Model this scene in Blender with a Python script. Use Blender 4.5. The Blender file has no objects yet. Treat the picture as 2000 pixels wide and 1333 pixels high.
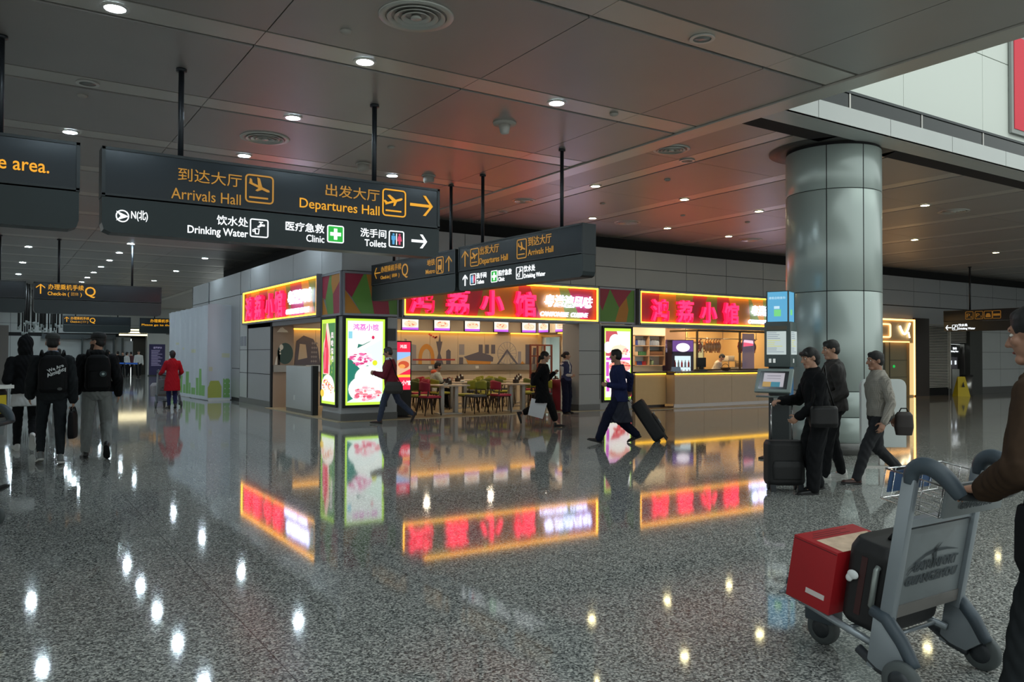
import bpy, bmesh, math, random
import numpy as np
from mathutils import Vector, Matrix
from math import sin, cos, pi, radians as R

random.seed(7)
SC = bpy.context.scene
COL = SC.collection

# ------------------------------------------------------------------ camera
cam_data = bpy.data.cameras.new('camera')
cam = bpy.data.objects.new('camera', cam_data)
COL.objects.link(cam)
cam_data.sensor_width = 36.0
cam_data.lens = 1570.0 / 2000.0 * 36.0
cam_data.clip_end = 300.0
_yaw, _pit, _rol = R(57.0), R(1.0), R(-0.2)
_F = Vector((cos(_yaw) * cos(_pit), sin(_yaw) * cos(_pit), sin(_pit)))
_Rt = Vector((sin(_yaw), -cos(_yaw), 0.0))
_D = _F.cross(_Rt)
_r = cos(_rol) * _Rt + sin(_rol) * _D
_d = -sin(_rol) * _Rt + cos(_rol) * _D
_M = Matrix((_r, -_d, -_F)).transposed().to_4x4()
_M.translation = Vector((0, 0, 1.5))
cam.matrix_world = _M
SC.camera = cam

# ------------------------------------------------------------------ colour management, world, main light
SC.view_settings.view_transform = 'Standard'
SC.view_settings.look = 'None'
SC.view_settings.exposure = 0.8
SC.view_settings.gamma = 1.0
SC.view_settings.use_curve_mapping = False
SC.cycles.use_denoising = True
SC.cycles.max_bounces = 8
SC.cycles.diffuse_bounces = 4
SC.cycles.glossy_bounces = 4
SC.cycles.transmission_bounces = 6
SC.cycles.sample_clamp_indirect = 6.0
SC.cycles.caustics_reflective = False
SC.cycles.caustics_refractive = False

LAMP = 210.0          # radiance of the white downlights
WARM = 40.0          # radiance of the yellowish downlights over the shop front
WORLD = 0.72

world = bpy.data.worlds.new('world')
SC.world = world
world.use_nodes = True
_bg = world.node_tree.nodes['Background']
_bg.inputs['Color'].default_value = (0.90, 0.97, 0.95, 1)
_bg.inputs['Strength'].default_value = WORLD


def area_light(name, loc, rot, sx, sy, power, color):
    l = bpy.data.lights.new(name, 'AREA')
    l.shape = 'RECTANGLE'
    l.size, l.size_y, l.energy, l.color = sx, sy, power, color
    o = bpy.data.objects.new(name, l)
    o.location = loc
    o.rotation_euler = rot
    COL.objects.link(o)
    return o


# ceiling lamps of the part of the hall behind the viewer
for _i in range(-3, 4):
    for _k in range(-6, 0):
        _l = bpy.data.lights.new('corridor_lamp', 'SPOT')
        _l.energy, _l.color, _l.spot_size, _l.spot_blend, _l.shadow_soft_size = 72, (0.86, 0.97, 1.0), R(150), 0.6, 0.08
        _o = bpy.data.objects.new('corridor_lamp', _l)
        _o.location = (0.96 + 2.6 * _i, 3.2 + 2.56 * _k, 4.77)
        COL.objects.link(_o)
# light of the upper hall that falls through the opening on the right
area_light('upper_hall_light', (19.0, 1.0, 12.0), (R(-12), 0, 0), 16, 9, 270, (0.86, 1.0, 0.90))


# ------------------------------------------------------------------ helpers
def lin(h):
    h = h.lstrip('#')
    v = [int(h[i:i + 2], 16) / 255 for i in (0, 2, 4)]
    return tuple((x / 12.92 if x <= 0.04045 else ((x + 0.055) / 1.055) ** 2.4) for x in v)


MATS = {}


def M(name, col, rough=0.5, metal=0.0, em=0.0, noise=0.0, scale=20.0, spec=0.5, alpha=1.0, bump=0.0, ecol=None):
    """procedural principled material; noise > 0 mottles the colour a little"""
    if name in MATS:
        return MATS[name]
    m = bpy.data.materials.new(name)
    m.use_nodes = True
    nt = m.node_tree
    b = nt.nodes['Principled BSDF']
    c = lin(col) if isinstance(col, str) else col
    b.inputs['Base Color'].default_value = (*c, 1)
    b.inputs['Roughness'].default_value = rough
    b.inputs['Metallic'].default_value = metal
    b.inputs['Specular IOR Level'].default_value = spec
    if em > 0:
        e = lin(ecol) if ecol else c
        b.inputs['Emission Color'].default_value = (*e, 1)
        b.inputs['Emission Strength'].default_value = em
    if alpha < 1:
        b.inputs['Alpha'].default_value = alpha
    if noise > 0 or bump > 0:
        tc = nt.nodes.new('ShaderNodeTexCoord')
        nz = nt.nodes.new('ShaderNodeTexNoise')
        nz.inputs['Scale'].default_value = scale
        nz.inputs['Detail'].default_value = 4
        nt.links.new(tc.outputs['Object'], nz.inputs['Vector'])
        if noise > 0:
            mx = nt.nodes.new('ShaderNodeMix')
            mx.data_type = 'RGBA'
            mx.inputs[6].default_value = (*[x * (1 - noise) for x in c], 1)
            mx.inputs[7].default_value = (*[min(1, x * (1 + noise)) for x in c], 1)
            nt.links.new(nz.outputs['Fac'], mx.inputs[0])
            nt.links.new(mx.outputs[2], b.inputs['Base Color'])
        if bump > 0:
            bp = nt.nodes.new('ShaderNodeBump')
            bp.inputs['Strength'].default_value = bump
            bp.inputs['Distance'].default_value = 0.01
            nt.links.new(nz.outputs['Fac'], bp.inputs['Height'])
            nt.links.new(bp.outputs['Normal'], b.inputs['Normal'])
    MATS[name] = m
    return m


def E_(name, col, s):
    """self-lit colour (screens, backlit signs, lamps)"""
    return M(name, (0.02, 0.02, 0.02), 0.4, em=s / 1.74 if s < 1.7 else s * .8, ecol=col)


class MB:
    """collects simple shapes and links them as ONE mesh object"""

    def __init__(s):
        s.v, s.f, s.m, s.sm = [], [], [], []

    def add(s, vs, fs, mi=0, smooth=False):
        o = len(s.v)
        s.v += [tuple(v) for v in vs]
        s.f += [tuple(i + o for i in f) for f in fs]
        s.m += [mi] * len(fs)
        s.sm += [smooth] * len(fs)
        return s

    def box(s, x0, y0, z0, x1, y1, z1, mi=0):
        vs = [(x, y, z) for z in (z0, z1) for y in (y0, y1) for x in (x0, x1)]
        return s.add(vs, [(0, 2, 3, 1), (4, 5, 7, 6), (0, 1, 5, 4), (2, 6, 7, 3), (0, 4, 6, 2), (1, 3, 7, 5)], mi)

    def obox(s, c, ax, ay, az, mi=0):
        c = Vector(c)
        ax, ay, az = Vector(ax), Vector(ay), Vector(az)
        vs = [c + i * ax + j * ay + k * az for k in (-1, 1) for j in (-1, 1) for i in (-1, 1)]
        return s.add(vs, [(0, 2, 3, 1), (4, 5, 7, 6), (0, 1, 5, 4), (2, 6, 7, 3), (0, 4, 6, 2), (1, 3, 7, 5)], mi)

    def lathe(s, c, prof, n=24, mi=0, axis='z', cap=True):
        """prof: list of (radius, height)"""
        c = Vector(c)
        vs = []
        for r, h in prof:
            for k in range(n):
                a = 2 * pi * k / n
                p = (r * cos(a), r * sin(a), h)
                if axis == 'y':
                    p = (p[0], p[2], -p[1])
                elif axis == 'x':
                    p = (p[2], p[0], p[1])
                vs.append(c + Vector(p))
        fs = []
        for j in range(len(prof) - 1):
            for k in range(n):
                a, b = j * n + k, j * n + (k + 1) % n
                fs.append((a, b, b + n, a + n))
        if cap:
            fs.append(tuple(range(n))[::-1])
            fs.append(tuple((len(prof) - 1) * n + k for k in range(n)))
        return s.add(vs, fs, mi, True)

    def cyl(s, c, r, h, n=20, mi=0, axis='z'):
        return s.lathe(c, [(r, 0), (r, h)], n, mi, axis)

    def tube(s, pts, r, n=8, mi=0, closed=False):
        pts = [Vector(p) for p in pts]
        L = len(pts)
        rr = r if isinstance(r, (list, tuple)) else [r] * L
        vs, fs = [], []
        prev = None
        for i, p in enumerate(pts):
            if closed:
                t = (pts[(i + 1) % L] - pts[i - 1]).normalized()
            else:
                t = (pts[min(i + 1, L - 1)] - pts[max(i - 1, 0)]).normalized()
            if prev is None:
                a = Vector((0, 0, 1)) if abs(t.z) < 0.9 else Vector((1, 0, 0))
                u = t.cross(a).normalized()
            else:
                u = (prev - t * prev.dot(t)).normalized()
            prev = u
            w = t.cross(u)
            for k in range(n):
                a = 2 * pi * k / n
                vs.append(p + rr[i] * (cos(a) * u + sin(a) * w))
        for j in range(L if closed else L - 1):
            for k in range(n):
                a, b = j * n + k, j * n + (k + 1) % n
                c_, d_ = ((j + 1) % L) * n + (k + 1) % n, ((j + 1) % L) * n + k
                fs.append((a, b, c_, d_))
        if not closed:
            fs.append(tuple(range(n))[::-1])
            fs.append(tuple((L - 1) * n + k for k in range(n)))
        return s.add(vs, fs, mi, True)

    def prism(s, poly, y0, y1, mi=0):
        """polygon in the local x-z plane, given thickness along y"""
        n = len(poly)
        vs = [(x, y0, z) for x, z in poly] + [(x, y1, z) for x, z in poly]
        fs = [tuple(range(n)), tuple(range(2 * n - 1, n - 1, -1))]
        fs += [(k, k + n, (k + 1) % n + n, (k + 1) % n) for k in range(n)]
        return s.add(vs, fs, mi)

    def prismz(s, poly, z0, z1, mi=0):
        n = len(poly)
        vs = [(x, y, z0) for x, y in poly] + [(x, y, z1) for x, y in poly]
        fs = [tuple(range(n))[::-1], tuple(range(n, 2 * n))]
        fs += [(k, (k + 1) % n, (k + 1) % n + n, k + n) for k in range(n)]
        return s.add(vs, fs, mi)

    def ell(s, c, r, mi=0, n=16, m=10, rot=None):
        c = Vector(c)
        vs, fs = [], []
        for j in range(m + 1):
            t = pi * j / m
            for k in range(n):
                a = 2 * pi * k / n
                p = Vector((r[0] * sin(t) * cos(a), r[1] * sin(t) * sin(a), r[2] * cos(t)))
                if rot is not None:
                    p = rot @ p
                vs.append(c + p)
        for j in range(m):
            for k in range(n):
                a, b = j * n + k, j * n + (k + 1) % n
                fs.append((a, a + n, b + n, b))
        return s.add(vs, fs, mi, True)

    def grid(s, fn, nu, nv, mi=0, smooth=True):
        vs = [fn(i / nu, j / nv) for j in range(nv + 1) for i in range(nu + 1)]
        fs = [(j * (nu + 1) + i, j * (nu + 1) + i + 1, (j + 1) * (nu + 1) + i + 1, (j + 1) * (nu + 1) + i)
              for j in range(nv) for i in range(nu)]
        return s.add(vs, fs, mi, smooth)

    def build(s, name, mats, parent=None, bev=0.0, seg=2, loc=None, merge=False):
        me = bpy.data.meshes.new(name)
        bm = bmesh.new()
        bv = [bm.verts.new(v) for v in s.v]
        for f, mi, sm in zip(s.f, s.m, s.sm):
            try:
                fc = bm.faces.new([bv[i] for i in f])
            except ValueError:
                continue
            fc.material_index = mi
            fc.smooth = sm
        if merge:
            bmesh.ops.remove_doubles(bm, verts=bm.verts, dist=1e-5)
        bmesh.ops.recalc_face_normals(bm, faces=bm.faces)
        if bev > 0:
            ed = [e for e in bm.edges if len(e.link_faces) == 2 and e.calc_face_angle(0) > 0.6]
            bmesh.ops.bevel(bm, geom=ed, offset=bev, segments=seg, affect='EDGES', profile=0.6)
            for fc in bm.faces:
                fc.smooth = True
        bm.to_mesh(me)
        bm.free()
        if bev > 0:
            try:
                me.set_sharp_from_angle(angle=R(40))
            except Exception:
                pass
        for m in (mats if isinstance(mats, (list, tuple)) else [mats]):
            me.materials.append(m)
        o = bpy.data.objects.new(name, me)
        COL.objects.link(o)
        if parent is not None:
            o.parent = parent
        if loc is not None:
            o.location = loc
        return o


def tag(o, label, cat, group=None, kind=None):
    o['label'] = label
    o['category'] = cat
    if group:
        o['group'] = group
    if kind:
        o['kind'] = kind
    return o


def T(name, label, cat, loc=(0, 0, 0), rz=0.0, group=None):
    o = bpy.data.objects.new(name, None)
    o.empty_display_size = 0.1
    COL.objects.link(o)
    o.location = loc
    o.rotation_euler = (0, 0, rz)
    return tag(o, label, cat, group)


def ST(name, mb, mats, **k):
    o = mb.build(name, mats, **k)
    if k.get('parent') is None:
        o['kind'] = 'structure'
    return o


def place(o, loc, rz=0.0):
    o.location = loc
    o.rotation_euler = (0, 0, rz)
    return o


def dup(root, loc, rz=None, label=None, group=None):
    r = root.copy()
    COL.objects.link(r)
    r.location = loc
    if rz is not None:
        r.rotation_euler = (0, 0, rz)
    if label:
        r['label'] = label
    if group:
        r['group'] = group
    for ch in list(root.children):
        c = ch.copy()
        COL.objects.link(c)
        c.parent = r
        for g in ch.children:
            d = g.copy()
            COL.objects.link(d)
            d.parent = c
    return r


def text_mesh(items, name, mat, parent, depth=0.004, res=3):
    """items: (string, x, z, size, align, bold, shear, width scale) laid in the local x-z plane facing -y; y of the face comes last"""
    allv, allf = [], []
    for it in items:
        s, x, z, size = it[:4]
        al = it[4] if len(it) > 4 else 'LEFT'
        bold = it[5] if len(it) > 5 else 0.0
        shear = it[6] if len(it) > 6 else 0.0
        ws = it[7] if len(it) > 7 else 1.0
        y = it[8] if len(it) > 8 else 0.0
        c = bpy.data.curves.new('t', 'FONT')
        c.body = s
        c.size = size
        c.align_x = al
        c.offset = bold * size
        c.extrude = depth / 2
        c.shear = shear
        c.resolution_u = res
        o = bpy.data.objects.new('t', c)
        COL.objects.link(o)
        dg = bpy.context.evaluated_depsgraph_get()
        me = bpy.data.meshes.new_from_object(o.evaluated_get(dg))
        k = len(allv)
        for v in me.vertices:
            allv.append((x + v.co.x * ws, y - v.co.z - depth / 2, z + v.co.y))
        for p in me.polygons:
            allf.append(tuple(i + k for i in p.vertices))
        bpy.data.objects.remove(o)
        bpy.data.curves.remove(c)
        bpy.data.meshes.remove(me)
    me = bpy.data.meshes.new(name)
    me.from_pydata(allv, [], allf)
    me.materials.append(mat)
    ob = bpy.data.objects.new(name, me)
    COL.objects.link(ob)
    ob.parent = parent
    return ob


def TX(items, name, mat, parent, y=-.004, depth=.004):
    """text lines fitted between two x positions: (string, x left, x right, z low, height, bold); one child mesh per call"""
    allv, allf = [], []
    for it in items:
        s, xa, xb, z0, h = it[:5]
        bold = it[5] if len(it) > 5 else 0.0
        cjk = any(ord(ch) > 0x2e80 for ch in s)
        size = h / (.88 if cjk else .73)
        c = bpy.data.curves.new('t', 'FONT')
        c.body, c.size, c.offset, c.extrude, c.resolution_u = s, size, bold * size, depth / 2, 3
        o = bpy.data.objects.new('t', c)
        COL.objects.link(o)
        me = bpy.data.meshes.new_from_object(o.evaluated_get(bpy.context.evaluated_depsgraph_get()))
        n = len(me.vertices)
        co = np.empty(n * 3)
        me.vertices.foreach_get('co', co)
        co = co.reshape(-1, 3)
        lo, hi = co[:, 0].min(), co[:, 0].max()
        k = len(allv)
        zoff = -co[:, 1].min() if cjk else 0.0
        f = (xb - xa) / (hi - lo)
        for v in co:
            allv.append((xa + (v[0] - lo) * f, y - v[2] - depth / 2, z0 + v[1] + zoff))
        allf += [tuple(i + k for i in p.vertices) for p in me.polygons]
        bpy.data.objects.remove(o)
        bpy.data.curves.remove(c)
        bpy.data.meshes.remove(me)
    me = bpy.data.meshes.new(name)
    me.from_pydata(allv, [], allf)
    me.materials.append(mat)
    ob = bpy.data.objects.new(name, me)
    COL.objects.link(ob)
    ob.parent = parent
    return ob


def ring_poly(x0, z0, x1, z1, r=0.03, n=5):
    """rounded rectangle outline points"""
    pts = []
    for cx, cz, a0 in ((x1 - r, z1 - r, 0), (x0 + r, z1 - r, 90), (x0 + r, z0 + r, 180), (x1 - r, z0 + r, 270)):
        for k in range(n + 1):
            a = R(a0 + 90 * k / n)
            pts.append((cx + r * cos(a), cz + r * sin(a)))
    return pts


def rframe(mb, x0, z0, x1, z1, w, r, y0, y1, mi=0):
    """rounded square outline with line width w"""
    a = ring_poly(x0, z0, x1, z1, r)
    b = ring_poly(x0 + w, z0 + w, x1 - w, z1 - w, max(0.002, r - w))
    n = len(a)
    vs = [(x, y0, z) for x, z in a] + [(x, y0, z) for x, z in b] + [(x, y1, z) for x, z in a] + [(x, y1, z) for x, z in b]
    fs = []
    for k in range(n):
        j = (k + 1) % n
        fs += [(k, j, n + j, n + k), (2 * n + k, 3 * n + k, 3 * n + j, 2 * n + j), (k, 2 * n + k, 2 * n + j, j), (n + k, n + j, 3 * n + j, 3 * n + k)]
    mb.add(vs, fs, mi)


def chaikin(pts, n=2):
    pts = [Vector(p) for p in pts]
    for _ in range(n):
        out = [pts[0]]
        for a, b in zip(pts[:-1], pts[1:]):
            out += [a * .75 + b * .25, a * .25 + b * .75]
        pts = out + [pts[-1]]
    return pts


def circ(cx, cz, rx, rz, n=20, a0=0, a1=360):
    return [(cx + rx * cos(R(a0 + (a1 - a0) * k / n)), cz + rz * sin(R(a0 + (a1 - a0) * k / n))) for k in range(n if a1 - a0 == 360 else n + 1)]


ORD = ['first', 'second', 'third', 'fourth', 'fifth', 'sixth', 'seventh', 'eighth', 'ninth', 'tenth', 'eleventh', 'twelfth',
       'thirteenth', 'fourteenth', 'fifteenth', 'sixteenth', 'seventeenth', 'eighteenth', 'nineteenth', 'twentieth', 'twenty-first', 'twenty-second', 'twenty-third', 'twenty-fourth']
# ------------------------------------------------------------------ shared materials
def granite():
    m = bpy.data.materials.new('polished_granite')
    m.use_nodes = True
    nt = m.node_tree
    b = nt.nodes['Principled BSDF']
    tc = nt.nodes.new('ShaderNodeTexCoord')
    n1 = nt.nodes.new('ShaderNodeTexNoise')
    n1.inputs['Scale'].default_value = 70
    n1.inputs['Detail'].default_value = 3
    n1.inputs['Roughness'].default_value = 0.75
    vo = nt.nodes.new('ShaderNodeTexVoronoi')
    vo.inputs['Scale'].default_value = 95
    nt.links.new(tc.outputs['Object'], n1.inputs['Vector'])
    nt.links.new(tc.outputs['Object'], vo.inputs['Vector'])
    rp = nt.nodes.new('ShaderNodeValToRGB')
    e = rp.color_ramp.elements
    e[0].position, e[0].color = 0.34, (0.062, 0.067, 0.063, 1)
    e[1].position, e[1].color = 0.70, (0.66, 0.66, 0.60, 1)
    k = e.new(0.47)
    k.color = (0.205, 0.215, 0.205, 1)
    k = e.new(0.57)
    k.color = (0.36, 0.365, 0.34, 1)
    mxv = nt.nodes.new('ShaderNodeMix')
    mxv.data_type = 'FLOAT'
    mxv.inputs[0].default_value = 0.35
    sx = nt.nodes.new('ShaderNodeSeparateColor')
    nt.links.new(vo.outputs['Color'], sx.inputs['Color'])
    nt.links.new(n1.outputs['Fac'], mxv.inputs[2])
    nt.links.new(sx.outputs['Red'], mxv.inputs[3])
    nt.links.new(mxv.outputs[0], rp.inputs['Fac'])
    # joints of the slabs
    br = nt.nodes.new('ShaderNodeTexBrick')
    br.offset = 0.0
    br.inputs['Scale'].default_value = 1.0
    br.inputs['Brick Width'].default_value = 1.2
    br.inputs['Row Height'].default_value = 1.2
    br.inputs['Mortar Size'].default_value = 0.003
    br.inputs['Mortar Smooth'].default_value = 0.0
    br.inputs['Color1'].default_value = (1, 1, 1, 1)
    br.inputs['Color2'].default_value = (0.9, 0.9, 0.9, 1)
    br.inputs['Mortar'].default_value = (0.35, 0.35, 0.35, 1)
    nt.links.new(tc.outputs['Object'], br.inputs['Vector'])
    mu = nt.nodes.new('ShaderNodeMix')
    mu.data_type = 'RGBA'
    mu.blend_type = 'MULTIPLY'
    mu.inputs[0].default_value = 1.0
    nt.links.new(rp.outputs['Color'], mu.inputs[6])
    nt.links.new(br.outputs['Color'], mu.inputs[7])
    nt.links.new(mu.outputs[2], b.inputs['Base Color'])
    b.inputs['Roughness'].default_value = 0.056
    b.inputs['Specular IOR Level'].default_value = 0.62
    return m


GRANITE = granite()
PANEL = M('perforated_ceiling_panel', '#a8a4a0', 0.42, 0.4, noise=0.06, scale=1.3)
STRIP = M('plain_ceiling_strip', '#c4c0b8', 0.36, 0.4, noise=0.04, scale=1.0)
GAP = M('ceiling_void', '#0d0d0d', 0.9)
CLAD = M('grey_wall_cladding', '#9a9c9d', 0.42, 0.15, noise=0.04, scale=2.0)
CLADW = M('pale_wall_cladding', '#b4b8b6', 0.4, 0.1, noise=0.04, scale=2.0)
SEAM = M('dark_seam', '#1b1b1d', 0.8)
PLINTH = M('stone_plinth', '#5a5a58', 0.3, noise=0.25, scale=60)
TAN = M('tan_wall_panel', '#c4b49c', 0.5, noise=0.05, scale=3)
TANF = M('tan_floor_tile', '#a89878', 0.25, noise=0.12, scale=8)
STEEL = M('brushed_steel', '#a9a7a2', 0.3, 0.9)
CHROME = M('chrome', '#c8c8c8', 0.15, 1.0)
BLACK = M('matt_black', '#0c0c0d', 0.6)
DGREY = M('dark_grey_metal', '#33383a', 0.45, 0.3)
SIGNBOX = M('sign_box_grey', '#242b30', 0.42, 0.2)
SIGNBOX2 = M('sign_box_lower_grey', '#293233', 0.42, 0.2)
COLUMNM = M('column_metal', '#a9b5b1', 0.28, 0.25, noise=0.03, scale=1.5)
WHITE = M('white_paint', '#d8dad6', 0.5)
YEL = E_('amber_sign_light', '#ffb41e', .85)
YEL2 = E_('amber_sign_light_dim', '#e0a030', 0.58)
WHT = E_('white_sign_light', '#f4fbff', 1.5)
GRN = E_('green_sign_light', '#19c83c', 0.8)
BLU = E_('blue_sign_light', '#55b4f0', 0.8)
PNK = E_('pink_sign_light', '#f0507d', 0.8)
LED = E_('warm_led_line', '#ffb43c', 2.6)
LEDF = E_('sign_edge_led', '#ffb028', 5.0)
CZ = 4.8
X0, Y0 = 6.59, 17.15

# ------------------------------------------------------------------ floor
ST('floor', MB().box(-26, -14, -0.12, 60, 70, 0.0), GRANITE)
ST('floor_tiles', MB().prismz([(6.45, 17.0), (15.0, 17.0), (15.3, 16.55), (20.4, 16.1), (22.4, 16.4), (22.4, 22.6), (6.45, 22.6)], 0.001, 0.012), TANF)['label'] = 'tan tiled floor of the restaurant'

# ------------------------------------------------------------------ ceilings: panels, lighter strips and black gaps
LX0, LDX = 0.97, 2.54      # lamp grid of the corridor
LY0, LDY = 8.45, 2.56
XS = 8.50                  # soffit between both ceilings
XV = 8.86                  # edge of the opening
YV = 6.95
ST('ceiling_void', MB().box(-26, -14, CZ + 0.053, XV, 70, CZ + 0.2).box(XV, YV + .3, CZ + 0.053, 60, 21, CZ + 0.2), GAP)
mp, ms = MB(), MB()
rows = [LY0 + LDY * k for k in range(-8, 24)]
cols = [2.33 + 2.54 * i for i in range(-10, 3)] + [XS]
for y in rows:
    for i in range(len(cols) - 1):
        xa, xb = cols[i], cols[i + 1]
        if y < 68:
            mp.box(xa + .006, y + 0.25, CZ, xb - .006, y + LDY - 0.25, CZ + .05)
        ms.box(xa + .004, y - 0.20, CZ + .006, xb - .004, y + 0.20, CZ + .05)
ST('ceiling', mp, PANEL)
ST('ceiling_strips', ms, STRIP)
RX = [9.85 + 2.4 * i for i in range(0, 18)]
mp, ms = MB(), MB()
segs = [YV + .45, 9.75, 12.55, 15.35, 18.2]
for k, x in enumerate(RX):
    for j in range(4):
        ya, yb = segs[j], segs[j + 1]
        ms.box(x - .17, ya + .004, CZ + .006, x + .17, yb - .004, CZ + .05)
        mp.box(x + .205, ya + .006, CZ, x + 2.4 - .205, yb - .006, CZ + .05)
        if k == 0:
            mp.box(XV + .03, ya + .006, CZ, x - .205, yb - .006, CZ + .05)
ST('ceiling_shop', mp, PANEL)
ST('ceiling_far', MB().box(XS, 33, CZ, 14, 70, CZ + .1), PANEL)
ST('ceiling_shop_strips', ms, STRIP)
# soffit strip and the rim of the opening
ST('trim_1', MB().box(XS + .02, -14, CZ - .02, XV, 70, CZ + .06), STRIP)
ST('trim_2', MB().box(XV - .16, -14, CZ + .06, XV, YV, 5.6), CLADW)
f = MB()
xs = [XV + .0, 9.5, 11.2, 12.9, 14.6, 16.3, 18.0, 19.7, 21.4, 23.1, 24.8, 27, 29, 31, 34]
for a, b in zip(xs[:-1], xs[1:]):
    f.box(a + .006, YV - .03, CZ - .02, b - .006, YV + .02, 5.03)
f.box(XV, YV - .02, CZ - .02, 34, YV + .42, CZ + .04)
ST('trim_3', f, CLADW)['label'] = 'pale fascia along the edge of the opening'
ST('trim_4', MB().box(XV - .3, YV + .44, CZ - .012, 10.6, YV + .78, CZ + .02).box(12.1, YV + .44, CZ - .012, 34, YV + .78, CZ + .02), GAP)
# upper floor behind the fascia
ST('floor_upper', MB().box(XV, YV + .02, 4.98, 40, 9.6, 5.02), PLINTH)
u = MB()
for a in range(9, 40, 3):
    for z0, z1 in ((6.40, 8.05), (8.07, 10.4), (10.42, 12.4)):
        u.box(a + .006, 9.0, z0, a + 3 - .006, 9.1, z1)
ST('wall_upper', u, M('upper_wall_white', '#cdd3cc', 0.55))
ST('wall_upper_recess', MB().box(9, 9.6, 5.02, 40, 9.7, 6.38).box(9, 9.02, 6.30, 40, 9.68, 6.38), DGREY)
g = T('glass_railing', 'dark glass railing on the upper floor above the pale fascia', 'railing', (9.2, 7.6, 5.02))
for k in range(10):
    MB().box(k * 2.0 + .03, 0, 0.02, k * 2.0 + 1.97, .02, .58).build('glass_panel', M('smoked_glass', '#1c2524', 0.12, alpha=0.88), g)
    MB().box(k * 2.0 - .02, -.01, 0, k * 2.0 + .02, .05, .60).build('post', STEEL, g)
MB().box(0, -.02, .58, 20, .05, .62).build('handrail', DGREY, g)
b = T('billboard', 'red billboard in a grey frame high on the upper floor wall', 'billboard', (19.1, 8.98, 6.52))
MB().box(0, -.06, 0, 6, 0, 2.3).build('frame', M('billboard_frame', '#8b8f8c', .5), b)
MB().box(.10, -.075, .10, 5.9, -.061, 2.2).build('panel', M('billboard_red', '#d8243c', .6), b)

# ------------------------------------------------------------------ front wall (along x) and left wall (along y)
def clad(mb, seams_x, seams_z, depth, y=0.0, mi=0, g=0.008):
    for a, b_ in zip(seams_x[:-1], seams_x[1:]):
        for c, d in zip(seams_z[:-1], seams_z[1:]):
            mb.box(a + g, y, c + g, b_ - g, y + depth, d - g, mi)


w = MB()
clad(w, [X0, 7.98, 9.75, 11.5, 13.0, 13.85, 15.3, 17.3, 19.0, 20.7, 22.4, 24.1, 25.8, 27.0, 29.2, 31, 33, 35, 37, 39, 41], [3.39, 3.95, 4.48], .12, Y0)
w.box(X0 + .02, Y0 + .03, 3.37, 44, Y0 + .14, 4.46, 1).box(26.95, Y0 + .06, 2.70, 44, Y0 + .13, 3.38)
ST('wall_front', w, [CLAD, SEAM])
ST('wall_front_dark_gap', MB().box(X0 + 1.1, Y0 + .2, 4.3, 45, Y0 + .3, CZ + .06), GAP)  # black sheet stands in for the dark void between wall and ceiling
w = MB()
for a, b_ in ((Y0, 18.46), (18.46, 20.6), (20.6, 22.7), (22.7, 24.66), (24.74, 25.80), (25.88, 30.1), (30.3, 33)):
    w.box(X0, a + .006, 3.39, X0 + .12, b_ - .006, 4.09)
    if a > 25:
        w.box(X0, a + .006, 1.05, X0 + .12, b_ - .006, 3.37)
        w.box(X0, a + .006, .12, X0 + .12, b_ - .006, 1.03)
w.box(X0 + .03, Y0 + .02, 3.37, X0 + .14, 33, 4.07, 1).box(X0 + .03, 25.9, 0, X0 + .14, 33, 3.37, 1).box(X0, 32.9, 0, 13, 33, 4.1)
ST('wall_left', w, [CLAD, SEAM])
ST('wall_left_dark_gap', MB().box(7.75, Y0 + .3, 3.9, 7.9, 33, CZ + .06).box(X0 + .13, Y0 + .3, 3.96, 7.75, 33, 4.02), GAP)  # recess above the wall painted black, its darkness put into the colour
# corner pillar with stone plinth
w = MB()
w.box(X0, Y0, 0.17, 7.95, 18.33, 2.36)
w.box(X0 - .012, Y0 - .012, 0, 7.96, 18.34, .17, 1)
for z in (0.93, 1.63):
    w.box(7.60, Y0 - .002, z - .006, 7.952, Y0 + .01, z + .006, 2)
ST('column_corner', w, [CLAD, PLINTH, SEAM])
w = MB()
w.box(13.29, Y0, 0.0, 15.18, Y0 + .75, 2.36)
for z in (0.98, 1.62):
    w.box(13.288, Y0 - .003, z - .007, 15.182, Y0 + .01, z + .007, 2)
w.box(14.0, Y0 - .003, .30, 14.012, Y0 + .01, 2.36, 2)
w.box(13.27, Y0 - .02, 0, 14.0, Y0 + .77, .17, 1)
ST('column_shop', w, [CLAD, PLINTH, SEAM])
# left end pillar of the shop front
w = MB()
w.box(X0 + .02, 22.62, .17, 7.6, 25.86, 3.36)
w.box(X0, 22.6, 0, 7.62, 25.9, .17, 1)
for z in (0.93, 1.63):
    w.box(X0 + .014, 22.60, z - .008, X0 + .05, 25.87, z + .008, 2)
w.box(X0 + .01, 25.0, .17, X0 + .05, 25.88, 3.36, 3)
w.box(X0 + .005, 24.98, .17, X0 + .05, 25.02, 2.4, 2)
w.box(X0 + .005, 22.5, 0, X0 + .09, 22.62, 2.4, 2)
for z in (0.93, 1.63):
    w.box(X0 + .004, 25.0, z - .008, X0 + .05, 25.9, z + .008, 2)
w.box(X0 + .0, 25.15, 1.75, X0 + .02, 25.45, 2.05, 4).box(X0 + .0, 25.55, 1.75, X0 + .02, 25.8, 2.05, 4)
ST('column_end', w, [CLAD, PLINTH, SEAM, CLADW, M('grey_notice', '#8a8d94', .5)])
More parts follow.
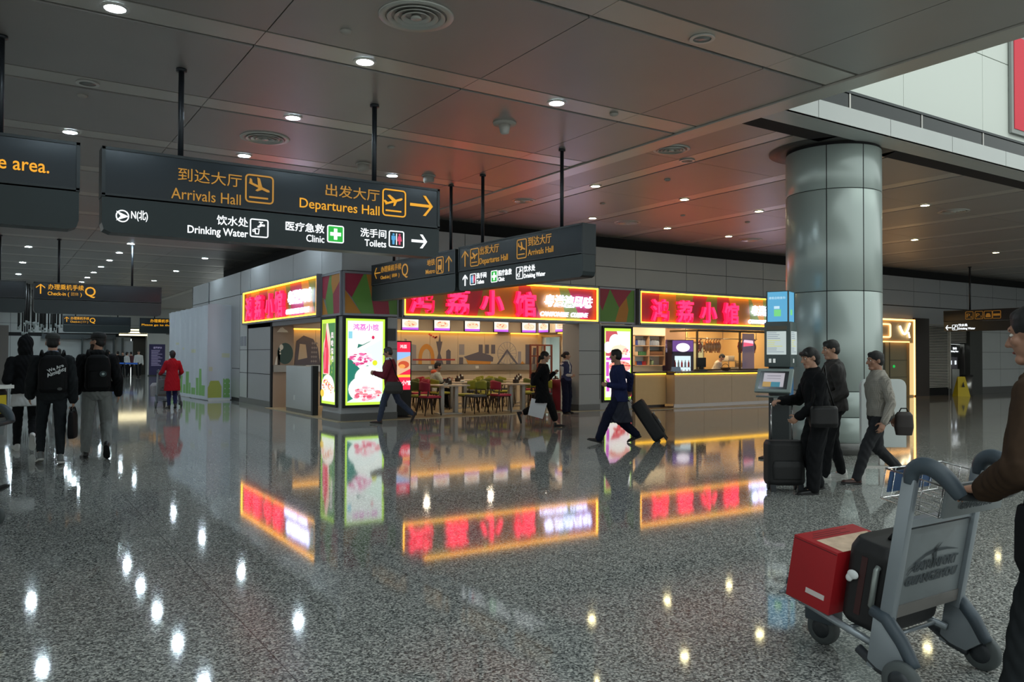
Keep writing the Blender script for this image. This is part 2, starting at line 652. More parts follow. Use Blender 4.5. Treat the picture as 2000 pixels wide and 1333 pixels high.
# wall to the right of the counter, hidden in part by the round column
w = MB()
clad(w, [22.35, 23.9, 25.4, 26.95], [.17, 1.0, 1.7, 2.4, 3.37], .3, Y0)
w.box(22.36, Y0 + .02, 0, 26.94, Y0 + .3, 3.36, 1)
ST('wall_front_right', w, [CLAD, PLINTH])
w = MB()
clad(w, [33.95, 35.6, 37.2, 38.8, 40.4, 42, 44], [.25, .98, 1.68, 2.5, 3.37], .3, Y0)
w.box(33.96, Y0 + .02, 0, 44, Y0 + .3, 3.36, 1)
ST('wall_far_right', w, [CLADW, PLINTH])
ST('wall_end', MB().box(44, -14, 0, 44.2, 18, CZ + .1), CLAD)

# round column
cx, cy, cr = 11.34, 8.0, 0.72
c = MB()
for z0, z1 in ((.18, .565), (.575, .955), (.965, 2.49), (2.50, 4.06), (4.07, 4.74)):
    c.lathe((cx, cy, 0), [(cr - .006, z0), (cr, z0 + .006), (cr, z1 - .006), (cr - .006, z1)], 96, 0)
c.lathe((cx, cy, 0), [(cr - .012, .1), (cr - .012, 4.9)], 96, 1)
for a in (208, 252, 330, 80):
    c.obox((cx + (cr + .0) * cos(R(a)), cy + (cr + .0) * sin(R(a)), 2.46), Vector((cos(R(a)), sin(R(a)), 0)) * .003, Vector((-sin(R(a)), cos(R(a)), 0)) * .006, (0, 0, 2.28), 1)
c.lathe((cx, cy, 0), [(cr + .03, 0), (cr + .03, .18), (cr - .01, .18)], 96, 2)
ST('column_round', c, [COLUMNM, SEAM, PLINTH])
ST('trim_5', MB().lathe((cx, cy, 0), [(cr + .02, CZ - .012), (cr + .26, CZ - .012), (cr + .26, CZ + .02), (cr + .02, CZ + .02)], 64), M('collar_ring', '#3a3a38', .5))

# far end of the corridor
def farm(mb):
    """the far wall was measured 56 m away and stands at 64 m"""
    k = 64 / 56
    mb.v = [(x * k, y * k, 1.5 + (z - 1.5) * k if z > .15 else z) for x, y, z in mb.v]
    return mb


w = MB()
clad(w, [-8, -5.5, -3, -.5, 1.0, 3.4, 5.6, 7.5], [.16, 1.2, 2.55], .2, 56)
w.box(-8, 56.05, 0, 7.5, 56.2, 2.6, 1)
clad(w, [-8, -5, -2, 1, 3.5, 6.3, 9.2, 12], [2.75, 3.3, 4.4], .2, 56, 0)
w.box(-8, 56.06, 2.45, 12, 56.25, 4.5, 1)
w.box(9.5, 56.0, 0, 12, 56.1, 2.8)
ST('wall_far', farm(w), [CLADW, SEAM])
ST('wall_far_side', farm(MB().box(8.35, 55.2, 0, 9.45, 56.4, 3.05).box(8.34, 55.19, .0, 9.46, 55.3, .12)), CLADW)
ST('trim_6', farm(MB().box(2.6, 55.7, 2.38, 6.6, 56, 2.68)), M('far_dark_band', '#474d4f', .5))
fr = MB()
for x in (4.7, 5.25, 5.55, 5.95, 6.45, 6.95):
    fr.box(x, 55.6, 0, x + .09, 55.9, 2.5)
ST('window_1', farm(fr), M('far_window_frames', '#3c4344', .5))
ST('door_1', farm(MB().box(7.55, 55.9, 0, 8.35, 56.1, 2.5).box(7.0, 55.85, .9, 7.6, 55.9, 2.3, 1)), [M('far_door_dark', '#35332c', .5), M('far_panel_pale', '#a4acb2', .5)])
lb = T('ceiling_light_panel', 'bright striped light panel above the far doorway', 'ceiling light', (6.75 * 64 / 56, 63.2, 2.80))
for k in range(3):
    MB().box(0, 0, k * .18, 2.0, .1, k * .18 + .10).build('light_strip', E_('far_strip_light', '#fff0c0', 2.2), lb)
MB().box(-.05, .1, -.05, 2.05, .16, .56).build('housing', DGREY, lb)
ST('wall_far_left', MB().box(-3.2, 44, 0, .36, 44.3, 3.2).box(.36, 44, 0, .72, 44.4, 2.8, 1), [WHITE, M('brownish_pillar', '#6f6a64', .6)])
# ------------------------------------------------------------------ downlights
RINGM = M('lamp_ring', '#d6d6d2', 0.35, 0.4)
LAMPM = E_('white_lamp_disc', '#dff4ff', LAMP)
WARMM = E_('yellowish_lamp_disc', '#fff0b4', WARM)
DEADM = M('unlit_lamp_glass', '#7e807c', 0.25, spec=0.8)


def downlight_proto(m, r=0.10):
    t = T('downlight', '', 'ceiling light')
    MB().lathe((0, 0, 0), [(r + .035, -.012), (r + .035, .004), (r, .004), (r, -.012)], 32, cap=False).lathe((0, 0, 0), [(r, -.012), (r + .035, -.012)], 32, cap=False).build('trim_ring', RINGM, t)
    MB().lathe((0, 0, -.006), [(0.001, 0), (r, 0), (r, .01), (0.001, .01)], 32).build('lamp_disc', m, t)
    return t


protos = {}


def downlight(kind, loc, label, group):
    m = {'lit': LAMPM, 'warm': WARMM, 'dead': DEADM}[kind]
    if kind not in protos:
        o = protos[kind] = downlight_proto(m, .095 if kind != 'warm' else .085)
        o.location = loc
        o['label'] = label
        o['group'] = group
    else:
        dup(protos[kind], loc, None, label, group)


lit_rows = {}
for k in range(-1, 23):
    for i in range(0, 3):
        x, y = [.96, 3.50, 6.17][i], LY0 + LDY * k
        on = not ((i, k) in ((0, 1), (2, -1), (2, 1), (0, -1), (1, -1)))
        if (i, k) in ((2, 1), (0, -1), (1, -1)):
            continue
        if k > 2 and i != 1 and k % 2 == 1:
            continue
        col_ = ['left', 'middle', 'right'][i]
        nm = f'{"white" if on else "unlit"} downlight, {col_} line of the corridor, ' + (f'{ORD[k]} ceiling strip' if k >= 0 else 'nearest ceiling strip')
        downlight('lit' if on else 'dead', (x, y, CZ), nm, 'corridor downlights')
warm = [(12.1, 15.1), (9.85, 12.2), (12.25, 12.2), (17.05, 15.3), (14.65, 12.25), (17.05, 9.75), (21.85, 12.8), (26.65, 12.95), (19.45, 12.5), (24.25, 9.6), (14.65, 15.2), (21.85, 15.6)]
wl = ['above the sign with the drinking water text', 'next to the second hanging pole', 'in front of the round column, left one', 'above the counter sign', 'close to the left side of the round column',
      'right of the round column near the oval vent', 'right of the round column over the far row', 'far right over the louvre wall', 'hidden partly behind the round column',
      'far right near the opening', 'over the narrow pattern panel', 'over the warm lit doorway']
for (x, y), l in zip(warm, wl):
    downlight('warm', (x, y, CZ), 'small yellowish downlight ' + l, 'shop front downlights')
for (x, y), l in zip([(9.85, 9.75), (9.85, 15.6), (12.25, 9.4), (14.65, 10.2)], ['nearest to the red lit round vent', 'above the metro sign', 'left of the column collar', 'behind the column']):
    downlight('dead', (x, y, CZ), 'unlit small downlight ' + l, 'unlit lamps over the shop')

# round multi-ring air vents
VENTM = M('vent_metal', '#c4c4bd', 0.4, 0.5)


def vent(loc, s, label):
    t = T('air_vent', label, 'air vent', loc, 0, 'round ceiling vents')
    MB().lathe((0, 0, 0), [(.30 * s, -.01), (.36 * s, -.016), (.37 * s, .0), (.30 * s, .0)], 48, cap=False).build('outer_ring', VENTM, t)
    MB().lathe((0, 0, .006), [(.001, 0), (.31 * s, 0)], 48, cap=False).build('dark_throat', GAP, t)
    for q in (.24, .17, .10):
        MB().lathe((0, 0, 0), [(q * s, -.004), (q * s + .035 * s, -.03), (q * s + .045 * s, -.026), (q * s + .012 * s, .0)], 40, cap=False).build('cone_ring', VENTM, t)
    MB().lathe((0, 0, 0), [(.001, -.03), (.055 * s, -.03), (.045 * s, 0), (.001, 0)], 32).build('core', VENTM, t)


vent((3.44, 7.03, CZ), 1.0, 'large round vent at the top centre, nearest of the corridor vents')
vent((3.48, 12.3, CZ), 1.0, 'round vent above the arrivals sign')
vent((9.1, 9.35, CZ), .8, 'round vent reddish from the shop signs beside the soffit')
vent((13.2, 15.1, CZ), .9, 'oval looking vent close to the shop wall')
vent((18.05, 15.4, CZ), .9, 'vent left of the round column near the wall')
vent((18.3, 9.8, CZ), .9, 'vent right of the round column')
vent((9.5, 14.2, CZ), .7, 'small vent beside the hanging pole of the metro sign')

# small ceiling fittings
FIT = M('fitting_grey', '#a8a49c', 0.5)


def fitting(kind, x, y, label):
    if kind == 'speaker':
        t = T('ceiling_speaker', label, 'speaker', (x, y, CZ), 0, 'ceiling speakers')
        MB().lathe((0, 0, 0), [(.13, -.02), (.13, 0)], 24).build('flange', FIT, t)
        MB().lathe((0, 0, -.02), [(.085, -.11), (.10, -.09), (.10, 0)], 24).build('housing', FIT, t)
    elif kind == 'dome':
        t = T('dome_camera', label, 'camera', (x, y, CZ))
        MB().lathe((0, 0, 0), [(.16, -.03), (.17, 0)], 24).build('flange', FIT, t)
        MB().lathe((0, 0, -.03), [(.02, -.14), (.06, -.12), (.075, -.06), (.085, 0)], 24).build('housing', FIT, t)
    else:
        o = MB().lathe((0, 0, 0), [(.03, -.035), (.055, -.02), (.06, 0)], 20).build('smoke_detector', FIT, loc=(x, y, CZ))
        tag(o, label, 'smoke detector', 'small ceiling detectors')


fitting('speaker', 5.37, 13.0, 'cylindrical speaker above the left edge of the clinic text')
fitting('speaker', 6.73, 13.2, 'cylindrical speaker over the right end of the departures sign')
fitting('dome', 6.09, 9.59, 'grey dome camera on the panel right of the pole')
for x, y, l in ((3.0, 7.75, 'small detector below the large vent'), (7.1, 8.4, 'small detector right of the third downlight'), (.95, 11.55, 'small detector below the unlit lamp at left'),
                (5.3, 11.7, 'small detector on the panel above the red glow'), (11.1, 13.5, 'small detector among the yellowish lamps'), (13.6, 13.6, 'small detector right of the hanging sign pole'),
                (15.6, 13.4, 'small detector left of the round column'), (10.6, 11.0, 'small detector close to the red lit vent')):
    fitting('det', x, y, l)

# ------------------------------------------------------------------ hanging direction signs
ROD = M('sign_rod', '#2a2e33', 0.4, 0.4)


def arrow(mb, cx, cz, s, ang, w=.13, y0=-.008, y1=-.002, mi=0):
    """arrow of total length s pointing along ang (0 = right)"""
    ca, sa = cos(R(ang)), sin(R(ang))
    t = w * s
    def tr(p):
        return (cx + p[0] * ca - p[1] * sa, cz + p[0] * sa + p[1] * ca)
    mb.prism([tr(p) for p in [(-s * .5, -t / 2), (s * .40, -t / 2), (s * .40, t / 2), (-s * .5, t / 2)]], y0, y1, mi)
    for q in (1, -1):
        mb.prism([tr(p) for p in [(s * .5, 0), (s * .5 - t * .95, 0), (s * .12 - t * .5, q * s * .40), (s * .12 + t * .55, q * s * .40)]], y0, y1, mi)


def plane_icon(mb, cx, cz, s, down, mi=0):
    f = -1 if down else 1
    a = R(20) * f
    def tr(p):
        return (cx + s * (p[0] * cos(a) - p[1] * sin(a)), cz + .06 * s + s * (p[0] * sin(a) + p[1] * cos(a)))
    for q in ([(-.40, -.02), (.30, -.04), (.38, .0), (.34, .05), (-.36, .05)], [(-.42, .16), (-.35, .16), (-.26, .02), (-.38, .0)],
              [(-.06, .02), (.10, .02), (-.10, .30), (-.20, .30)], [(-.02, -.02), (.12, -.02), (-.02, -.16), (-.10, -.16)]):
        mb.prism([tr(p) for p in q], -.008, -.002, mi)
    mb.prism([(cx - .36 * s, cz - .34 * s), (cx + .30 * s, cz - .34 * s), (cx + .30 * s, cz - .28 * s), (cx - .36 * s, cz - .28 * s)], -.008, -.002, mi)


def person_icon(mb, cx, cz, s, skirt, mi):
    mb.prism(circ(cx, cz + .40 * s, .09 * s, .09 * s, 12), -.008, -.002, mi)
    if skirt:
        mb.prism([(cx - .12 * s, cz + .28 * s), (cx + .12 * s, cz + .28 * s), (cx + .22 * s, cz - .16 * s), (cx + .08 * s, cz - .16 * s), (cx + .08 * s, cz - .46 * s), (cx - .08 * s, cz - .46 * s), (cx - .08 * s, cz - .16 * s), (cx - .22 * s, cz - .16 * s)], -.008, -.002, mi)
    else:
        mb.prism([(cx - .18 * s, cz + .28 * s), (cx + .18 * s, cz + .28 * s), (cx + .18 * s, cz - .08 * s), (cx + .11 * s, cz - .08 * s), (cx + .09 * s, cz - .46 * s), (cx - .09 * s, cz - .46 * s), (cx - .11 * s, cz - .08 * s), (cx - .18 * s, cz - .08 * s)], -.008, -.002, mi)


def toilet_icon(t, cx, cz, s):
    f = MB()
    rframe(f, cx - s / 2, cz - s / 2, cx + s / 2, cz + s / 2, .06 * s, .12 * s, -.008, -.002)
    f.box(cx - .02 * s, -.008, cz - .34 * s, cx + .02 * s, -.002, cz + .34 * s)
    person_icon(f, cx - .2 * s, cz, s * .7, False, 1)
    person_icon(f, cx + .2 * s, cz, s * .7, True, 2)
    f.build('toilet_pictogram', [WHT, BLU, PNK], t)


def clinic_icon(t, cx, cz, s):
    f = MB()
    rframe(f, cx - s / 2, cz - s / 2, cx + s / 2, cz + s / 2, .06 * s, .12 * s, -.009, -.002)
    f.prism(ring_poly(cx - s * .45, cz - s * .45, cx + s * .45, cz + s * .45, .08 * s), -.006, -.002, 1)
    f.box(cx - .32 * s, -.010, cz - .1 * s, cx + .32 * s, -.006, cz + .1 * s).box(cx - .1 * s, -.0095, cz - .32 * s, cx + .1 * s, -.006, cz + .32 * s)
    f.build('clinic_pictogram', [WHT, GRN], t)


def water_icon(t, cx, cz, s):
    f = MB()
    rframe(f, cx - s / 2, cz - s / 2, cx + s / 2, cz + s / 2, .06 * s, .12 * s, -.008, -.002)
    f.prism([(cx - .08 * s, cz + .12 * s), (cx + .30 * s, cz + .12 * s), (cx + .30 * s, cz + .22 * s), (cx + .02 * s, cz + .22 * s), (cx + .0 * s, cz + .04 * s), (cx - .1 * s, cz + .04 * s)], -.008, -.002)
    f.box(cx + .06 * s, -.008, cz + .22 * s, cx + .12 * s, -.002, cz + .34 * s).box(cx - .02 * s, -.008, cz + .31 * s, cx + .2 * s, -.002, cz + .36 * s)
    f.prism([(cx - .26 * s, cz - .02 * s), (cx + .02 * s, cz - .02 * s), (cx - .02 * s, cz - .34 * s), (cx - .22 * s, cz - .34 * s)], -.008, -.002)
    f.prism([(cx - .20 * s, cz - .07 * s), (cx - .04 * s, cz - .07 * s), (cx - .06 * s, cz - .29 * s), (cx - .18 * s, cz - .29 * s)], -.0095, -.008, 1)
    rframe(f, cx - .36 * s, cz - .22 * s, cx - .22 * s, cz - .08 * s, .04 * s, .03 * s, -.008, -.002)
    f.build('water_pictogram', [WHT, SIGNBOX2], t)


def sign_box(name, label, loc, rz, w, ztop, zmid, zbot, rods, rod_top=CZ, d=.26, lower=True):
    t = T(name, label, 'sign', loc, rz, 'hanging direction signs')
    z0 = loc[2]
    MB().box(0, 0, zmid + .012 - z0, w, d, ztop - z0).build('upper_box', SIGNBOX, t, bev=.012)
    e = MB()
    e.box(-.004, -.006, ztop - .03 - z0, w + .004, d + .006, ztop - z0).box(-.004, -.006, zmid + .012 - z0, w + .004, d + .006, zmid + .035 - z0)
    e.box(-.006, -.006, zmid - z0, .03, d + .006, ztop - z0).box(w - .03, -.006, zmid - z0, w + .006, d + .006, ztop - z0)
    e.build('edge_profile', DGREY, t)
    if lower:
        pr = [(0.0, 0), (w, 0), (w, -(zmid - zbot) + .10), (w - .02, -(zmid - zbot) + .03), (w - .09, -(zmid - zbot)), (.09, -(zmid - zbot)), (.02, -(zmid - zbot) + .03), (0, -(zmid - zbot) + .10)]
        MB().prism([(x, z + zmid - .004 - z0) for x, z in pr], .004, d - .004).build('lower_box', SIGNBOX2, t)
    for x in rods:
        r = MB().cyl((x, d / 2, ztop - z0), .032, rod_top - ztop, 12)
        r.lathe((x, d / 2, rod_top - .03 - z0), [(.06, 0), (.06, .03)], 16)
        r.build('hanging_rod', ROD, t)
    return t


# the large sign over the corridor
SY = 9.72
t = sign_box('direction_sign', 'large hanging sign reading Arrivals Hall and Departures Hall with an arrow', (1.0, SY, 2.86), 0, 4.12, 3.76, 3.215, 2.83, [.82, 3.22])
AMB = YEL2
TX([('到达大厅', .77, 1.48, .615, .145)], 'chinese_lettering', YEL2, t)
TX([('Arrivals Hall', .70, 1.47, .405, .13)], 'english_lettering', YEL2, t)
TX([('出发大厅', 2.51, 3.24, .635, .145, .004)], 'chinese_lettering', YEL2, t)
TX([('Departures Hall', 2.18, 3.24, .455, .125, .004)], 'english_lettering', YEL, t)
a = MB()
rframe(a, 1.52, .45, 1.86, .79, .018, .05, -.008, -.002)
plane_icon(a, 1.69, .62, .34, True)
a.build('arrivals_pictogram', YEL2, t)
a = MB()
rframe(a, 3.28, .46, 3.62, .82, .018, .05, -.008, -.002)
plane_icon(a, 3.45, .64, .34, False)
a.build('departures_pictogram', YEL, t)
a = MB()
arrow(a, 3.85, .65, .34, 0, .11)
a.build('arrow', YEL, t)
TX([('饮水处', 1.20, 1.56, .15, .105, .010)], 'chinese_lettering', WHT, t, .002)
TX([('Drinking Water', .88, 1.56, .03, .09, .012)], 'english_lettering', WHT, t, .002)
TX([('医疗急救', 2.01, 2.50, .155, .105, .010)], 'chinese_lettering', WHT, t, .002)
TX([('Clinic', 2.27, 2.50, .04, .09, .006)], 'english_lettering', WHT, t, .002)
TX([('洗手间', 2.98, 3.34, .16, .105, .010)], 'chinese_lettering', WHT, t, .002)
TX([('Toilets', 3.04, 3.34, .045, .09, .010)], 'english_lettering', WHT, t, .002)
TX([('N(北)', .29, .46, .11, .10, .015)], 'north_mark', WHT, t, .002)
water_icon(t, 1.69, .15, .22)
clinic_icon(t, 2.645, .16, .22)
toilet_icon(t, 3.485, .165, .22)
a = MB()
arrow(a, 3.82, .165, .23, 0, .15)
a.build('white_arrow', WHT, t)
a = MB()
rframe(a, .135, .085, .27, .22, .012, .066, -.008, -.002)
a.prism([(.14, .205), (.265, .152), (.14, .10), (.185, .152)], -.008, -.002)
a.build('compass_mark', WHT, t)

# the sign cut by the left frame edge
t = sign_box('direction_sign', 'dark hanging sign ending in the words ice area at the left edge of the photo', (-3.3, SY, 2.84), 0, 4.08, 3.76, 3.235, 2.83, [.8, 3.36])
TX([('Please proceed to the service area.', 1.36, 3.80, .555, .145, .008)], 'lettering', E_('amber_sign_bright', '#ffb01e', .95), t)

# the two boxes in a row in front of the shop
RZ2 = R(-87)
t = sign_box('direction_sign', 'hanging sign with departures, arrivals, toilets and clinic before the shop sign', (7.36, 13.18, 2.70), RZ2, 4.36, 3.65, 3.105, 2.70, [.75, 3.55], 5.12)
t.scale = (.81, 1, .865)
TX([('出发大厅', .89, 1.63, .695, .165)], 'chinese_lettering', YEL2, t)
TX([('Departures Hall', .88, 1.96, .505, .13, .004)], 'english_lettering', YEL2, t)
TX([('到达大厅', 2.67, 3.43, .695, .17)], 'chinese_lettering', YEL2, t)
TX([('Arrivals Hall', 2.67, 3.49, .52, .12)], 'english_lettering', YEL2, t)
a = MB()
arrow(a, .28, .675, .34, 90, .09)
a.build('arrow', YEL2, t)
a = MB()
rframe(a, .50, .48, .85, .86, .018, .05, -.008, -.002)
plane_icon(a, .675, .67, .34, False)
a.build('departures_pictogram', YEL2, t)
a = MB()
rframe(a, 2.28, .485, 2.62, .865, .018, .05, -.008, -.002)
plane_icon(a, 2.45, .675, .34, True)
a.build('arrivals_pictogram', YEL2, t)
TX([('洗手间', .75, 1.14, .21, .11, .010)], 'chinese_lettering', WHT, t, .002)
TX([('Toilets', .76, 1.05, .10, .085, .012)], 'english_lettering', WHT, t, .002)
TX([('医疗急救', 1.60, 2.09, .205, .11, .010)], 'chinese_lettering', WHT, t, .002)
TX([('Clinic', 1.60, 1.83, .10, .085, .012)], 'english_lettering', WHT, t, .002)
TX([('饮水处', 2.52, 2.90, .215, .115, .010)], 'chinese_lettering', WHT, t, .002)
TX([('Drinking Water', 2.52, 3.23, .10, .085, .012)], 'english_lettering', WHT, t, .002)
toilet_icon(t, .615, .21, .24)
clinic_icon(t, 1.455, .21, .24)
water_icon(t, 2.38, .21, .24)
a = MB()
arrow(a, .285, .21, .24, 90, .15)
a.build('white_arrow', WHT, t)

t = sign_box('direction_sign', 'hanging sign with Check-in Q and Metro, left of the departures box', (7.17, 16.83, 2.70), RZ2, 4.36, 3.63, 3.09, 2.70, [1.0, 3.9], 5.12)
t.scale = (.81, 1, .865)
TX([('办理乘机手续', .57, 1.72, .69, .15)], 'chinese_lettering', YEL2, t)
TX([('Check-in (', .55, 1.12, .525, .09, .008)], 'english_lettering', YEL2, t)
TX([('团体', 1.22, 1.50, .53, .085)], 'small_lettering', YEL2, t)
TX([(')', 1.58, 1.62, .525, .09)], 'bracket', YEL2, t)
TX([('Q', 1.76, 2.09, .52, .31)], 'gate_letter', YEL2, t)
TX([('地铁', 3.06, 3.44, .655, .14)], 'chinese_lettering', YEL2, t)
TX([('Metro', 3.00, 3.44, .475, .105, .006)], 'english_lettering', YEL2, t)
a = MB()
arrow(a, .345, .70, .35, 180, .085)
a.build('left_arrow', YEL2, t)
a = MB()
arrow(a, 4.08, .63, .34, 90, .085)
a.build('up_arrow', YEL2, t)
a = MB()
rframe(a, 3.50, .44, 3.84, .82, .018, .05, -.008, -.002)
a.prism(ring_poly(3.58, .53, 3.76, .76, .03), -.008, -.002)
a.prism([(3.59, .52), (3.55, .47), (3.59, .47), (3.62, .52)], -.008, -.002).prism([(3.75, .52), (3.79, .47), (3.75, .47), (3.72, .52)], -.008, -.002)
a.box(3.61, -.0095, .63, 3.73, -.008, .72, 1).box(3.665, -.0095, .54, 3.675, -.008, .61, 1)
a.build('metro_pictogram', [YEL2, SIGNBOX], t)

# far corridor signs


def checkin_sign(loc, w, label, rods, k=1.0, rod_top=None):
    t = sign_box('direction_sign', label, loc, 0, w, loc[2] + .88, loc[2] + .39, loc[2], rods, rod_top or CZ)
    TX([('办理乘机手续', .35, 1.25, .675, .15, .006)], 'chinese_lettering', YEL, t)
    TX([('Check-in (', .34, .88, .515, .105, .010)], 'english_lettering', YEL, t)
    TX([('团体', .93, 1.12, .52, .095)], 'small_lettering', YEL2, t)
    TX([(')', 1.16, 1.20, .515, .105)], 'bracket', YEL, t)
    TX([('Q', 1.28, 1.56, .53, .28, .008)], 'gate_letter', YEL, t)
    a = MB()
    arrow(a, .165, .685, .28, 90, .11)
    a.build('arrow', YEL, t)
    return t


checkin_sign((1.02, 26.4, 2.65), 3.35, 'hanging Check-in Q sign above the three walking men', [.62, 2.55])
t = checkin_sign((3.33, 50.0, 2.68), 3.35, 'smaller Check-in Q sign farther down the corridor', [.6, 2.7])
sign_box('direction_sign', 'blank hanging sign cut by the left frame edge beside the Check-in Q sign', (-2.6, 26.4, 2.65), 0, 3.42, 3.53, 3.04, 2.65, [.6, 2.8])
t = sign_box('direction_sign', 'far hanging sign with amber text partly hidden by the white hoarding', (7.15, 50.0, 2.68), 0, 3.6, 3.55, 3.07, 2.68, [.8, 2.9])
TX([('办理乘机手续', .55, 1.75, .62, .18, .01)], 'chinese_lettering', YEL, t)
TX([('Please go to the 3F', .10, 1.95, .43, .11, .01)], 'english_lettering', YEL, t)

# sign at the far right with car park pictograms
t = sign_box('direction_sign', 'hanging sign with parking pictograms and a drinking water arrow at the right', (30.0, 16.46, 2.44), R(-90), 4.6, 3.21, 2.80, 2.44, [.9, 3.7])
AD = E_('amber_dim', '#c8862a', .30)
for k, x in enumerate((.80, 1.14, 1.46, 1.75)):
    a = MB()
    rframe(a, x, .42, x + .29, .71, .018, .04, -.008, -.002)
    if k == 2:
        a.prism([(x + .06, .48), (x + .23, .48), (x + .23, .54), (x + .19, .62), (x + .10, .62), (x + .06, .54)], -.008, -.002)
    elif k == 3:
        a.prism([(x + .03, .52), (x + .26, .52), (x + .26, .60), (x + .03, .60)], -.008, -.002)
    a.build('pictogram', AD, t)
    if k < 2:
        TX([('P', x + .05, x + .17, .49, .15)], 'parking_letter', AD, t)
        TX([('62'[k], x + .19, x + .25, .48, .07)], 'parking_number', AD, t)
a = MB()
arrow(a, .18, .135, .22, 180, .15)
a.build('arrow', WHT, t)
TX([('饮水处', .54, .88, .17, .09, .025)], 'chinese_lettering', WHT, t, .002)
TX([('Drinking Water', .54, 1.15, .06, .075, .025)], 'english_lettering', WHT, t, .002)
water_icon(t, .42, .14, .20)
# ------------------------------------------------------------------ shop front: pattern panels, lit signs
PR = M('pattern_wine_red', '#98263f', 0.5)
PO = M('pattern_ochre', '#b87a26', 0.5)
PG = M('pattern_green', '#5e8c3a', 0.5)
PM = [PR, PO, PG]
PMS = [M('sign_red', '#a62c46', .5), M('sign_ochre', '#c08430', .5), M('sign_olive', '#77843c', .5)]
FRAMEM = M('shop_frame_grey', '#85868c', 0.4, 0.5)
PINK = M('pink_letter_light', (0.02, 0.02, 0.02), 0.4, em=2.2)
MATS['pink_letter_light'].node_tree.nodes['Principled BSDF'].inputs['Emission Color'].default_value = (1.0, 0.010, 0.060, 1)
PINKS = M('red_letter_side', '#d3143c', 0.5, em=1.2)
WLET = E_('white_letter_light', '#c2c8ff', 5.0)


def pattern(name, parent, w, h, cuts, y=-.004, label=None):
    """angular patches of wine red, ochre and green; cuts = list of (x bottom, x top, colour of the patch on its left)"""
    mb = MB()
    pb, pt = 0.0, 0.0
    for b_, t_, c in cuts:
        mb.prism([(pb, 0), (b_, 0), (t_, h), (pt, h)] if pt != t_ else [(pb, 0), (b_, 0), (t_, h)], y, y + .004, c)
        pb, pt = b_, t_
    o = mb.build(name, PMS, parent)
    if label:
        o['label'] = label
    return o


def rnd_cuts(w, n, seed):
    rr = random.Random(seed)
    out = []
    c = 0
    xb = xt = 0.0
    for k in range(n):
        e = (k + 1) / n * w
        nb = e + rr.uniform(-.6, .6) * w / n if k < n - 1 else w
        nt = e + rr.uniform(-.6, .6) * w / n if k < n - 1 else w
        nb, nt = max(xb + .02, min(w, nb)), max(xt + .02, min(w, nt))
        out.append((nb, nt, c))
        xb, xt = nb, nt
        c = (c + rr.choice((1, 2))) % 3
    return out


def shop_sign(label, loc, rz, w, h, chars, size, wtext, seed, ends=(True, True), lim=99):
    t = T('shop_sign', label, 'sign', loc, rz, 'lit restaurant signs')
    MB().box(0, 0, 0, w, .14, h).build('backing_box', FRAMEM, t)
    pattern('pattern_panel', t, w, h, rnd_cuts(w, max(8, int(w * 1.6)), seed), -.006)
    l = MB()
    l.box(0, -.10, 0, w, -.07, .035).box(0, -.10, h - .035, w, -.07, h)
    if ends[0]:
        l.box(0, -.10, 0, .035, -.07, h)
    if ends[1]:
        l.box(w - .035, -.10, 0, w, -.07, h)
    l.build('edge_light', LEDF, t)
    r = MB()
    r.box(-.03, -.11, -.05, w + .03, .14, 0).box(-.03, -.11, h, w + .03, .14, h + .05).box(-.05, -.11, -.05, 0, .14, h + .05).box(w, -.11, -.05, w + .05, .14, h + .05)
    r.build('frame', FRAMEM, t)
    for s, x in zip('鸿荔小馆', chars):
        o = text_mesh([(s, x, .13, size, 'CENTER', .022)], 'letter', PINK, t, depth=.012)
        o.location = (0, -.115, 0)
        o2 = text_mesh([(s, x, .13, size, 'CENTER', .027)], 'letter_side', PINKS, t, depth=.095)
        o2.location = (0, -.014, 0)
        o2.parent = o
        o2.location = (0, .101, 0)
    if wtext:
        x, s1, ws = wtext
        a = text_mesh([('粤港澳风味', x, .38, s1, 'LEFT', .018, .25, ws)], 'white_lettering', WLET, t, depth=.03)
        a.location = (0, -.06, 0)
        b_ = text_mesh([('CANTONESE  CUISINE', x - .12, .10, s1 * .50, 'LEFT', .01, .3, ws * .98)], 'white_lettering', WLET, t, depth=.03)
        b_.location = (0, -.06, 0)
    return t


shop_sign('lit sign with pink characters over the dining room, the longest of the shop', (8.07, Y0 - .02, 2.42), 0, 5.78, .90, [.47, 1.44, 2.41, 3.41], .66, (3.98, .33, .96), 3)
shop_sign('lit sign with pink characters over the counter, partly behind the column', (15.38, Y0 - .02, 2.42), 0, 6.9, .90, [.78, 1.77, 2.74, 3.72], .66, (4.62, .33, .96), 5)
shop_sign('lit sign with pink characters on the left side of the shop', (X0 - .02, 25.08, 2.44), R(-90), 6.6, .92, [.74, 1.72, 2.80, 3.68], .72, (4.32, .36, 1.0), 9)


def pattern_panel(label, loc, rz, w, h, polys):
    t = T('pattern_panel', label, 'panel', loc, rz, 'patterned panels of the shop front')
    mb = MB()
    for c, p in polys:
        mb.prism(p, -.006, -.001, c)
    mb.build('pattern', PM, t)
    r = MB()
    r.box(-.04, -.02, -.05, w + .04, .12, 0).box(-.04, -.02, h, w + .04, .12, h + .05).box(-.04, -.02, 0, 0, .12, h).box(w, -.02, 0, w + .04, .12, h)
    r.box(0, 0, 0, w, .12, h)
    r.build('frame', FRAMEM, t)


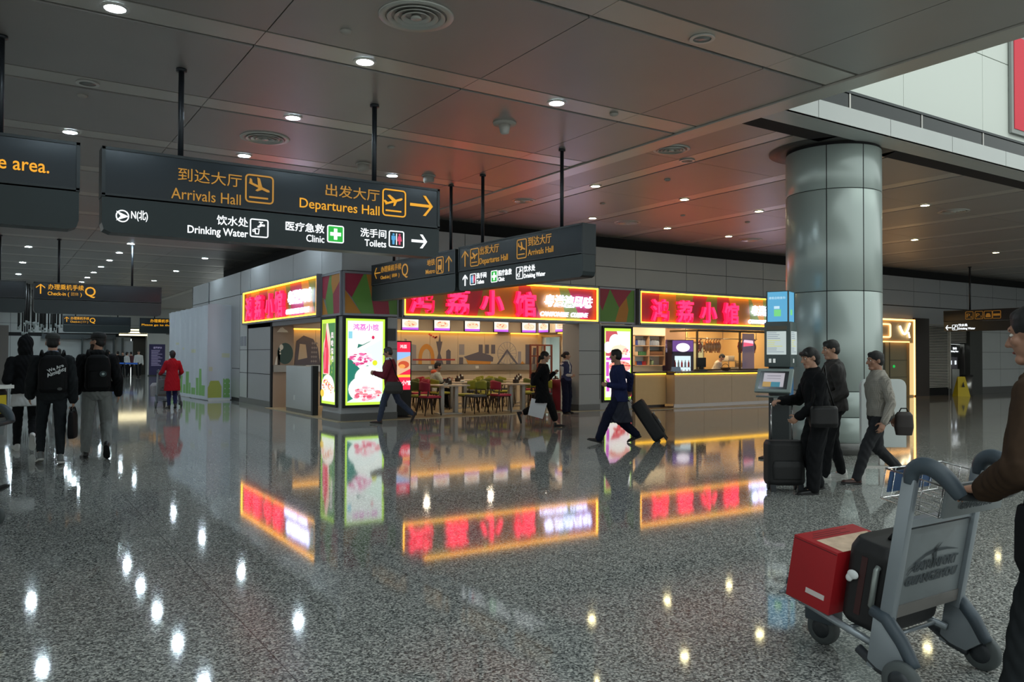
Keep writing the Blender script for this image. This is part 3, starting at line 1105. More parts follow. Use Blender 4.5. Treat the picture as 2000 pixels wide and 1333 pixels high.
pattern_panel('angular patterned panel facing front on the corner pillar', (6.66, Y0, 2.43), 0, 1.28, .90,
              [(0, [(0, .9), (0, .53), (.165, .36), (.445, .9)]), (1, [(0, .53), (0, 0), (.40, 0)]), (2, [(.445, .9), (.165, .36), (.40, 0), (.71, 0), (.64, .37), (.51, .9)]), (1, [(.51, .9), (.64, .37), (.66, .9)]),
               (0, [(.66, .9), (.64, .37), (.71, 0), (1.09, 0), (1.0, .9)]), (2, [(1.0, .9), (1.09, 0), (1.28, 0), (1.28, .9)])])
pattern_panel('angular patterned panel on the left face of the corner pillar', (X0, 18.38, 2.43), R(-90), 1.14, .90,
              [(0, [(0, .9), (0, .42), (.2, .35), (.47, .9)]), (1, [(0, .42), (0, 0), (.37, 0)]), (2, [(.47, .9), (.2, .35), (.37, 0), (.74, 0), (.69, .45), (.58, .7), (.60, .9)]),
               (1, [(.60, .9), (.58, .7), (.69, .45), (1.14, .75), (1.14, .9)]), (0, [(1.14, .75), (.69, .45), (.74, 0), (1.14, 0)])])
pattern_panel('small angular patterned panel between the two front signs', (13.98, Y0, 2.43), 0, 1.26, .90,
              [(0, [(0, .9), (0, .5), (.11, .3), (.38, .9)]), (2, [(0, .5), (0, 0), (.56, 0), (.71, .4), (.38, .9), (.11, .3)]), (0, [(.38, .9), (.71, .4), (1.17, .9)]), (1, [(.71, .4), (.56, 0), (.98, 0), (1.05, .35), (.98, .69)]),
               (2, [(1.17, .9), (.98, .69), (1.05, .35), (.98, 0), (1.26, 0), (1.26, .9)])])
# beam under the signs
ST('trim_7', MB().box(7.95, Y0 + .02, 2.345, 13.3, Y0 + .3, 2.42).box(15.18, Y0 + .02, 2.31, 22.4, Y0 + .3, 2.40).box(X0 + .02, 18.33, 2.28, X0 + .3, 25.0, 2.42), FRAMEM)
MB_ = MB().box(13.9, Y0 + .1, 2.38, 15.3, Y0 + .3, 3.38).box(X0 + .12, Y0 + .12, 2.38, 7.99, 18.4, 3.38).box(22.3, Y0 + .12, 2.3, 22.6, Y0 + .3, 3.38)
ST('wall_sign_backing', MB_, CLAD)

# ------------------------------------------------------------------ lightboxes with food pictures
def C_(col, s=1.15):
    return E_('poster_' + col.strip('#'), col, s)


def poster(t, w, h, layers, y=-.03, name='picture'):
    """layers: (colour, kind, data) drawn back to front on the lit face"""
    mb, mats, idx = MB(), [], {}
    for k, (col, kind, d) in enumerate(layers):
        m = C_(col)
        if m.name not in idx:
            idx[m.name] = len(mats)
            mats.append(m)
        poly = ring_poly(d[0], d[1], d[2], d[3], .004) if kind == 'r' else circ(*d[:4], 22, *(d[4:] if len(d) > 4 else ())) if kind == 'e' else d
        poly = [(min(max(px, 0.0), w), min(max(pz, 0.0), h)) for px, pz in poly]
        yy = y - .0006 * k
        n = len(poly)
        mb.add([(px, yy, pz) for px, pz in poly], [tuple(range(n))[::-1]], idx[m.name])
    return mb.build(name, mats, t)


def lightbox(label, loc, rz, w, h, layers, txt=None):
    t = T('lightbox', label, 'advertisement', loc, rz, 'food lightboxes')
    b = MB()
    b.box(-.06, -.05, -.06, w + .06, 0, 0).box(-.06, -.05, h, w + .06, 0, h + .06).box(-.06, -.05, 0, 0, 0, h).box(w, -.05, 0, w + .06, 0, h)
    b.build('frame', BLACK, t)
    poster(t, w, h, layers)
    if txt:
        text_mesh(txt, 'lettering', C_('#e03cc8', 1.2), t, depth=.003).location = (0, -.052, 0)
    return t


def meat(cx, cz, rx, rz, cols, n, seed):
    rr = random.Random(seed)
    out = []
    for k in range(n):
        a, q = rr.uniform(0, 2 * pi), math.sqrt(rr.random())
        out.append((rr.choice(cols), 'e', (cx + rx * q * cos(a), cz + rz * q * sin(a), rx * rr.uniform(.10, .24), rz * rr.uniform(.08, .2))))
    return out


LY = [('#c8ff46', 'r', (0, 0, .95, 1.96)), ('#e6fff0', 'r', (.05, .06, .90, 1.90)), ('#1f7a68', 'p', [(.05, .08), (.50, .3), (.62, .84), (.05, 1.2)]), ('#f4fff8', 'p', [(.05, 1.05), (.9, 1.5), (.9, 1.9), (.05, 1.9)]),
      ('#2f7868', 'p', [(.28, 1.28), (.56, 1.42), (.62, 1.46), (.40, 1.36), (.30, 1.38)]), ('#8ed2e4', 'r', (.07, 1.50, .16, 1.66)),
      ('#fffaff', 'p', [(.06, 1.1), (.36, .80), (.66, .98), (.62, 1.14), (.30, 1.28), (.12, 1.26)]), ('#d81e58', 'e', (.66, 1.53, .035, .04))]
LY += meat(.36, 1.04, .26, .15, ['#e05090', '#f4b4d2', '#d63c7c', '#ffe0ee', '#f070a8'], 40, 2)
LY += [('#f6fff6', 'e', (.55, .62, .34, .26)), ('#f2fff8', 'e', (.44, .36, .38, .30))] + meat(.50, .26, .30, .17, ['#f6a0b4', '#e65a78', '#ffd2da', '#fff0f0', '#f08c96'], 60, 3) + [('#e4e628', 'e', (.68, .95, .06, .06))]
lightbox('bright food lightbox on the front of the corner pillar with a pink title', (6.67, Y0 - .012, .36), 0, .95, 1.95, LY, [('鸿荔小馆', .17, 1.70, .155, 'LEFT', .012)])
LY = [('#c8ff46', 'r', (0, 0, .92, 1.96)), ('#3c7840', 'r', (.05, .30, .86, 1.86)), ('#86a832', 'r', (.05, 1.2, .30, 1.86)), ('#ffd8c8', 'p', [(.30, 1.86), (.40, 1.86), (.56, 1.5), (.52, .68), (.10, .68), (.12, 1.4), (.24, 1.55)]),
      ('#e2264a', 'p', [(.30, 1.75), (.36, 1.5), (.46, 1.2), (.44, .70), (.14, .70), (.12, 1.1), (.20, 1.45)]), ('#f25a78', 'p', [(.20, 1.3), (.30, 1.3), (.26, .8), (.17, .8)]),
      ('#ffb4a0', 'p', [(.40, 1.7), (.52, 1.4), (.56, .9), (.48, .9)]), ('#fff6ea', 'e', (.42, .38, .42, .30)), ('#f8fff0', 'r', (.05, .06, .86, .28))]
LY += meat(.30, .44, .22, .12, ['#f07850', '#d83c46', '#ffb08c', '#f2c850'], 24, 5) + meat(.62, .36, .20, .10, ['#f0a060', '#ffd0a0', '#e88c50'], 14, 6)
LY += [('#f0c83c', 'e', (.12, .24, .12, .09))] + meat(.70, .95, .10, .28, ['#a0c828', '#50963c', '#c8dc50'], 26, 8)
t = lightbox('narrow looking food lightbox on the left face of the corner pillar', (X0 - .012, 18.29, .36), R(-90), .92, 1.95, LY)
text_mesh([('风', .66, 1.52, .15, 'LEFT', .02), ('味', .66, 1.34, .15, 'LEFT', .02), ('烧', .66, 1.16, .15, 'LEFT', .02), ('腊', .66, .98, .15, 'LEFT', .02)], 'lettering', C_('#ffe6f0', 1.3), t, depth=.003).location = (0, -.052, 0)
LY = [('#c8ff46', 'r', (0, 0, .98, 1.98)), ('#fff4f2', 'r', (.05, .08, .94, 1.90)), ('#c8505a', 'p', [(.06, 1.90), (.92, 1.90), (.92, 1.70), (.40, 1.20), (.06, 1.22)]), ('#fffdf4', 'e', (.40, 1.62, .22, .20)), ('#fffaf0', 'e', (.14, 1.45, .16, .16)),
      ('#ffffff', 'p', [(.45, 1.9), (.94, 1.9), (.94, 1.2), (.7, 1.3)]), ('#f4e6c8', 'e', (.56, 1.38, .30, .14)), ('#50c88c', 'e', (.46, 1.36, .07, .05))] + meat(.70, 1.32, .24, .10, ['#e6505a', '#ff96a0', '#f0c8a0'], 22, 11)
LY += [('#e05ad2', 'r', (.06, 1.10, .94, 1.17)), ('#d250c8', 'r', (.06, .66, .16, 1.05)), ('#f0a096', 'e', (.55, .92, .40, .16)), ('#fffaf0', 'e', (.5, .78, .26, .16))] + meat(.55, .95, .34, .10, ['#e66450', '#ffb48c', '#d83c3c'], 26, 12)
LY += [('#d250c8', 'r', (.06, .24, .16, .60)), ('#dc2846', 'p', [(.18, .56), (.50, .52), (.96, .20), (.96, .08), (.5, .10)])] + meat(.60, .32, .34, .14, ['#e6463c', '#ff8c8c', '#c82832', '#ffd2c8'], 34, 13)
lightbox('food lightbox on the pillar left of the counter', (14.12, Y0 - .012, .27), 0, .97, 1.98, LY, None)

g = T('wall_grille', 'dark square grille on the corner pillar right of the lightbox', 'vent', (7.66, Y0, 1.80))
MB().box(0, -.03, 0, .26, 0, .32).build('frame', FRAMEM, g)
MB().box(.02, -.034, .02, .24, -.030, .30).build('mesh', M('grille_dark', '#3e4044', .6), g)

# ------------------------------------------------------------------ dining room shell
YB = 22.6
XB = 15.7
w = MB()
xs = [7.22, 7.9, 8.6, 9.6, 10.6, 11.6, 12.6, 13.6, 14.6, XB]
clad(w, xs, [.0, 1.02], .1, YB, 0, .004)
clad(w, xs, [1.2, 2.22], .1, YB, 0, .004)
w.box(7.2, YB - .18, 2.24, XB + .1, YB + .1, 2.9).box(7.2, YB + .06, 0, XB, YB + .14, 2.3)
ST('wall_back', w, TAN)
w = MB()
w.box(XB, 17.95, 0, XB + .12, 21.25, 2.9).box(XB, 22.25, 0, XB + .12, YB, 2.9).box(XB, 21.25, 2.12, XB + .12, 22.25, 2.9)
w.box(XB - .18, 19.0, 2.24, XB, YB - .16, 2.9)
ST('wall_side', w, TAN)
w = MB()
w.box(XB - .03, 21.2, 0, XB + .02, 21.27, 2.12, 0).box(XB - .03, 22.23, 0, XB + .02, 22.3, 2.12, 0).box(XB - .03, 21.2, 2.1, XB + .02, 22.3, 2.17, 0)
ST('door_2', w, STEEL)
ST('wall_scullery', MB().box(18.6, 19.6, 0, 18.7, 26, 2.6).box(XB + .12, 25.9, 0, 18.7, 26, 2.6).box(XB + .12, 19.5, 0, 18.7, 19.6, 2.6), M('white_tile_wall', '#dfe8e6', .4))
area_light('scullery_light', (17.2, 22.4, 2.5), (0, 0, 0), 2, 3, 60, (.9, 1, .98))
ST('ceiling_restaurant', MB().box(X0 + .15, Y0 + .3, 2.86, 22.5, YB + .2, 2.95), M('restaurant_ceiling', '#6b5a4e', .7))
ST('ceiling_scullery', MB().box(XB + .12, 19.5, 2.62, 18.7, 26, 2.7), WHITE)
lg = MB()
lg.box(X0 + 1.0, YB - .10, 1.0, XB, YB, 1.19).box(XB - .10, 22.3, 1.0, XB, YB - .1, 1.19)
ST('trim_8', lg, STEEL)
sk = T('led_strip', 'warm line of light under the bulkhead on the dining room back wall', 'light', (0, 0, 0))
MB().box(7.22, YB - .15, 2.205, 14.0, YB - .03, 2.235).box(14.6, YB - .15, 2.205, XB - .03, YB - .03, 2.235).build('tube', LED, sk)
MB().box(XB - .15, 19.2, 2.205, XB - .03, 21.2, 2.235).build('tube', LED, sk)
for x, l in ((8.6, 'left'), (11.2, 'middle'), (12.9, 'right')):
    o = MB().box(0, -.012, 0, .12, 0, .09).build('socket_plate', WHITE, loc=(x + .3, YB - .10, 1.06))
    tag(o, f'small white socket plate on the steel ledge, {l} one', 'socket', 'socket plates on the ledge')

# ceiling lamps of the dining room
DINL = E_('dining_lamp_disc', '#ffe8c8', 170)


def room_lamp(x, y, z, label, mat):
    t = T('downlight', label, 'ceiling light', (x, y, z), 0, 'lamps in the restaurant ceiling')
    MB().lathe((0, 0, 0), [(.085, -.01), (.11, -.01), (.11, 0), (.085, 0)], 24, cap=False).build('trim_ring', RINGM, t)
    MB().lathe((0, 0, -.006), [(.001, 0), (.085, 0)], 24, cap=False).build('lamp_disc', mat, t)


for i, x in enumerate((8.6, 10.8, 13.0, 15.0)):
    for j, y in enumerate((18.6, 21.2)):
        room_lamp(x, y, 2.855, f'warm ceiling lamp of the dining room, {["front", "back"][j]} line, {ORD[i]} from the left', DINL)
KITL = E_('kitchen_lamp_disc', '#ffd8a0', 400)
for i, x in enumerate((16.6, 18.4, 20.0, 21.4)):
    room_lamp(x, 18.7 if i < 2 else 19.2, 2.855, f'warm ceiling lamp over the kitchen behind the counter, {ORD[i]} from the left', KITL)
# menu screens
for k in range(7):
    lab = f'lit menu screen above the warm light line, {ORD[k]} from the left'
    if k < 5:
        loc, rz = (10.52 + k * 1.1, YB - .22, 2.25), 0
    else:
        loc, rz = (XB - .22, 22.2 - (k - 5) * .95, 2.25), R(-90)
    t = T('menu_screen', lab, 'screen', loc, rz, 'menu screens')
    MB().box(0, 0, 0, .58, .05, .36).build('housing', BLACK, t)
    rr = random.Random(k + 40)
    poster(t, .58, .36, [('#fff4e6', 'r', (.015, .015, .565, .345)), ('#c85ae6', 'r', (.015, .015, .565, .085)), ('#ffd8b4', 'e', (.30, .20, .22, .10))] +
           meat(.30 + rr.uniform(-.05, .05), .22, .16, .08, ['#e06440', '#f0b070', '#fff0d8', '#d84830'], 9, k), -.006)

# mural pieces on the back walls: flat cut-outs
MU1 = M('mural_slate', '#5d5a66', .6)
MU2 = M('mural_orange', '#c88a3c', .6)
MU3 = M('mural_grey', '#8d8a90', .6)
MU4 = M('mural_red', '#a5403c', .6)
MU5 = M('mural_white', '#e6e0d4', .6)
MU6 = M('mural_teal', '#3d5654', .6)
t = T('wall_mural', 'city skyline mural on the dining room back wall', 'mural', (10.2, YB - .002, 1.2))
m = MB()
q = lambda p, c, y=0: m.prism(p, -.006 - y, -.001, c)
q([(.5, 0), (.62, 0), (.60, .78), (.52, .80)], 2)
q([(.68, 0), (.92, 0), (.92, .60), (.70, .64)], 2)
q([(1.00, 0)] + circ(1.28, .18, .28, .46, 14, 180, 0) + [(1.56, 0), (1.44, 0)] + circ(1.28, .18, .16, .30, 12, 0, 180) + [(1.12, 0)], 1)
q([(.8, .12), (2.3, .12), (2.3, .17), (.8, .17)], 3, .002)
q([(1.60, 0), (1.88, 0), (1.76, .35), (1.84, .72), (1.62, .72), (1.70, .35)], 0)
q([(1.70, .72), (1.78, .72), (1.75, .98)], 0)
q([(1.98, 0), (2.14, 0), (2.14, .42), (2.06, .48), (1.98, .42)], 0)
for dx in (0, .05, -.06, -.14, .02, -.2):
    q(circ(1.58 + dx, .84 + abs(dx) * .5, .035, .03, 8), 3)
q([(2.45, .30), (2.64, .30), (2.64, .64), (2.45, .64)], 2)
q([(2.45, 0), (2.60, 0), (2.60, .22), (2.45, .22)], 0)
q([(2.78, .0), (3.62, 0), (3.72, .24), (2.70, .16)], 1)
q([(2.62, .24), (2.78, .12), (3.72, .08), (3.74, .22), (3.60, .30), (3.18, .40)], 0, .002)
for x in (3.18, 3.42, 3.66):
    q([(x, .34), (x + .15, .34), (x + .15, .64), (x, .64)], 0)
q([(3.88, 0), (3.96, 0), (4.28, .40), (4.64, 0), (4.72, 0), (4.28, .50)], 0, .002)
vs = circ(4.28, .36, .38, .38, 32)
for k in range(32):
    (xa, za), (xb, zb) = vs[k], vs[(k + 1) % 32]
    q([(xa, za), (xb, zb), (xb * .96 + 4.28 * .04, zb * .96 + .36 * .04), (xa * .96 + 4.28 * .04, za * .96 + .36 * .04)], 2)
for k in range(8):
    a_ = pi * k / 8
    q([(4.28 + .37 * cos(a_) - .006 * sin(a_), .36 + .37 * sin(a_) + .006 * cos(a_)), (4.28 - .37 * cos(a_) - .006 * sin(a_), .36 - .37 * sin(a_) + .006 * cos(a_)),
       (4.28 - .37 * cos(a_) + .006 * sin(a_), .36 - .37 * sin(a_) - .006 * cos(a_)), (4.28 + .37 * cos(a_) + .006 * sin(a_), .36 + .37 * sin(a_) - .006 * cos(a_))], 2, -.002)
q([(4.72, 0), (4.84, 0), (4.84, .42), (4.72, .42)], 2)
q([(4.80, 0), (4.98, 0), (4.9, .1)], 1)
q([(5.02, 0), (5.22, 0), (5.22, .66), (5.02, .66)], 0)
q([(5.30, 0), (5.42, 0), (5.46, .55), (5.34, .55)], 0)
m.build('cut_outs', [MU1, MU2, MU3, MU4, MU5], t)
t = T('wall_mural', 'arch and round window mural seen through the left opening', 'mural', (7.22, YB - .002, 1.2))
m = MB()
_pr = m.prism
m.prism = lambda p, a, b, c: _pr([(x * .62 - .06, z) for x, z in p], a, b, c)
m.prism([(.18, 0), (1.42, 0), (1.30, .50), (1.08, .74), (.62, .84), (.28, .68)], -.006, 0, 0)
m.prism([(.36, .14), (.80, .20), (.72, .58), (.44, .60)], -.008, -.006, 1)
for k in range(5):
    for j in range(3):
        m.prism([(1.0 + j * .1 + k * .01, .06 + k * .13), (1.06 + j * .1 + k * .01, .10 + k * .13), (1.0 + j * .1 + k * .01, .14 + k * .13), (.95 + j * .1 + k * .01, .10 + k * .13)], -.008, -.006, 2)
m.build('cut_outs', [MU1, TAN, MU3], t)
t = T('wall_mural', 'cloud and dark disc mural on the narrow wall by the left opening', 'mural', (6.66, YB - .12, 1.2))
MB().box(-.02, .0, -1.19, .56, .12, 1.5).build('wall_board', M('pinkish_wall_board', '#a08c7c', .5), t)
m = MB()
_pq = m.prism
m.prism = lambda p, a, b, c: (_pq([(x * .80, z) for x, z in p], a, b, c), m)[1]
m.prism(circ(.40, .32, .28, .30, 24), -.006, 0, 0).prism(circ(.26, .50, .07, .08, 14), -.008, -.006, 1).prism(circ(.22, .40, .03, .03, 10), -.008, -.006, 1).prism(circ(.22, .32, .03, .03, 10), -.008, -.006, 1)
m.prism([(.10, .92), (.16, .98), (.22, 1.04), (.30, 1.06), (.38, 1.0), (.46, .97), (.50, .92)], -.006, 0, 1).prism([(.03, 0), (.12, 0), (.12, .26), (.08, .2)], -.006, 0, 1).prism([(.14, 0), (.22, 0), (.22, .4), (.14, .42)], -.006, 0, 2)
m.build('cut_outs', [MU6, MU5, BLACK], t)
MB().box(-.02, -.06, -.2, .56, 0, -.01).build('ledge', STEEL, t)

# red lattice screen in the back right corner
t = T('lattice_screen', 'dark red wooden lattice screen in the back corner of the dining room', 'screen', (14.75, 21.6, 0))
WOODR = M('red_brown_wood', '#6b3428', .5)
for x in (0, .28, .56, .84):
    MB().box(x - .025, -.02, 0, x + .025, .03, 1.85).build('post', WOODR, t)
MB().box(-.02, -.015, 1.80, .86, .025, 1.85).box(-.02, -.015, 1.45, .86, .025, 1.49).box(-.02, -.015, .9, .86, .025, .94).box(-.02, -.015, .2, .86, .025, .24).build('rails', WOODR, t)

# exit sign
t = T('exit_sign', 'small green running man exit sign at the right of the menu screens', 'sign', (XB - .08, 19.9, 2.22), R(-90))
MB().box(0, 0, 0, .34, .05, .16).build('housing', M('exit_dark_green', '#0c3222', .4), t)
e = MB()
person_icon(e, .17, .08, .13, False, 0)
arrow(e, .06, .08, .08, 180, .2)
e.build('running_figure', E_('exit_green', '#28e0a0', 1.4), t)

# low grey partition in the left opening
t = T('low_partition', 'low grey partition with dark end in the left opening of the shop', 'partition', (X0 + .02, 21.2, 0), R(-90))
MB().box(0, 0, .1, 2.02, .12, 1.2).build('panel', CLADW, t, bev=.006)
MB().box(.0, .01, 0, 2.05, .11, .1).build('plinth', PLINTH, t)
MB().box(2.02, -.01, 0, 2.14, .13, 1.22).build('end_post', DGREY, t)
MB().box(.68, -.015, .32, .76, 0, .44).build('socket', WHITE, t)


def fire_cabinet(loc, rz, label):
    t = T('display_cabinet', label, 'cabinet', loc, rz, 'red cabinets')
    MB().box(0, 0, 0, .46, .34, .82).build('case', M('wine_red_case', '#8c2234', .4), t, bev=.01)
    f = MB()
    rframe(f, 0.0, 0.02, .46, .82, .05, .02, -.02, 0)
    f.build('front_frame', M('cream_frame', '#d8cdbb', .5), t)
    MB().box(.06, -.006, .08, .40, -.001, .76).build('door_glass', M('cabinet_glass', '#2a2224', .1), t)
    m = MB()
    for k in range(3):
        m.box(.14, -.012, .16 + k * .2, .30, -.006, .24 + k * .2, k % 2)
    m.build('contents', [M('cab_grey', '#8a8580', .5), M('cab_red', '#a03a3a', .5)], t)


fire_cabinet((12.86, 17.4, .02), R(15), 'red cabinet with cream framed glass front beside the pillar and the waitress')
fire_cabinet((7.62, 20.6, .02), R(-60), 'red cabinet with cream frame behind the low grey partition')

# standing red screen totem at the entrance
t = T('screen_totem', 'slim black totem with a red lit picture beside the corner pillar', 'screen', (8.10, 17.55, 0), R(-4))
MB().box(0, 0, .05, .40, .09, 1.83).build('housing', BLACK, t, bev=.006)
MB().lathe((.2, .05, 0), [(.26, 0), (.26, .02), (.1, .05)], 24).build('base', BLACK, t)
poster(t, .40, 1.83, [('#f01e46', 'r', (.03, .66, .37, 1.80)), ('#96bef0', 'r', (.03, 1.28, .37, 1.56)), ('#e0b088', 'p', [(.03, 1.0), (.37, 1.16), (.37, 1.48), (.03, 1.36)]), ('#c8502c', 'e', (.2, 1.26, .14, .09)), ('#f0a050', 'e', (.16, 1.22, .08, .05)), ('#ffc83c', 'r', (.03, .96, .37, 1.02)), ('#f01e46', 'r', (.03, .66, .37, .95))], -.004)
text_mesh([('鸿荔', .10, 1.66, .09, 'LEFT', .01), ('小馆', .14, .78, .12, 'LEFT', .02)], 'lettering', C_('#ffffff'), t, depth=.002).location = (0, -.012, 0)
# ------------------------------------------------------------------ dining tables and chairs
TOP = M('table_top_cream', '#c9b8a4', .35)
LEGG = M('table_leg_grey', '#a9a5a0', .4, .2)
DWOOD = M('dark_chair_wood', '#2a1d18', .45)
CHAIRC = {'green': M('olive_green_upholstery', '#8c8f2c', .6), 'red': M('wine_red_upholstery', '#a3213c', .6), 'dark green': M('moss_upholstery', '#5d6528', .6)}
SEATC = {'green': M('lime_seat', '#a8a53a', .6), 'red': M('red_seat', '#b42846', .6), 'grey': M('grey_seat', '#5a5c60', .6)}


def make_chair(bc, sc):
    t = T('dining_chair', '', 'chair')
    s = MB()
    s.prismz(ring_poly(-.22, -.21, .22, .23, .07), .43, .48)
    s.build('seat', SEATC[sc], t, bev=.012)
    b = MB()

    def bk(u, v):
        a = (u - .5) * 2.3
        return (.23 * sin(a) * 1.08, -.05 - .23 * cos(a) * .75, .60 + v * (.24 - .05 * abs(u - .5) * 2))
    n, k = 14, 5
    vs = [bk(i / n, j / k) for j in range(k + 1) for i in range(n + 1)]
    vo = [(x * 1.07, y - .022, z) for x, y, z in vs]
    W = n + 1
    N = len(vs)
    fs = [(j * W + i, j * W + i + 1, (j + 1) * W + i + 1, (j + 1) * W + i) for j in range(k) for i in range(n)]
    fs += [tuple(q + N for q in f[::-1]) for f in fs]
    rim = [i for i in range(W)] + [j * W + n for j in range(1, k + 1)] + [k * W + i for i in range(n - 1, -1, -1)] + [j * W for j in range(k - 1, 0, -1)]
    fs += [(rim[i], rim[(i + 1) % len(rim)], rim[(i + 1) % len(rim)] + N, rim[i] + N) for i in range(len(rim))]
    b.add(vs + vo, fs, 0, True)
    b.build('backrest', CHAIRC[bc], t)
    for sx, sy in ((1, 1), (-1, 1), (1, -1), (-1, -1)):
        l = MB()
        if sy > 0:
            l.tube([(sx * .18, .17, .44), (sx * .21, .20, 0)], [.02, .013], 8)
        else:
            l.tube([(sx * .21, -.16, .66), (sx * .19, -.17, .44), (sx * .21, -.26, 0)], [.014, .02, .013], 8)
        l.build('leg', DWOOD, t)
    MB().tube([(-.18, .17, .42), (.18, .17, .42), (.19, -.17, .42), (-.19, -.17, .42)], .016, 6, closed=True).build('seat_frame', DWOOD, t)
    return t


chair_protos = {}
table_proto = None


def make_table(label, x, y):
    global table_proto
    if table_proto is None:
        t = table_proto = T('dining_table', label, 'table', (x, y, .012), 0, 'dining tables')
        MB().prismz(ring_poly(-.42, -.40, .42, .40, .06), .70, .735).build('tabletop', TOP, t, bev=.006)
        for sx in (-.2, .2):
            MB().box(sx - .05, -.06, .02, sx + .05, .06, .70).build('leg', LEGG, t, bev=.01)
        MB().box(-.30, -.2, 0, .30, .2, .02).build('base_plate', LEGG, t, bev=.006)
        return t
    return dup(table_proto, (x, y, .012), None, label)


cnt = {}


def chair(bc, sc, x, y, rz, where):
    lab = f'{bc} dining chair, {sc} seat, {where}'
    if (bc, sc) not in chair_protos:
        c = chair_protos[(bc, sc)] = make_chair(bc, sc)
        c.location, c.rotation_euler = (x, y, .012), (0, 0, R(rz))
        c['label'], c['group'] = lab, 'dining chairs'
    else:
        dup(chair_protos[(bc, sc)], (x, y, .012), R(rz), lab, 'dining chairs')


CB = MATS['matt_black']
rnd = random.Random(5)
tabs = [(9.75, 17.95, 'front row'), (11.80, 17.95, 'front row'), (13.6, 18.6, 'front row'),
        (9.0, 19.7, 'middle row'), (11.0, 19.7, 'middle row'), (13.0, 19.7, 'middle row'), (9.9, 21.3, 'back row'), (12.0, 21.3, 'back row'), (14.0, 21.1, 'back row')]
cols_c = [('red', 'red'), ('green', 'green'), ('dark green', 'green'), ('green', 'grey')]
caddies = []
rowc = {}
for n, (x, y, row) in enumerate(tabs):
    i = rowc[row] = rowc.get(row, -1) + 1
    make_table(f'cream dining table in the {row}, {ORD[i]} from the left', x, y)
    tl = f'{ORD[i]} {row} table'
    for j, (dx, dy, rz, w_) in enumerate(((-.68, -.275, -90, 'near left place'), (-.68, .275, -90, 'far left place'), (.68, -.275, 90, 'near right place'), (.68, .275, 90, 'far right place'))):
        bc, sc = [('red', 'red'), ('dark green', 'green'), ('green', 'grey'), ('green', 'green')][(j + [0, 0, 0, 2, 3, 1, 1, 0, 2][n]) % 4]
        if n == 6 and j == 0:
            bc, sc = 'red', 'red'
        chair(bc, sc, x + dx + rnd.uniform(-.04, .04), y + dy + rnd.uniform(-.02, .02), rz + rnd.uniform(-6, 6), f'{w_}, {tl}')
    cd = T('condiment_caddy', f'dark condiment caddy on the {tl}', 'caddy', (x + .05, y + .1, .747), .3, 'table caddies')
    MB().box(-.07, -.05, 0, .07, .05, .10).build('box', DWOOD, cd, bev=.004)
    MB().cyl((-.03, 0, .10), .022, .07, 12).build('sauce_bottle', M('sauce_brown', '#3a1712', .3), cd)
    MB().box(.0, -.03, .10, .05, .03, .15).build('napkins', WHITE, cd)
for x, y, l in ((9.55, 17.75, 'first'), (11.0, 19.45, 'second middle')):
    o = MB().lathe((0, 0, 0), [(.04, 0), (.075, .045), (.07, .045), (.035, .006)], 20).build('bowl', WHITE, loc=(x, y, .747))
    tag(o, f'white bowl on the {l} table', 'bowl')

# ------------------------------------------------------------------ counter
t = T('service_counter', 'long tan service counter with a glowing yellow line under its top', 'counter', (16.4, 16.72, .012))
WOODP = M('counter_panel_tan', '#c2ae96', .45, noise=.06, scale=6)
WOODL = M('counter_panel_warm', '#d0b07e', .45, noise=.06, scale=6)
m = MB()
for k in range(5):
    m.box(k * 1.18 + .004, 0, .10, k * 1.18 + 1.176, .03, .93)
m.box(0, .03, .10, 5.9, .6, .93)
m.build('front_panel', WOODP, t)
MB().box(0.0, .02, 0, 4.2, .05, .10).build('kick_plate', M('white_kick_plate', '#d6d4d8', .35), t)
MB().box(4.2, .03, 0, 5.9, .05, .10).build('dark_kick_plate', DGREY, t)
MB().box(-.02, -.06, .985, 5.95, .66, 1.03).build('worktop', M('dark_worktop', '#38302e', .3), t, bev=.006)
MB().box(0, -.02, .945, 5.9, .01, .975).build('led_line', E_('counter_led', '#ffc02a', 3.6), t)
t = T('counter_end_cabinet', 'warm wood end cabinet of the counter with a glowing yellow line', 'counter', (15.22, 17.06, .012))
MB().box(0, 0, .08, 1.16, .5, .93).build('front_panel', WOODL, t)
MB().box(0.0, .03, 0, 1.15, .4, .08).build('kick_plate', DWOOD, t)
MB().box(-.02, -.04, .985, 1.17, .56, 1.03).build('worktop', MATS['dark_worktop'], t, bev=.006)
MB().box(0, -.02, .945, 1.15, .01, .975).build('led_line', MATS['counter_led'], t)
# cash terminal and small things on the counter
t = T('cash_terminal', 'black cash terminal on the counter before the fridge', 'till', (17.75, 17.0, 1.042), R(-10))
MB().box(-.16, -.03, .12, .16, .02, .40).build('screen_back', BLACK, t, bev=.008)
MB().box(-.05, -.05, .0, .05, .05, .14).build('stand', BLACK, t)
MB().box(-.15, -.12, 0, .15, .14, .05).build('base', DGREY, t, bev=.006)
t = T('price_card', 'small pale blue card standing on the counter end', 'card', (16.55, 16.95, 1.042))
MB().add([(0, 0, 0), (.34, 0, 0), (.34, .05, .13), (0, .05, .13), (0, .10, 0), (.34, .10, 0)], [(0, 1, 2, 3), (3, 2, 5, 4), (0, 3, 4), (1, 5, 2), (0, 4, 5, 1)]).build('card', M('card_blue', '#9fb6d8', .5), t)
t = T('fruit_basket', 'dark wicker basket on the counter beside the glass kitchen', 'basket', (18.85, 17.05, 1.042))
MB().lathe((0, 0, 0), [(.09, 0), (.17, .10), (.16, .10), (.08, .01)], 20).build('basket', M('wicker_dark', '#4a3322', .7, noise=.4, scale=60), t)
MB().tube([(.16 * cos(a), 0, .09 + .12 * sin(a)) for a in np.linspace(0, pi, 12)], .008, 6).build('handle', MATS['wicker_dark'], t)

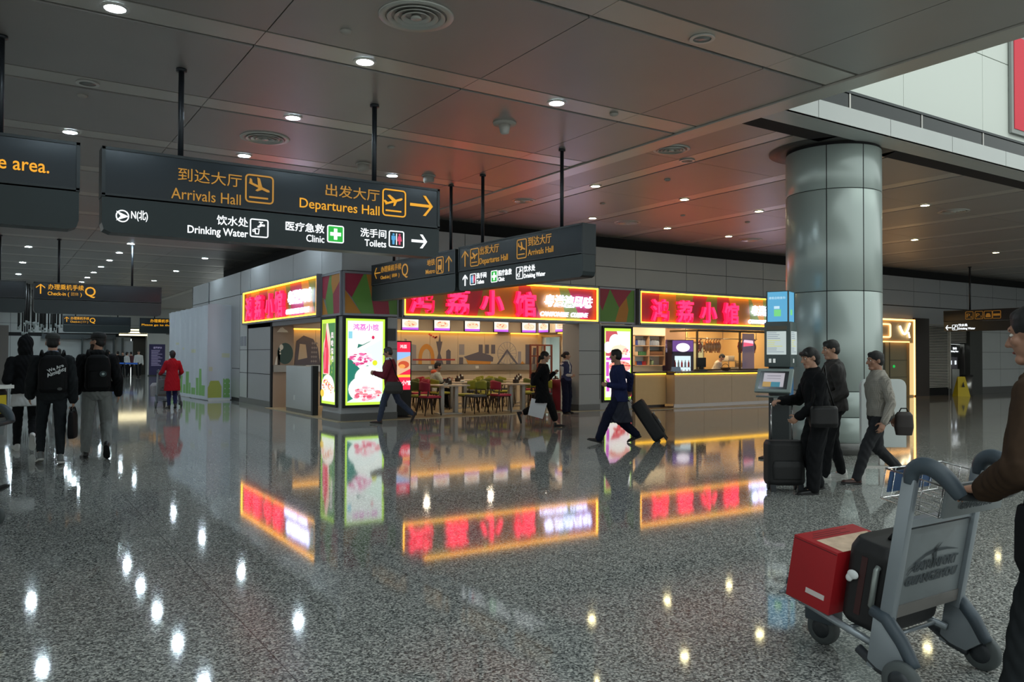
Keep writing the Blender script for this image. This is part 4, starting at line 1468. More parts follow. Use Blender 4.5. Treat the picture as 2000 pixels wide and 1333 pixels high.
# ------------------------------------------------------------------ shelves with drinks behind the counter
YS = 19.55
ST('wall_counter_back', MB().box(XB + .1, YS + .02, 0, 19.7, YS + .12, 2.9), M('counter_back_wall', '#a98f80', .6))
t = T('drinks_shelf', 'wall shelf in six bays holding bottles and cans', 'shelf', (17.12, YS - .32, 1.17))
SH = M('shelf_wood_pale', '#c0a896', .5)
MB().box(0, .28, 0, 1.32, .30, .98).build('back_board', M('shelf_back_dark', '#453a3e', .6), t)
for z in (0, .31, .63, .96):
    MB().box(0, 0, z, 1.32, .28, z + .022).build('shelf_board', SH, t)
for x in (0, .61, 1.30):
    MB().box(x, 0, 0, x + .022, .28, .98).build('upright', SH, t)
BOT = {'blue': M('bottle_blue', '#3c4fa8', .3), 'clear': M('bottle_clear', '#8fa2c4', .2), 'green': M('can_green', '#3f7a58', .3), 'red': M('can_red', '#b8303a', .3), 'cream': M('can_cream', '#d8c8b8', .3), 'orange': M('can_orange', '#d87838', .3)}


def bottle_proto(c, tall):
    t = T('drink_bottle' if tall else 'drink_can', '', 'bottle' if tall else 'can')
    if tall:
        MB().lathe((0, 0, 0), [(.028, 0), (.03, .01), (.03, .13), (.012, .18), (.012, .20)], 12).build('body', BOT[c], t)
        MB().cyl((0, 0, .20), .014, .02, 10).build('cap', WHITE, t)
    else:
        MB().lathe((0, 0, 0), [(.028, 0), (.032, .008), (.032, .115), (.027, .125)], 12).build('body', BOT[c], t)
    return t


bp = {}
WN = {'blue': 'blue drink bottle', 'clear': 'clear drink bottle', 'green': 'green drink can', 'red': 'red drink can', 'cream': 'cream coloured drink can', 'orange': 'orange drink can'}


def drink(c, tall, x, y, z, where, grp):
    k = (c, tall)
    lab = f'{WN[c]} {where}'
    if k not in bp:
        o = bp[k] = bottle_proto(c, tall)
        o.location = (x, y, z)
        o['label'], o['group'] = lab, grp
    else:
        dup(bp[k], (x, y, z), None, lab, grp)


sx0, sy0, sz0 = 17.12, YS - .20, 1.17
for row, (c, tall, z, xs_, bay) in enumerate([('blue', True, .652, [.05 + .07 * k for k in range(4)], 'top left bay'), ('clear', True, .652, [.34 + .07 * k for k in range(6)], 'top left bay'), ('clear', True, .652, [.88 + .075 * k for k in range(9)], 'top right bay'),
                                           ('cream', False, .332, [.05 + .07 * k for k in range(4)], 'middle left bay'), ('green', False, .332, [.38 + .07 * k for k in range(6)], 'middle left bay'),
                                           ('orange', False, .022, [.05 + .07 * k for k in range(3)], 'bottom left bay'), ('blue', False, .022, [.28 + .07 * k for k in range(4)], 'bottom left bay'), ('red', False, .022, [.58 + .07 * k for k in range(3)], 'bottom left bay')]):
    for k, x in enumerate(xs_):
        if c == 'blue' and not tall:
            WN['blue'] = 'blue drink can'
        else:
            WN['blue'] = 'blue drink bottle'
        drink(c, tall, sx0 + x * .76, sy0, sz0 + z, f'in the {bay} of the shelf, {ORD[k]} of its row', f'drinks in the {bay}')
t = T('storage_basket', 'brown basket in the middle right bay of the drinks shelf', 'basket', (17.78, YS - .30, 1.502))
MB().box(0, 0, 0, .58, .22, .13).build('basket', M('basket_brown', '#6e5040', .7, noise=.3, scale=40), t, bev=.02)
MB().box(.02, .02, .13, .56, .20, .17).build('contents', BLACK, t, bev=.02)
t = T('storage_jar', 'pale green jar in the bottom right bay of the drinks shelf', 'jar', (17.95, YS - .2, 1.192))
MB().lathe((0, 0, 0), [(.06, 0), (.07, .02), (.07, .13), (.05, .16)], 18).build('body', M('jar_green', '#8aa890', .3), t)
MB().cyl((0, 0, .16), .05, .03, 16).build('lid', WHITE, t)

# purple banner and fridge
t = T('roll_up_banner', 'dark purple banner with white characters left of the fridge', 'banner', (18.50, YS - .16, 0))
MB().box(0, 0, 0, .56, .03, 2.02).build('panel', M('banner_purple', '#3d2c5e', .6), t)
text_mesh([('大好河山', .06, 1.80, .12), ('幸山', .10, 1.60, .20, 'LEFT', .02)], 'lettering', E_('banner_pale', '#c8c0dc', .5), t, depth=.004)
t = T('drinks_fridge', 'dark purple drinks fridge with a lit header and lit glass door', 'fridge', (18.22, 18.70, 0), R(-30))
FP = M('fridge_dark_purple', '#2e2548', .35)
m = MB()
m.box(0, 0, 0, .05, .62, 2.0).box(.65, 0, 0, .70, .62, 2.0).box(0, .58, 0, .70, .62, 2.0).box(0, 0, 1.96, .70, .62, 2.0).box(0, 0, 0, .70, .62, .12).box(0, 0, 1.54, .70, .5, 1.62)
m.build('cabinet', FP, t)
MB().box(.02, -.02, 1.63, .68, .0, 1.98).build('header', E_('fridge_header_purple', '#7a4ea0', .8), t)
MB().prism(circ(.35, 1.76, .22, .14, 20), -.03, -.02).build('header_mark', E_('fridge_header_white', '#f4e8f4', 1.4), t)
MB().box(.05, .12, .12, .65, .16, 1.54).build('lit_interior', E_('fridge_inside', '#d8eef4', 1.1), t)
f = MB()
f.box(.05, .0, .12, .09, .03, 1.54).box(.61, .0, .12, .65, .03, 1.54).box(.09, .0, .12, .61, .03, .17).box(.09, 0, 1.49, .61, .03, 1.54)
f.build('door_frame', FP, t)
for z in (.5, .82, 1.12):
    MB().box(.06, .03, z, .64, .12, z + .015).build('shelf', CHROME, t)
for z in (.515, .835, 1.135):
    for k in range(5):
        drink('clear' if k % 2 else 'red', True, 18.22 + (.12 + k * .11) * cos(R(30)) + .075 * .5, 18.70 - (.12 + k * .11) * .5 + .075 * cos(R(30)), z + .0, f'inside the lit fridge, {ORD[k]} on the {"low" if z < .6 else "middle" if z < .9 else "upper"} shelf', 'bottles in the fridge')

# ------------------------------------------------------------------ glass kitchen with roast ducks
KX0, KX1, KY = 18.05, 21.75, 17.45
ST('wall_kitchen_back', MB().box(19.7, 20.4, 0, 22.5, 20.5, 2.9).box(22.4, Y0 + .3, 0, 22.5, 20.4, 2.9).box(19.7, 19.55, 0, 19.8, 20.4, 2.9), M('kitchen_wall_yellow', '#d9bc84', .5))
ST('door_3', MB().box(20.75, 20.36, 0, 21.35, 20.4, 1.95).box(20.70, 20.34, 0, 20.75, 20.4, 2.0, 1).box(21.35, 20.34, 0, 21.40, 20.4, 2.0, 1).box(20.7, 20.34, 1.95, 21.4, 20.4, 2.0, 1), [M('pale_green_door', '#bcd0c0', .4), STEEL])
fr = MB()
for x in (KX0, 19.95, KX1):
    fr.box(x - .025, KY - .025, 1.03, x + .025, KY + .025, 2.28)
fr.box(KX0, KY - .025, 2.24, KX1, KY + .025, 2.30).box(KX0, KY - .025, 1.04, KX1, KY + .025, 1.09)
fr.box(KX0 - .025, KY, 2.24, KX0 + .025, 18.6, 2.30)
ST('window_2', fr, M('kitchen_frame', '#5e4a34', .4, .4))
gm = bpy.data.materials.new('clear_glass')
gm.use_nodes = True
_n = gm.node_tree
_n.nodes.remove(_n.nodes['Principled BSDF'])
_tr, _gl, _mx = _n.nodes.new('ShaderNodeBsdfTransparent'), _n.nodes.new('ShaderNodeBsdfGlossy'), _n.nodes.new('ShaderNodeMixShader')
_gl.inputs['Roughness'].default_value = 0.02
_mx.inputs[0].default_value = 0.05
_n.links.new(_tr.outputs[0], _mx.inputs[1])
_n.links.new(_gl.outputs[0], _mx.inputs[2])
_n.links.new(_mx.outputs[0], _n.nodes['Material Output'].inputs[0])
ST('window_2_glass', MB().box(KX0 + .025, KY - .004, 1.09, 19.925, KY + .004, 2.24).box(19.975, KY - .004, 1.09, KX1 - .025, KY + .004, 2.24), gm)
t = T('glass_reflection', 'lilac reflection on the kitchen glass, painted as a translucent sheet', 'poster', (20.05, KY - .012, 1.09))
MB().box(0, -.004, 0, .56, 0, 1.12).build('sheet', M('lilac_reflection', '#b9a8cc', .4, alpha=.72), t)  # tinted sheet stands in for a purple reflection in the glass
poster(t, .56, 1.12, [('#e65a78', 'p', [(.04, .70), (.52, .74), (.50, .82), (.06, .84)]), ('#f0c8d8', 'p', [(.05, .84), (.52, .80), (.50, .90), (.08, .92)])], -.006)  # glowing pink bands painted onto the reflection sheet
t = T('duck_rail', 'steel hanging rail over the kitchen counter carrying roast meat', 'rail', (18.3, 18.15, 2.05))
MB().tube([(0, 0, 0), (3.3, 0, 0)], .012, 8).build('bar', STEEL, t)
for x in (.05, 1.65, 3.25):
    MB().tube([(x, 0, 0), (x, 0, .81)], .008, 6).build('hanger', STEEL, t)
DK1 = M('roast_skin_brown', '#9a4a1c', .25, noise=.35, scale=14, spec=.8)
DK2 = M('roast_skin_gold', '#d8902e', .25, noise=.3, scale=14, spec=.8)
DK3 = M('roast_skin_red', '#8e2a1a', .22, noise=.35, scale=14, spec=.8)


def duck_proto(m):
    t = T('roast_duck', '', 'roast duck')
    b = MB().ell((0, 0, -.26), (.075, .07, .13), n=14, m=10).ell((0, .02, -.14), (.05, .05, .06), n=12, m=8).ell((0, 0, -.36), (.05, .045, .05), n=12, m=8)
    b.build('body', m, t)
    for s in (-1, 1):
        MB().tube([(s * .06, 0, -.18), (s * .10, .0, -.25), (s * .07, -.02, -.31)], [.022, .018, .01], 8).build('wing', m, t)
        MB().tube([(s * .035, 0, -.36), (s * .05, 0, -.42), (s * .045, 0, -.46)], [.028, .018, .01], 8).build('leg', m, t)
    MB().tube([(0, .01, -.10), (.01, 0, -.05), (.02, -.02, -.03), (.03, -.05, -.04)], [.02, .016, .022, .012], 8).build('neck', m, t)
    MB().tube([(0, 0, .014), (.012, 0, .0), (0, 0, -.05)], .004, 6).build('hook', STEEL, t)
    return t


dp = {}
for k, (x, m, l) in enumerate([(18.9, DK1, 'large brown roast duck hanging at the left end of the kitchen rail')] + [(19.14 + k * .125, DK2, f'golden roast chicken on the kitchen rail, {ORD[k]} from the left') for k in range(6)] +
                              [(20.75 + k * .14, DK3, f'dark red roast duck right of the lilac reflection, {ORD[k]} from the left') for k in range(6)]):
    if m.name not in dp:
        o = dp[m.name] = duck_proto(m)
        o.location = (x, 18.15, 2.05)
        o['label'], o['group'] = l, 'roast meat on the kitchen rail'
    else:
        dup(dp[m.name], (x, 18.15, 2.05), rnd.uniform(-.5, .5), l, 'roast meat on the kitchen rail')
t = T('steel_rack', 'steel kitchen rack with white boxes behind the glass at the right', 'rack', (21.5, 19.3, 0))
for z in (.9, 1.3):
    MB().box(0, 0, z, .85, .45, z + .02).build('shelf', STEEL, t)
for x in (0, .82):
    for y in (0, .42):
        MB().box(x, y, 0, x + .03, y + .03, 1.35).build('post', STEEL, t)
for k in range(2):
    o = MB().box(0, 0, 0, .30, .3, .18).build('food_box', WHITE, bev=.01, loc=(21.55 + k * .42, 19.35, .922 if k else 1.322))
    tag(o, ['white box on the top shelf of the kitchen rack', 'white box on the lower shelf of the kitchen rack'][k], 'box')
o = MB().box(0, 0, 0, 2.6, .45, .04).build('chopping_board', M('board_wood', '#caa878', .5), loc=(18.9, 18.0, 1.0))
tag(o, 'long pale chopping board under the roast ducks', 'board')
t = T('kitchen_worktable', 'steel worktable behind the kitchen glass carrying the chopping board', 'table', (18.8, 17.9, .0))
MB().box(0, 0, .94, 2.9, .7, 1.0).build('top', STEEL, t)
MB().box(.05, .05, 0, 2.85, .65, .94).build('cabinet', STEEL, t)
# ------------------------------------------------------------------ information kiosk
KD = M('kiosk_dark_grey', '#34393a', .45, .2)
KT = M('kiosk_teal_grey', '#596463', .4, .3)
t = T('information_kiosk', 'tall information kiosk with a glowing blue cube and a tilted touch screen', 'kiosk', (9.80, 7.80, 0), R(-68))
MB().box(-.22, -.36, 0, .22, .26, .03).build('base_plate', M('kiosk_base_brown', '#2e2724', .5), t, bev=.006)
MB().box(-.15, -.10, .03, .15, .12, 1.34).build('post', KD, t, bev=.008)
MB().box(.152, -.09, .9, .156, .10, 1.34).build('blue_side', M('kiosk_blue_side', '#3c6f9c', .4), t)
b = MB().box(-.19, -.17, 1.34, .19, .17, 1.99)
b.build('display_housing', KT, t, bev=.01)
c = MB().box(-.155, -.15, 2.0, .155, .15, 2.44)
c.build('cube', E_('kiosk_blue', '#63b8e4', .85), t, bev=.004)
c = MB()
for sx in (-1, 1):
    for sy in (-1, 1):
        c.box(sx * .155 - .010, sy * .15 - .010, 1.99, sx * .155 + .010, sy * .15 + .010, 2.445)
c.box(-.165, -.16, 2.44, .165, .16, 2.452).box(-.17, -.165, 1.985, .17, .165, 2.002)
c.build('cube_edges', KT, t)
text_mesh([('旅客自助查询', -.125, 2.335, .040, 'LEFT', .004)], 'cube_lettering', E_('kiosk_pale', '#c6e6f6', 1.0), t, depth=.003).location = (0, -.152, 0)
c = MB()
for y, xs_ in ((-.153, (-.06, .06)),):
    c.prism([(-.05, 2.19), (.03, 2.19), (.03, 2.23), (-.05, 2.23)], y - .002, y, 0).prism([(-.05, 2.08), (.05, 2.08), (.05, 2.18), (-.05, 2.18)], y - .002, y, 1)
c.box(.156, -.05, 2.1, .159, .04, 2.18, 1)
c.build('cube_marks', [MATS['kiosk_pale'], E_('kiosk_green', '#7ee08a', .9)], t)
c = MB()
c.box(-.15, -.176, 1.52, .13, -.171, 1.86)
c.box(.191, -.14, 1.52, .196, .14, 1.86)
c.build('list_display', E_('kiosk_list_white', '#c8d6d4', .85), t)
c = MB()
rr = random.Random(3)
for k in range(11):
    z = 1.835 - k * .028
    w_ = rr.uniform(.10, .24)
    c.box(-.14, -.179, z, -.14 + w_, -.1765, z + .009, k // 4 % 2)
    c.box(.1965, -.13, z, .199, -.13 + w_ * .9, z + .009, k // 4 % 2)
c.build('list_rows', [E_('kiosk_row_grey', '#9aa6b4', .7), E_('kiosk_row_yellow', '#d8d878', .85)], t)
c = MB()
c.prism([(-.15, 1.88), (.14, 1.88), (.14, 1.94), (-.15, 1.94)], -.175, -.171, 0)
for k in range(2):
    c.box(-.12 + k * .06, -.175, 1.40, -.085 + k * .06, -.171, 1.46, 1)
c.box(.192, -.04, 1.40, .196, 0, 1.46, 1)
c.build('small_panels', [M('kiosk_brown_strip', '#6b6455', .5), E_('kiosk_socket_white', '#d8e0dc', .7)], t)
# tilted screen
_t = Matrix.Rotation(R(-28), 4, 'X')
s = MB()
s.add([_t @ Vector(v) for v in [(-.26, -.02, -.19), (.26, -.02, -.19), (.26, -.02, .19), (-.26, -.02, .19), (-.26, .03, -.19), (.26, .03, -.19), (.26, .03, .19), (-.26, .03, .19)]],
      [(0, 1, 2, 3), (7, 6, 5, 4), (0, 4, 5, 1), (1, 5, 6, 2), (2, 6, 7, 3), (3, 7, 4, 0)])
o = s.build('touch_screen', M('screen_frame_pale', '#93a09c', .4), t, bev=.012)
o.location = (-.02, -.26, 1.14)
s = MB()
def quad(x0, z0, x1, z1, y, mi):
    s.add([_t @ Vector(v) for v in [(x0, y, z0), (x1, y, z0), (x1, y, z1), (x0, y, z1)]], [(0, 1, 2, 3)], mi)
quad(-.205, -.145, .205, .145, -.0215, 0)
quad(-.15, -.11, .15, .115, -.0225, 1)
quad(-.15, -.11, -.03, -.03, -.0235, 2)
quad(-.03, -.11, .10, -.03, -.0235, 3)
quad(-.10, .06, .10, .075, -.0235, 4)
quad(-.10, .02, .10, .03, -.0235, 4)
o2 = s.build('screen_picture', [M('screen_black', '#2c2c30', .2), E_('screen_white', '#c4c0c8', .75), E_('screen_ochre', '#c8a050', .7), E_('screen_teal', '#3c8aa0', .7), E_('screen_text_grey', '#9a96a6', .6)], o)
MB().box(-.24, -.40, .90, .26, .0, .925).build('shelf', M('kiosk_shelf', '#6d7775', .35, .4), t, bev=.004)
MB().box(-.07, -.12, .84, .02, -.101, .89).build('label_plate', WHITE, t)

# white rounded board on legs behind the walking man in the checked shirt
t = T('standing_board', 'white round-topped standing board partly hidden behind the man in the checked shirt', 'board', (10.25, 6.47, 0), R(-36))
pl = [(-.30, .26), (.30, .26), (.30, 1.10)] + [(.21 + .09 * cos(a), 1.10 + .09 * sin(a)) for a in np.linspace(0, pi / 2, 6)] + [(-.21 + .09 * cos(a), 1.10 + .09 * sin(a)) for a in np.linspace(pi / 2, pi, 6)]
MB().prism(pl, -.04, .04).build('panel', M('board_white', '#c3c9c7', .35), t, bev=.01)
for x in (-.27, -.02):
    MB().box(x - .03, -.03, 0, x + .03, .03, .27).build('leg', WHITE, t)
MB().box(-.32, -.14, 0, .05, .14, .02).build('foot', STEEL, t)

# ------------------------------------------------------------------ warm lit doorway and things at the right
t = T('lit_portal', 'warm glowing portal frame around a doorway at the right of the round column', 'doorway', (27.0, Y0 - .02, 0))
PB = M('portal_beige', '#c9ac80', .5)
MB().box(0, 0, 2.05, 2.2, .2, 2.88).box(1.85, 0, 0, 2.2, .2, 2.05).build('surround', PB, t)
MB().box(2.14, -.03, .05, 2.2, 0, 2.88).box(0, -.03, 2.83, 2.2, 0, 2.88).box(0, -.02, 2.02, 1.85, 0, 2.05).build('edge_light', E_('portal_led', '#ffb860', 4.5), t)
MB().box(1.86, -.012, .06, 2.13, -.002, 2.0).build('side_glow_panel', E_('portal_panel', '#ffd890', .9), t)
f = MB()
rframe(f, -.6, 2.18, .62, 2.70, .05, .1, -.05, -.01)
f.build('sign_outline', E_('portal_sign_outline', '#ffc478', 2.6), t)
f = MB().tube([(1.15 + .65 * u, -.06, 2.62 - .35 * sin(u * pi) + .12 * u) for u in np.linspace(0, 1, 12)], .035, 8).tube([(1.7, -.06, 2.4), (1.78, -.06, 2.2)], .03, 8)
f.build('glowing_ornament', E_('portal_ornament', '#fff0c8', 3.2), t)
MB().box(0, .10, 0, 1.85, .16, 2.05).build('door_panel', M('portal_door', '#8d8468', .5), t)
MB().box(0.25, .08, 0, .45, .10, 2.0).box(.72, .085, 0, .76, .10, 2.05).box(.76, .09, 1.35, 1.85, .10, 1.37).box(.76, .09, .72, 1.85, .10, .74).build('door_joints', M('portal_joint', '#4d4a3c', .5), t)
MB().prism(circ(1.0, 1.13, .05, .05, 14), .07, .10).build('exit_lamp', E_('green_lamp', '#14b44c', 1.2), t)
ST('column_brown', MB().box(29.22, Y0 - .05, 0, 30.15, Y0 + .3, 2.95), M('brown_column', '#2e2620', .5))
g = MB()
for k in range(40):
    g.add([(30.22, Y0 + .02, .3 + k * .062), (31.75, Y0 + .02, .3 + k * .062), (31.75, Y0 + .06, .335 + k * .062), (30.22, Y0 + .06, .335 + k * .062)], [(0, 1, 2, 3)])
g.box(30.18, Y0, .24, 30.24, Y0 + .1, 2.8).box(31.70, Y0, .24, 31.77, Y0 + .1, 2.8).box(30.2, Y0 + .1, 0, 31.77, Y0 + .12, 2.8, 1).box(31.77, Y0 + .1, 2.0, 33.0, Y0 + .12, 2.8, 1)
for k in range(12):
    g.add([(31.77, Y0 + .02, 2.05 + k * .062), (33.0, Y0 + .02, 2.05 + k * .062), (33.0, Y0 + .06, 2.085 + k * .062), (31.77, Y0 + .06, 2.085 + k * .062)], [(0, 1, 2, 3)])
ST('trim_9', g, [M('louvre_metal', '#c8c4ba', .5), GAP])
ST('wall_niche', MB().box(31.77, Y0 + .5, 0, 33.0, Y0 + .55, 2.0).box(31.77, Y0 + .1, 0, 31.82, Y0 + .5, 2.0, 1).box(32.95, Y0 + .1, 0, 33.0, Y0 + .5, 2.0, 1), [DGREY, STEEL])
ST('column_dark', MB().box(33.0, Y0 - .1, 0, 33.95, Y0 + .3, 3.37), M('dark_grey_column', '#3f403c', .5))
t = T('water_dispenser', 'drinking water dispenser in the niche with a small lit sign above', 'water dispenser', (32.0, Y0 + .12, 0))
MB().box(.08, 0, 0, .62, .36, 1.0).build('cabinet', M('dispenser_pale', '#a9aaa4', .4, .2), t, bev=.01)
MB().box(.0, .05, 1.0, .58, .36, 1.48).build('tank', M('dispenser_tank', '#6c6870', .3), t, bev=.02)
for x in (.02, .36):
    MB().box(x, .02, 1.18, x + .07, .05, 1.34).build('tap_light', E_('tap_white', '#dfe8f0', 1.2), t)
MB().box(.05, .1, 1.62, .85, .14, 1.92).build('sign_panel', M('niche_sign', '#2c2e30', .4), t)
text_mesh([('饮水处', .30, 1.79, .10, 'LEFT', .02), ('Drinking Water', .16, 1.68, .085, 'LEFT', .02)], 'lettering', WHT, t).location = (0, .094, 0)
t = T('litter_bin', 'steel litter bin with a black lid by the drinking water niche', 'bin', (32.05, 16.7, 0))
MB().cyl((0, 0, .0), .2, .74, 24).build('body', STEEL, t)
MB().cyl((0, 0, .74), .24, .05, 24).build('lid', BLACK, t)
t = T('wet_floor_sign', 'yellow folding caution sign on the floor near the bin', 'caution sign', (30.9, 16.3, 0), R(-40))
YW = M('caution_yellow', '#c8b41e', .5)
for s_ in (-1, 1):
    MB().add([(-.22, s_ * .26, 0), (.22, s_ * .26, 0), (.13, s_ * .02, .74), (-.13, s_ * .02, .74), (-.22, s_ * .24, 0), (.22, s_ * .24, 0), (.13, s_ * .0, .74), (-.13, s_ * .0, .74)],
             [(0, 1, 2, 3), (7, 6, 5, 4), (0, 4, 5, 1), (1, 5, 6, 2), (2, 6, 7, 3), (3, 7, 4, 0)]).build('panel', YW, t)
MB().prism([(-.05, .35), (.05, .35), (.0, .55)], -.19, -.17).build('warning_mark', BLACK, t)

# ------------------------------------------------------------------ white hoarding with printed skyline
CLW, CLG, CLY, CLP = M('hoarding_cloth', '#c4cad2', .7), M('hoarding_green_print', '#7fb06a', .7), M('hoarding_yellow_print', '#aab254', .7), M('hoarding_pale_print', '#c6c8b0', .7)
t = T('cloth_hoarding', 'white cloth hoarding with a green printed skyline along its foot', 'hoarding', (0, 0, 0))


def cloth(fn, length, height, shape, nu, nv, name):
    mb = MB()
    vs = [fn(i / nu, j / nv) for j in range(nv + 1) for i in range(nu + 1)]
    o = 0
    W = nu + 1
    fs = {}
    for j in range(nv):
        for i in range(nu):
            c = shape((i + .5) / nu * length, (j + .5) / nv * height)
            fs.setdefault(c, []).append((j * W + i, j * W + i + 1, (j + 1) * W + i + 1, (j + 1) * W + i))
    mb.v = vs
    for c, l in fs.items():
        mb.f += l
        mb.m += [c] * len(l)
        mb.sm += [True] * len(l)
    return mb.build(name, [CLW, CLG, CLY, CLP], t)


def shape_front(x, z):
    if z < .08:
        return 0
    if .02 < x < .44 and z < .95 - abs(x - .23) * 2.6 and z < .62:
        return 2
    if .48 < x < .70 and z < .68:
        return 0 if (int(x * 30) % 4 == 0 and int(z * 24) % 4 == 0) else 1
    if abs(x - .56) < .12 and abs(z - 1.45) < .06 or abs(x - .1) < .06 and abs(z - 1.0) < .08:
        return 3
    return 0


def shape_side(x, z):
    if z < .10:
        return 0
    k = int(x / .42)
    hh = [.55, .35, .62, .30, .75, .42, .9, .5, .36, .70, 1.0, .45, .6][k % 13]
    if x > .3 and z < hh and (x / .42 - k) > (.12 if k % 3 else .4):
        return 1
    if (abs(x - 2.2) < .16 and abs(z - 1.7) < .05) or (abs(x - 1.4) < .2 and abs(z - 1.9) < .04) or (abs(x - 3.6) < .22 and abs(z - 1.6) < .05):
        return 3
    return 0


cloth(lambda u, v: (5.86 + 1.0 * u, 26.95 + .016 * sin(u * 9 + 2 * v) * (1 - v * .4), .02 + 3.08 * v + .012 * sin(u * 6) * v), 1.0, 3.1, shape_front, 64, 90, 'front_cloth')
cloth(lambda u, v: (5.60 + .26 * u + .035 * sin(u * 46 + 1.5 * sin(v * 3)) * (.4 + .6 * v) + .012 * sin(u * 97), 32.2 - 5.25 * u, .02 + 3.0 * v + .06 * u * v), 5.3, 3.1, shape_side, 160, 80, 'side_cloth')
fr = MB()
for p in ((5.93, 27.02), (6.5, 27.02), (5.72, 32.1), (5.85, 29.6)):
    fr.box(p[0], p[1], 0, p[0] + .05, p[1] + .05, 3.0)
fr.box(5.93, 27.02, 2.95, 6.56, 27.07, 3.0)
fr.build('support_frame', STEEL, t)
MB().box(5.88, 26.9, 0, 6.56, 26.94, .05).build('skirting_tape', WHITE, t)

# ------------------------------------------------------------------ far hall: notice board, queue barrier, hanging rods
t = T('notice_board', 'purple notice board standing in front of the far white pillar', 'notice board', (9.05, 59.0, 0))
MB().box(0, 0, .05, 1.0, .12, 2.15).build('panel', M('notice_purple', '#35305e', .5), t)
MB().box(-.05, -.1, 0, 1.05, .25, .06).build('foot', DGREY, t)
nb = E_('notice_white', '#b4b0d8', .5)
m = MB()
rr = random.Random(9)
for k in range(13):
    m.box(.12, -.008, 1.72 - k * .085, .12 + rr.uniform(.4, .74), -.002, 1.74 - k * .085)
m.build('text_rows', nb, t)
text_mesh([('温馨提示', .24, 1.86, .14, 'LEFT', .01)], 'heading', nb, t)
sp = [(6.05, 57.5), (6.45, 56.2), (7.0, 54.8), (7.50, 52.9)]
for k, (x, y) in enumerate(sp):
    t = T('queue_post', f'black queue barrier post with blue belt, {ORD[k]} from the left', 'barrier post', (x, y, 0), 0, 'queue barrier posts')
    MB().lathe((0, 0, 0), [(.17, 0), (.17, .012), (.04, .03)], 20).build('foot', BLACK, t)
    MB().cyl((0, 0, .02), .032, .95, 12).build('pole', BLACK, t)
    if k < 3:
        x2, y2 = sp[k + 1]
        d = Vector((x2 - x, y2 - y, 0))
        nn = Vector((-d.y, d.x, 0)).normalized() * .004
        MB().obox((d.x / 2, d.y / 2, .90), d / 2, nn, (0, 0, .05)).build('belt', M('belt_blue', '#1e62c8', .5), t)
rr = random.Random(21)
hr = None
for k in range(34):
    x, y = 1.6 + rr.uniform(-.9, 1.1), 47 + rr.uniform(-3, 3)
    zb = 2.55 + rr.uniform(0, .5)
    x = .9 + 1.9 * (k + rr.uniform(-.3, .3)) / 34 + .3
    z1 = CZ + .02
    t = T('hanging_rod', f'black hanging rod over the far hall, {["left", "middle", "right"][min(2, k // 12)]} third, {ORD[k % 12]} from left', 'hanging rod', (x, y, zb), 0, 'hanging black rods')
    MB().cyl((0, 0, 0), .035, z1 - zb, 8).build('rod', BLACK, t)
    MB().cyl((0, 0, -.16), .05, .16, 8).build('end_lamp', M('rod_end_pale', '#8f9694', .4), t)
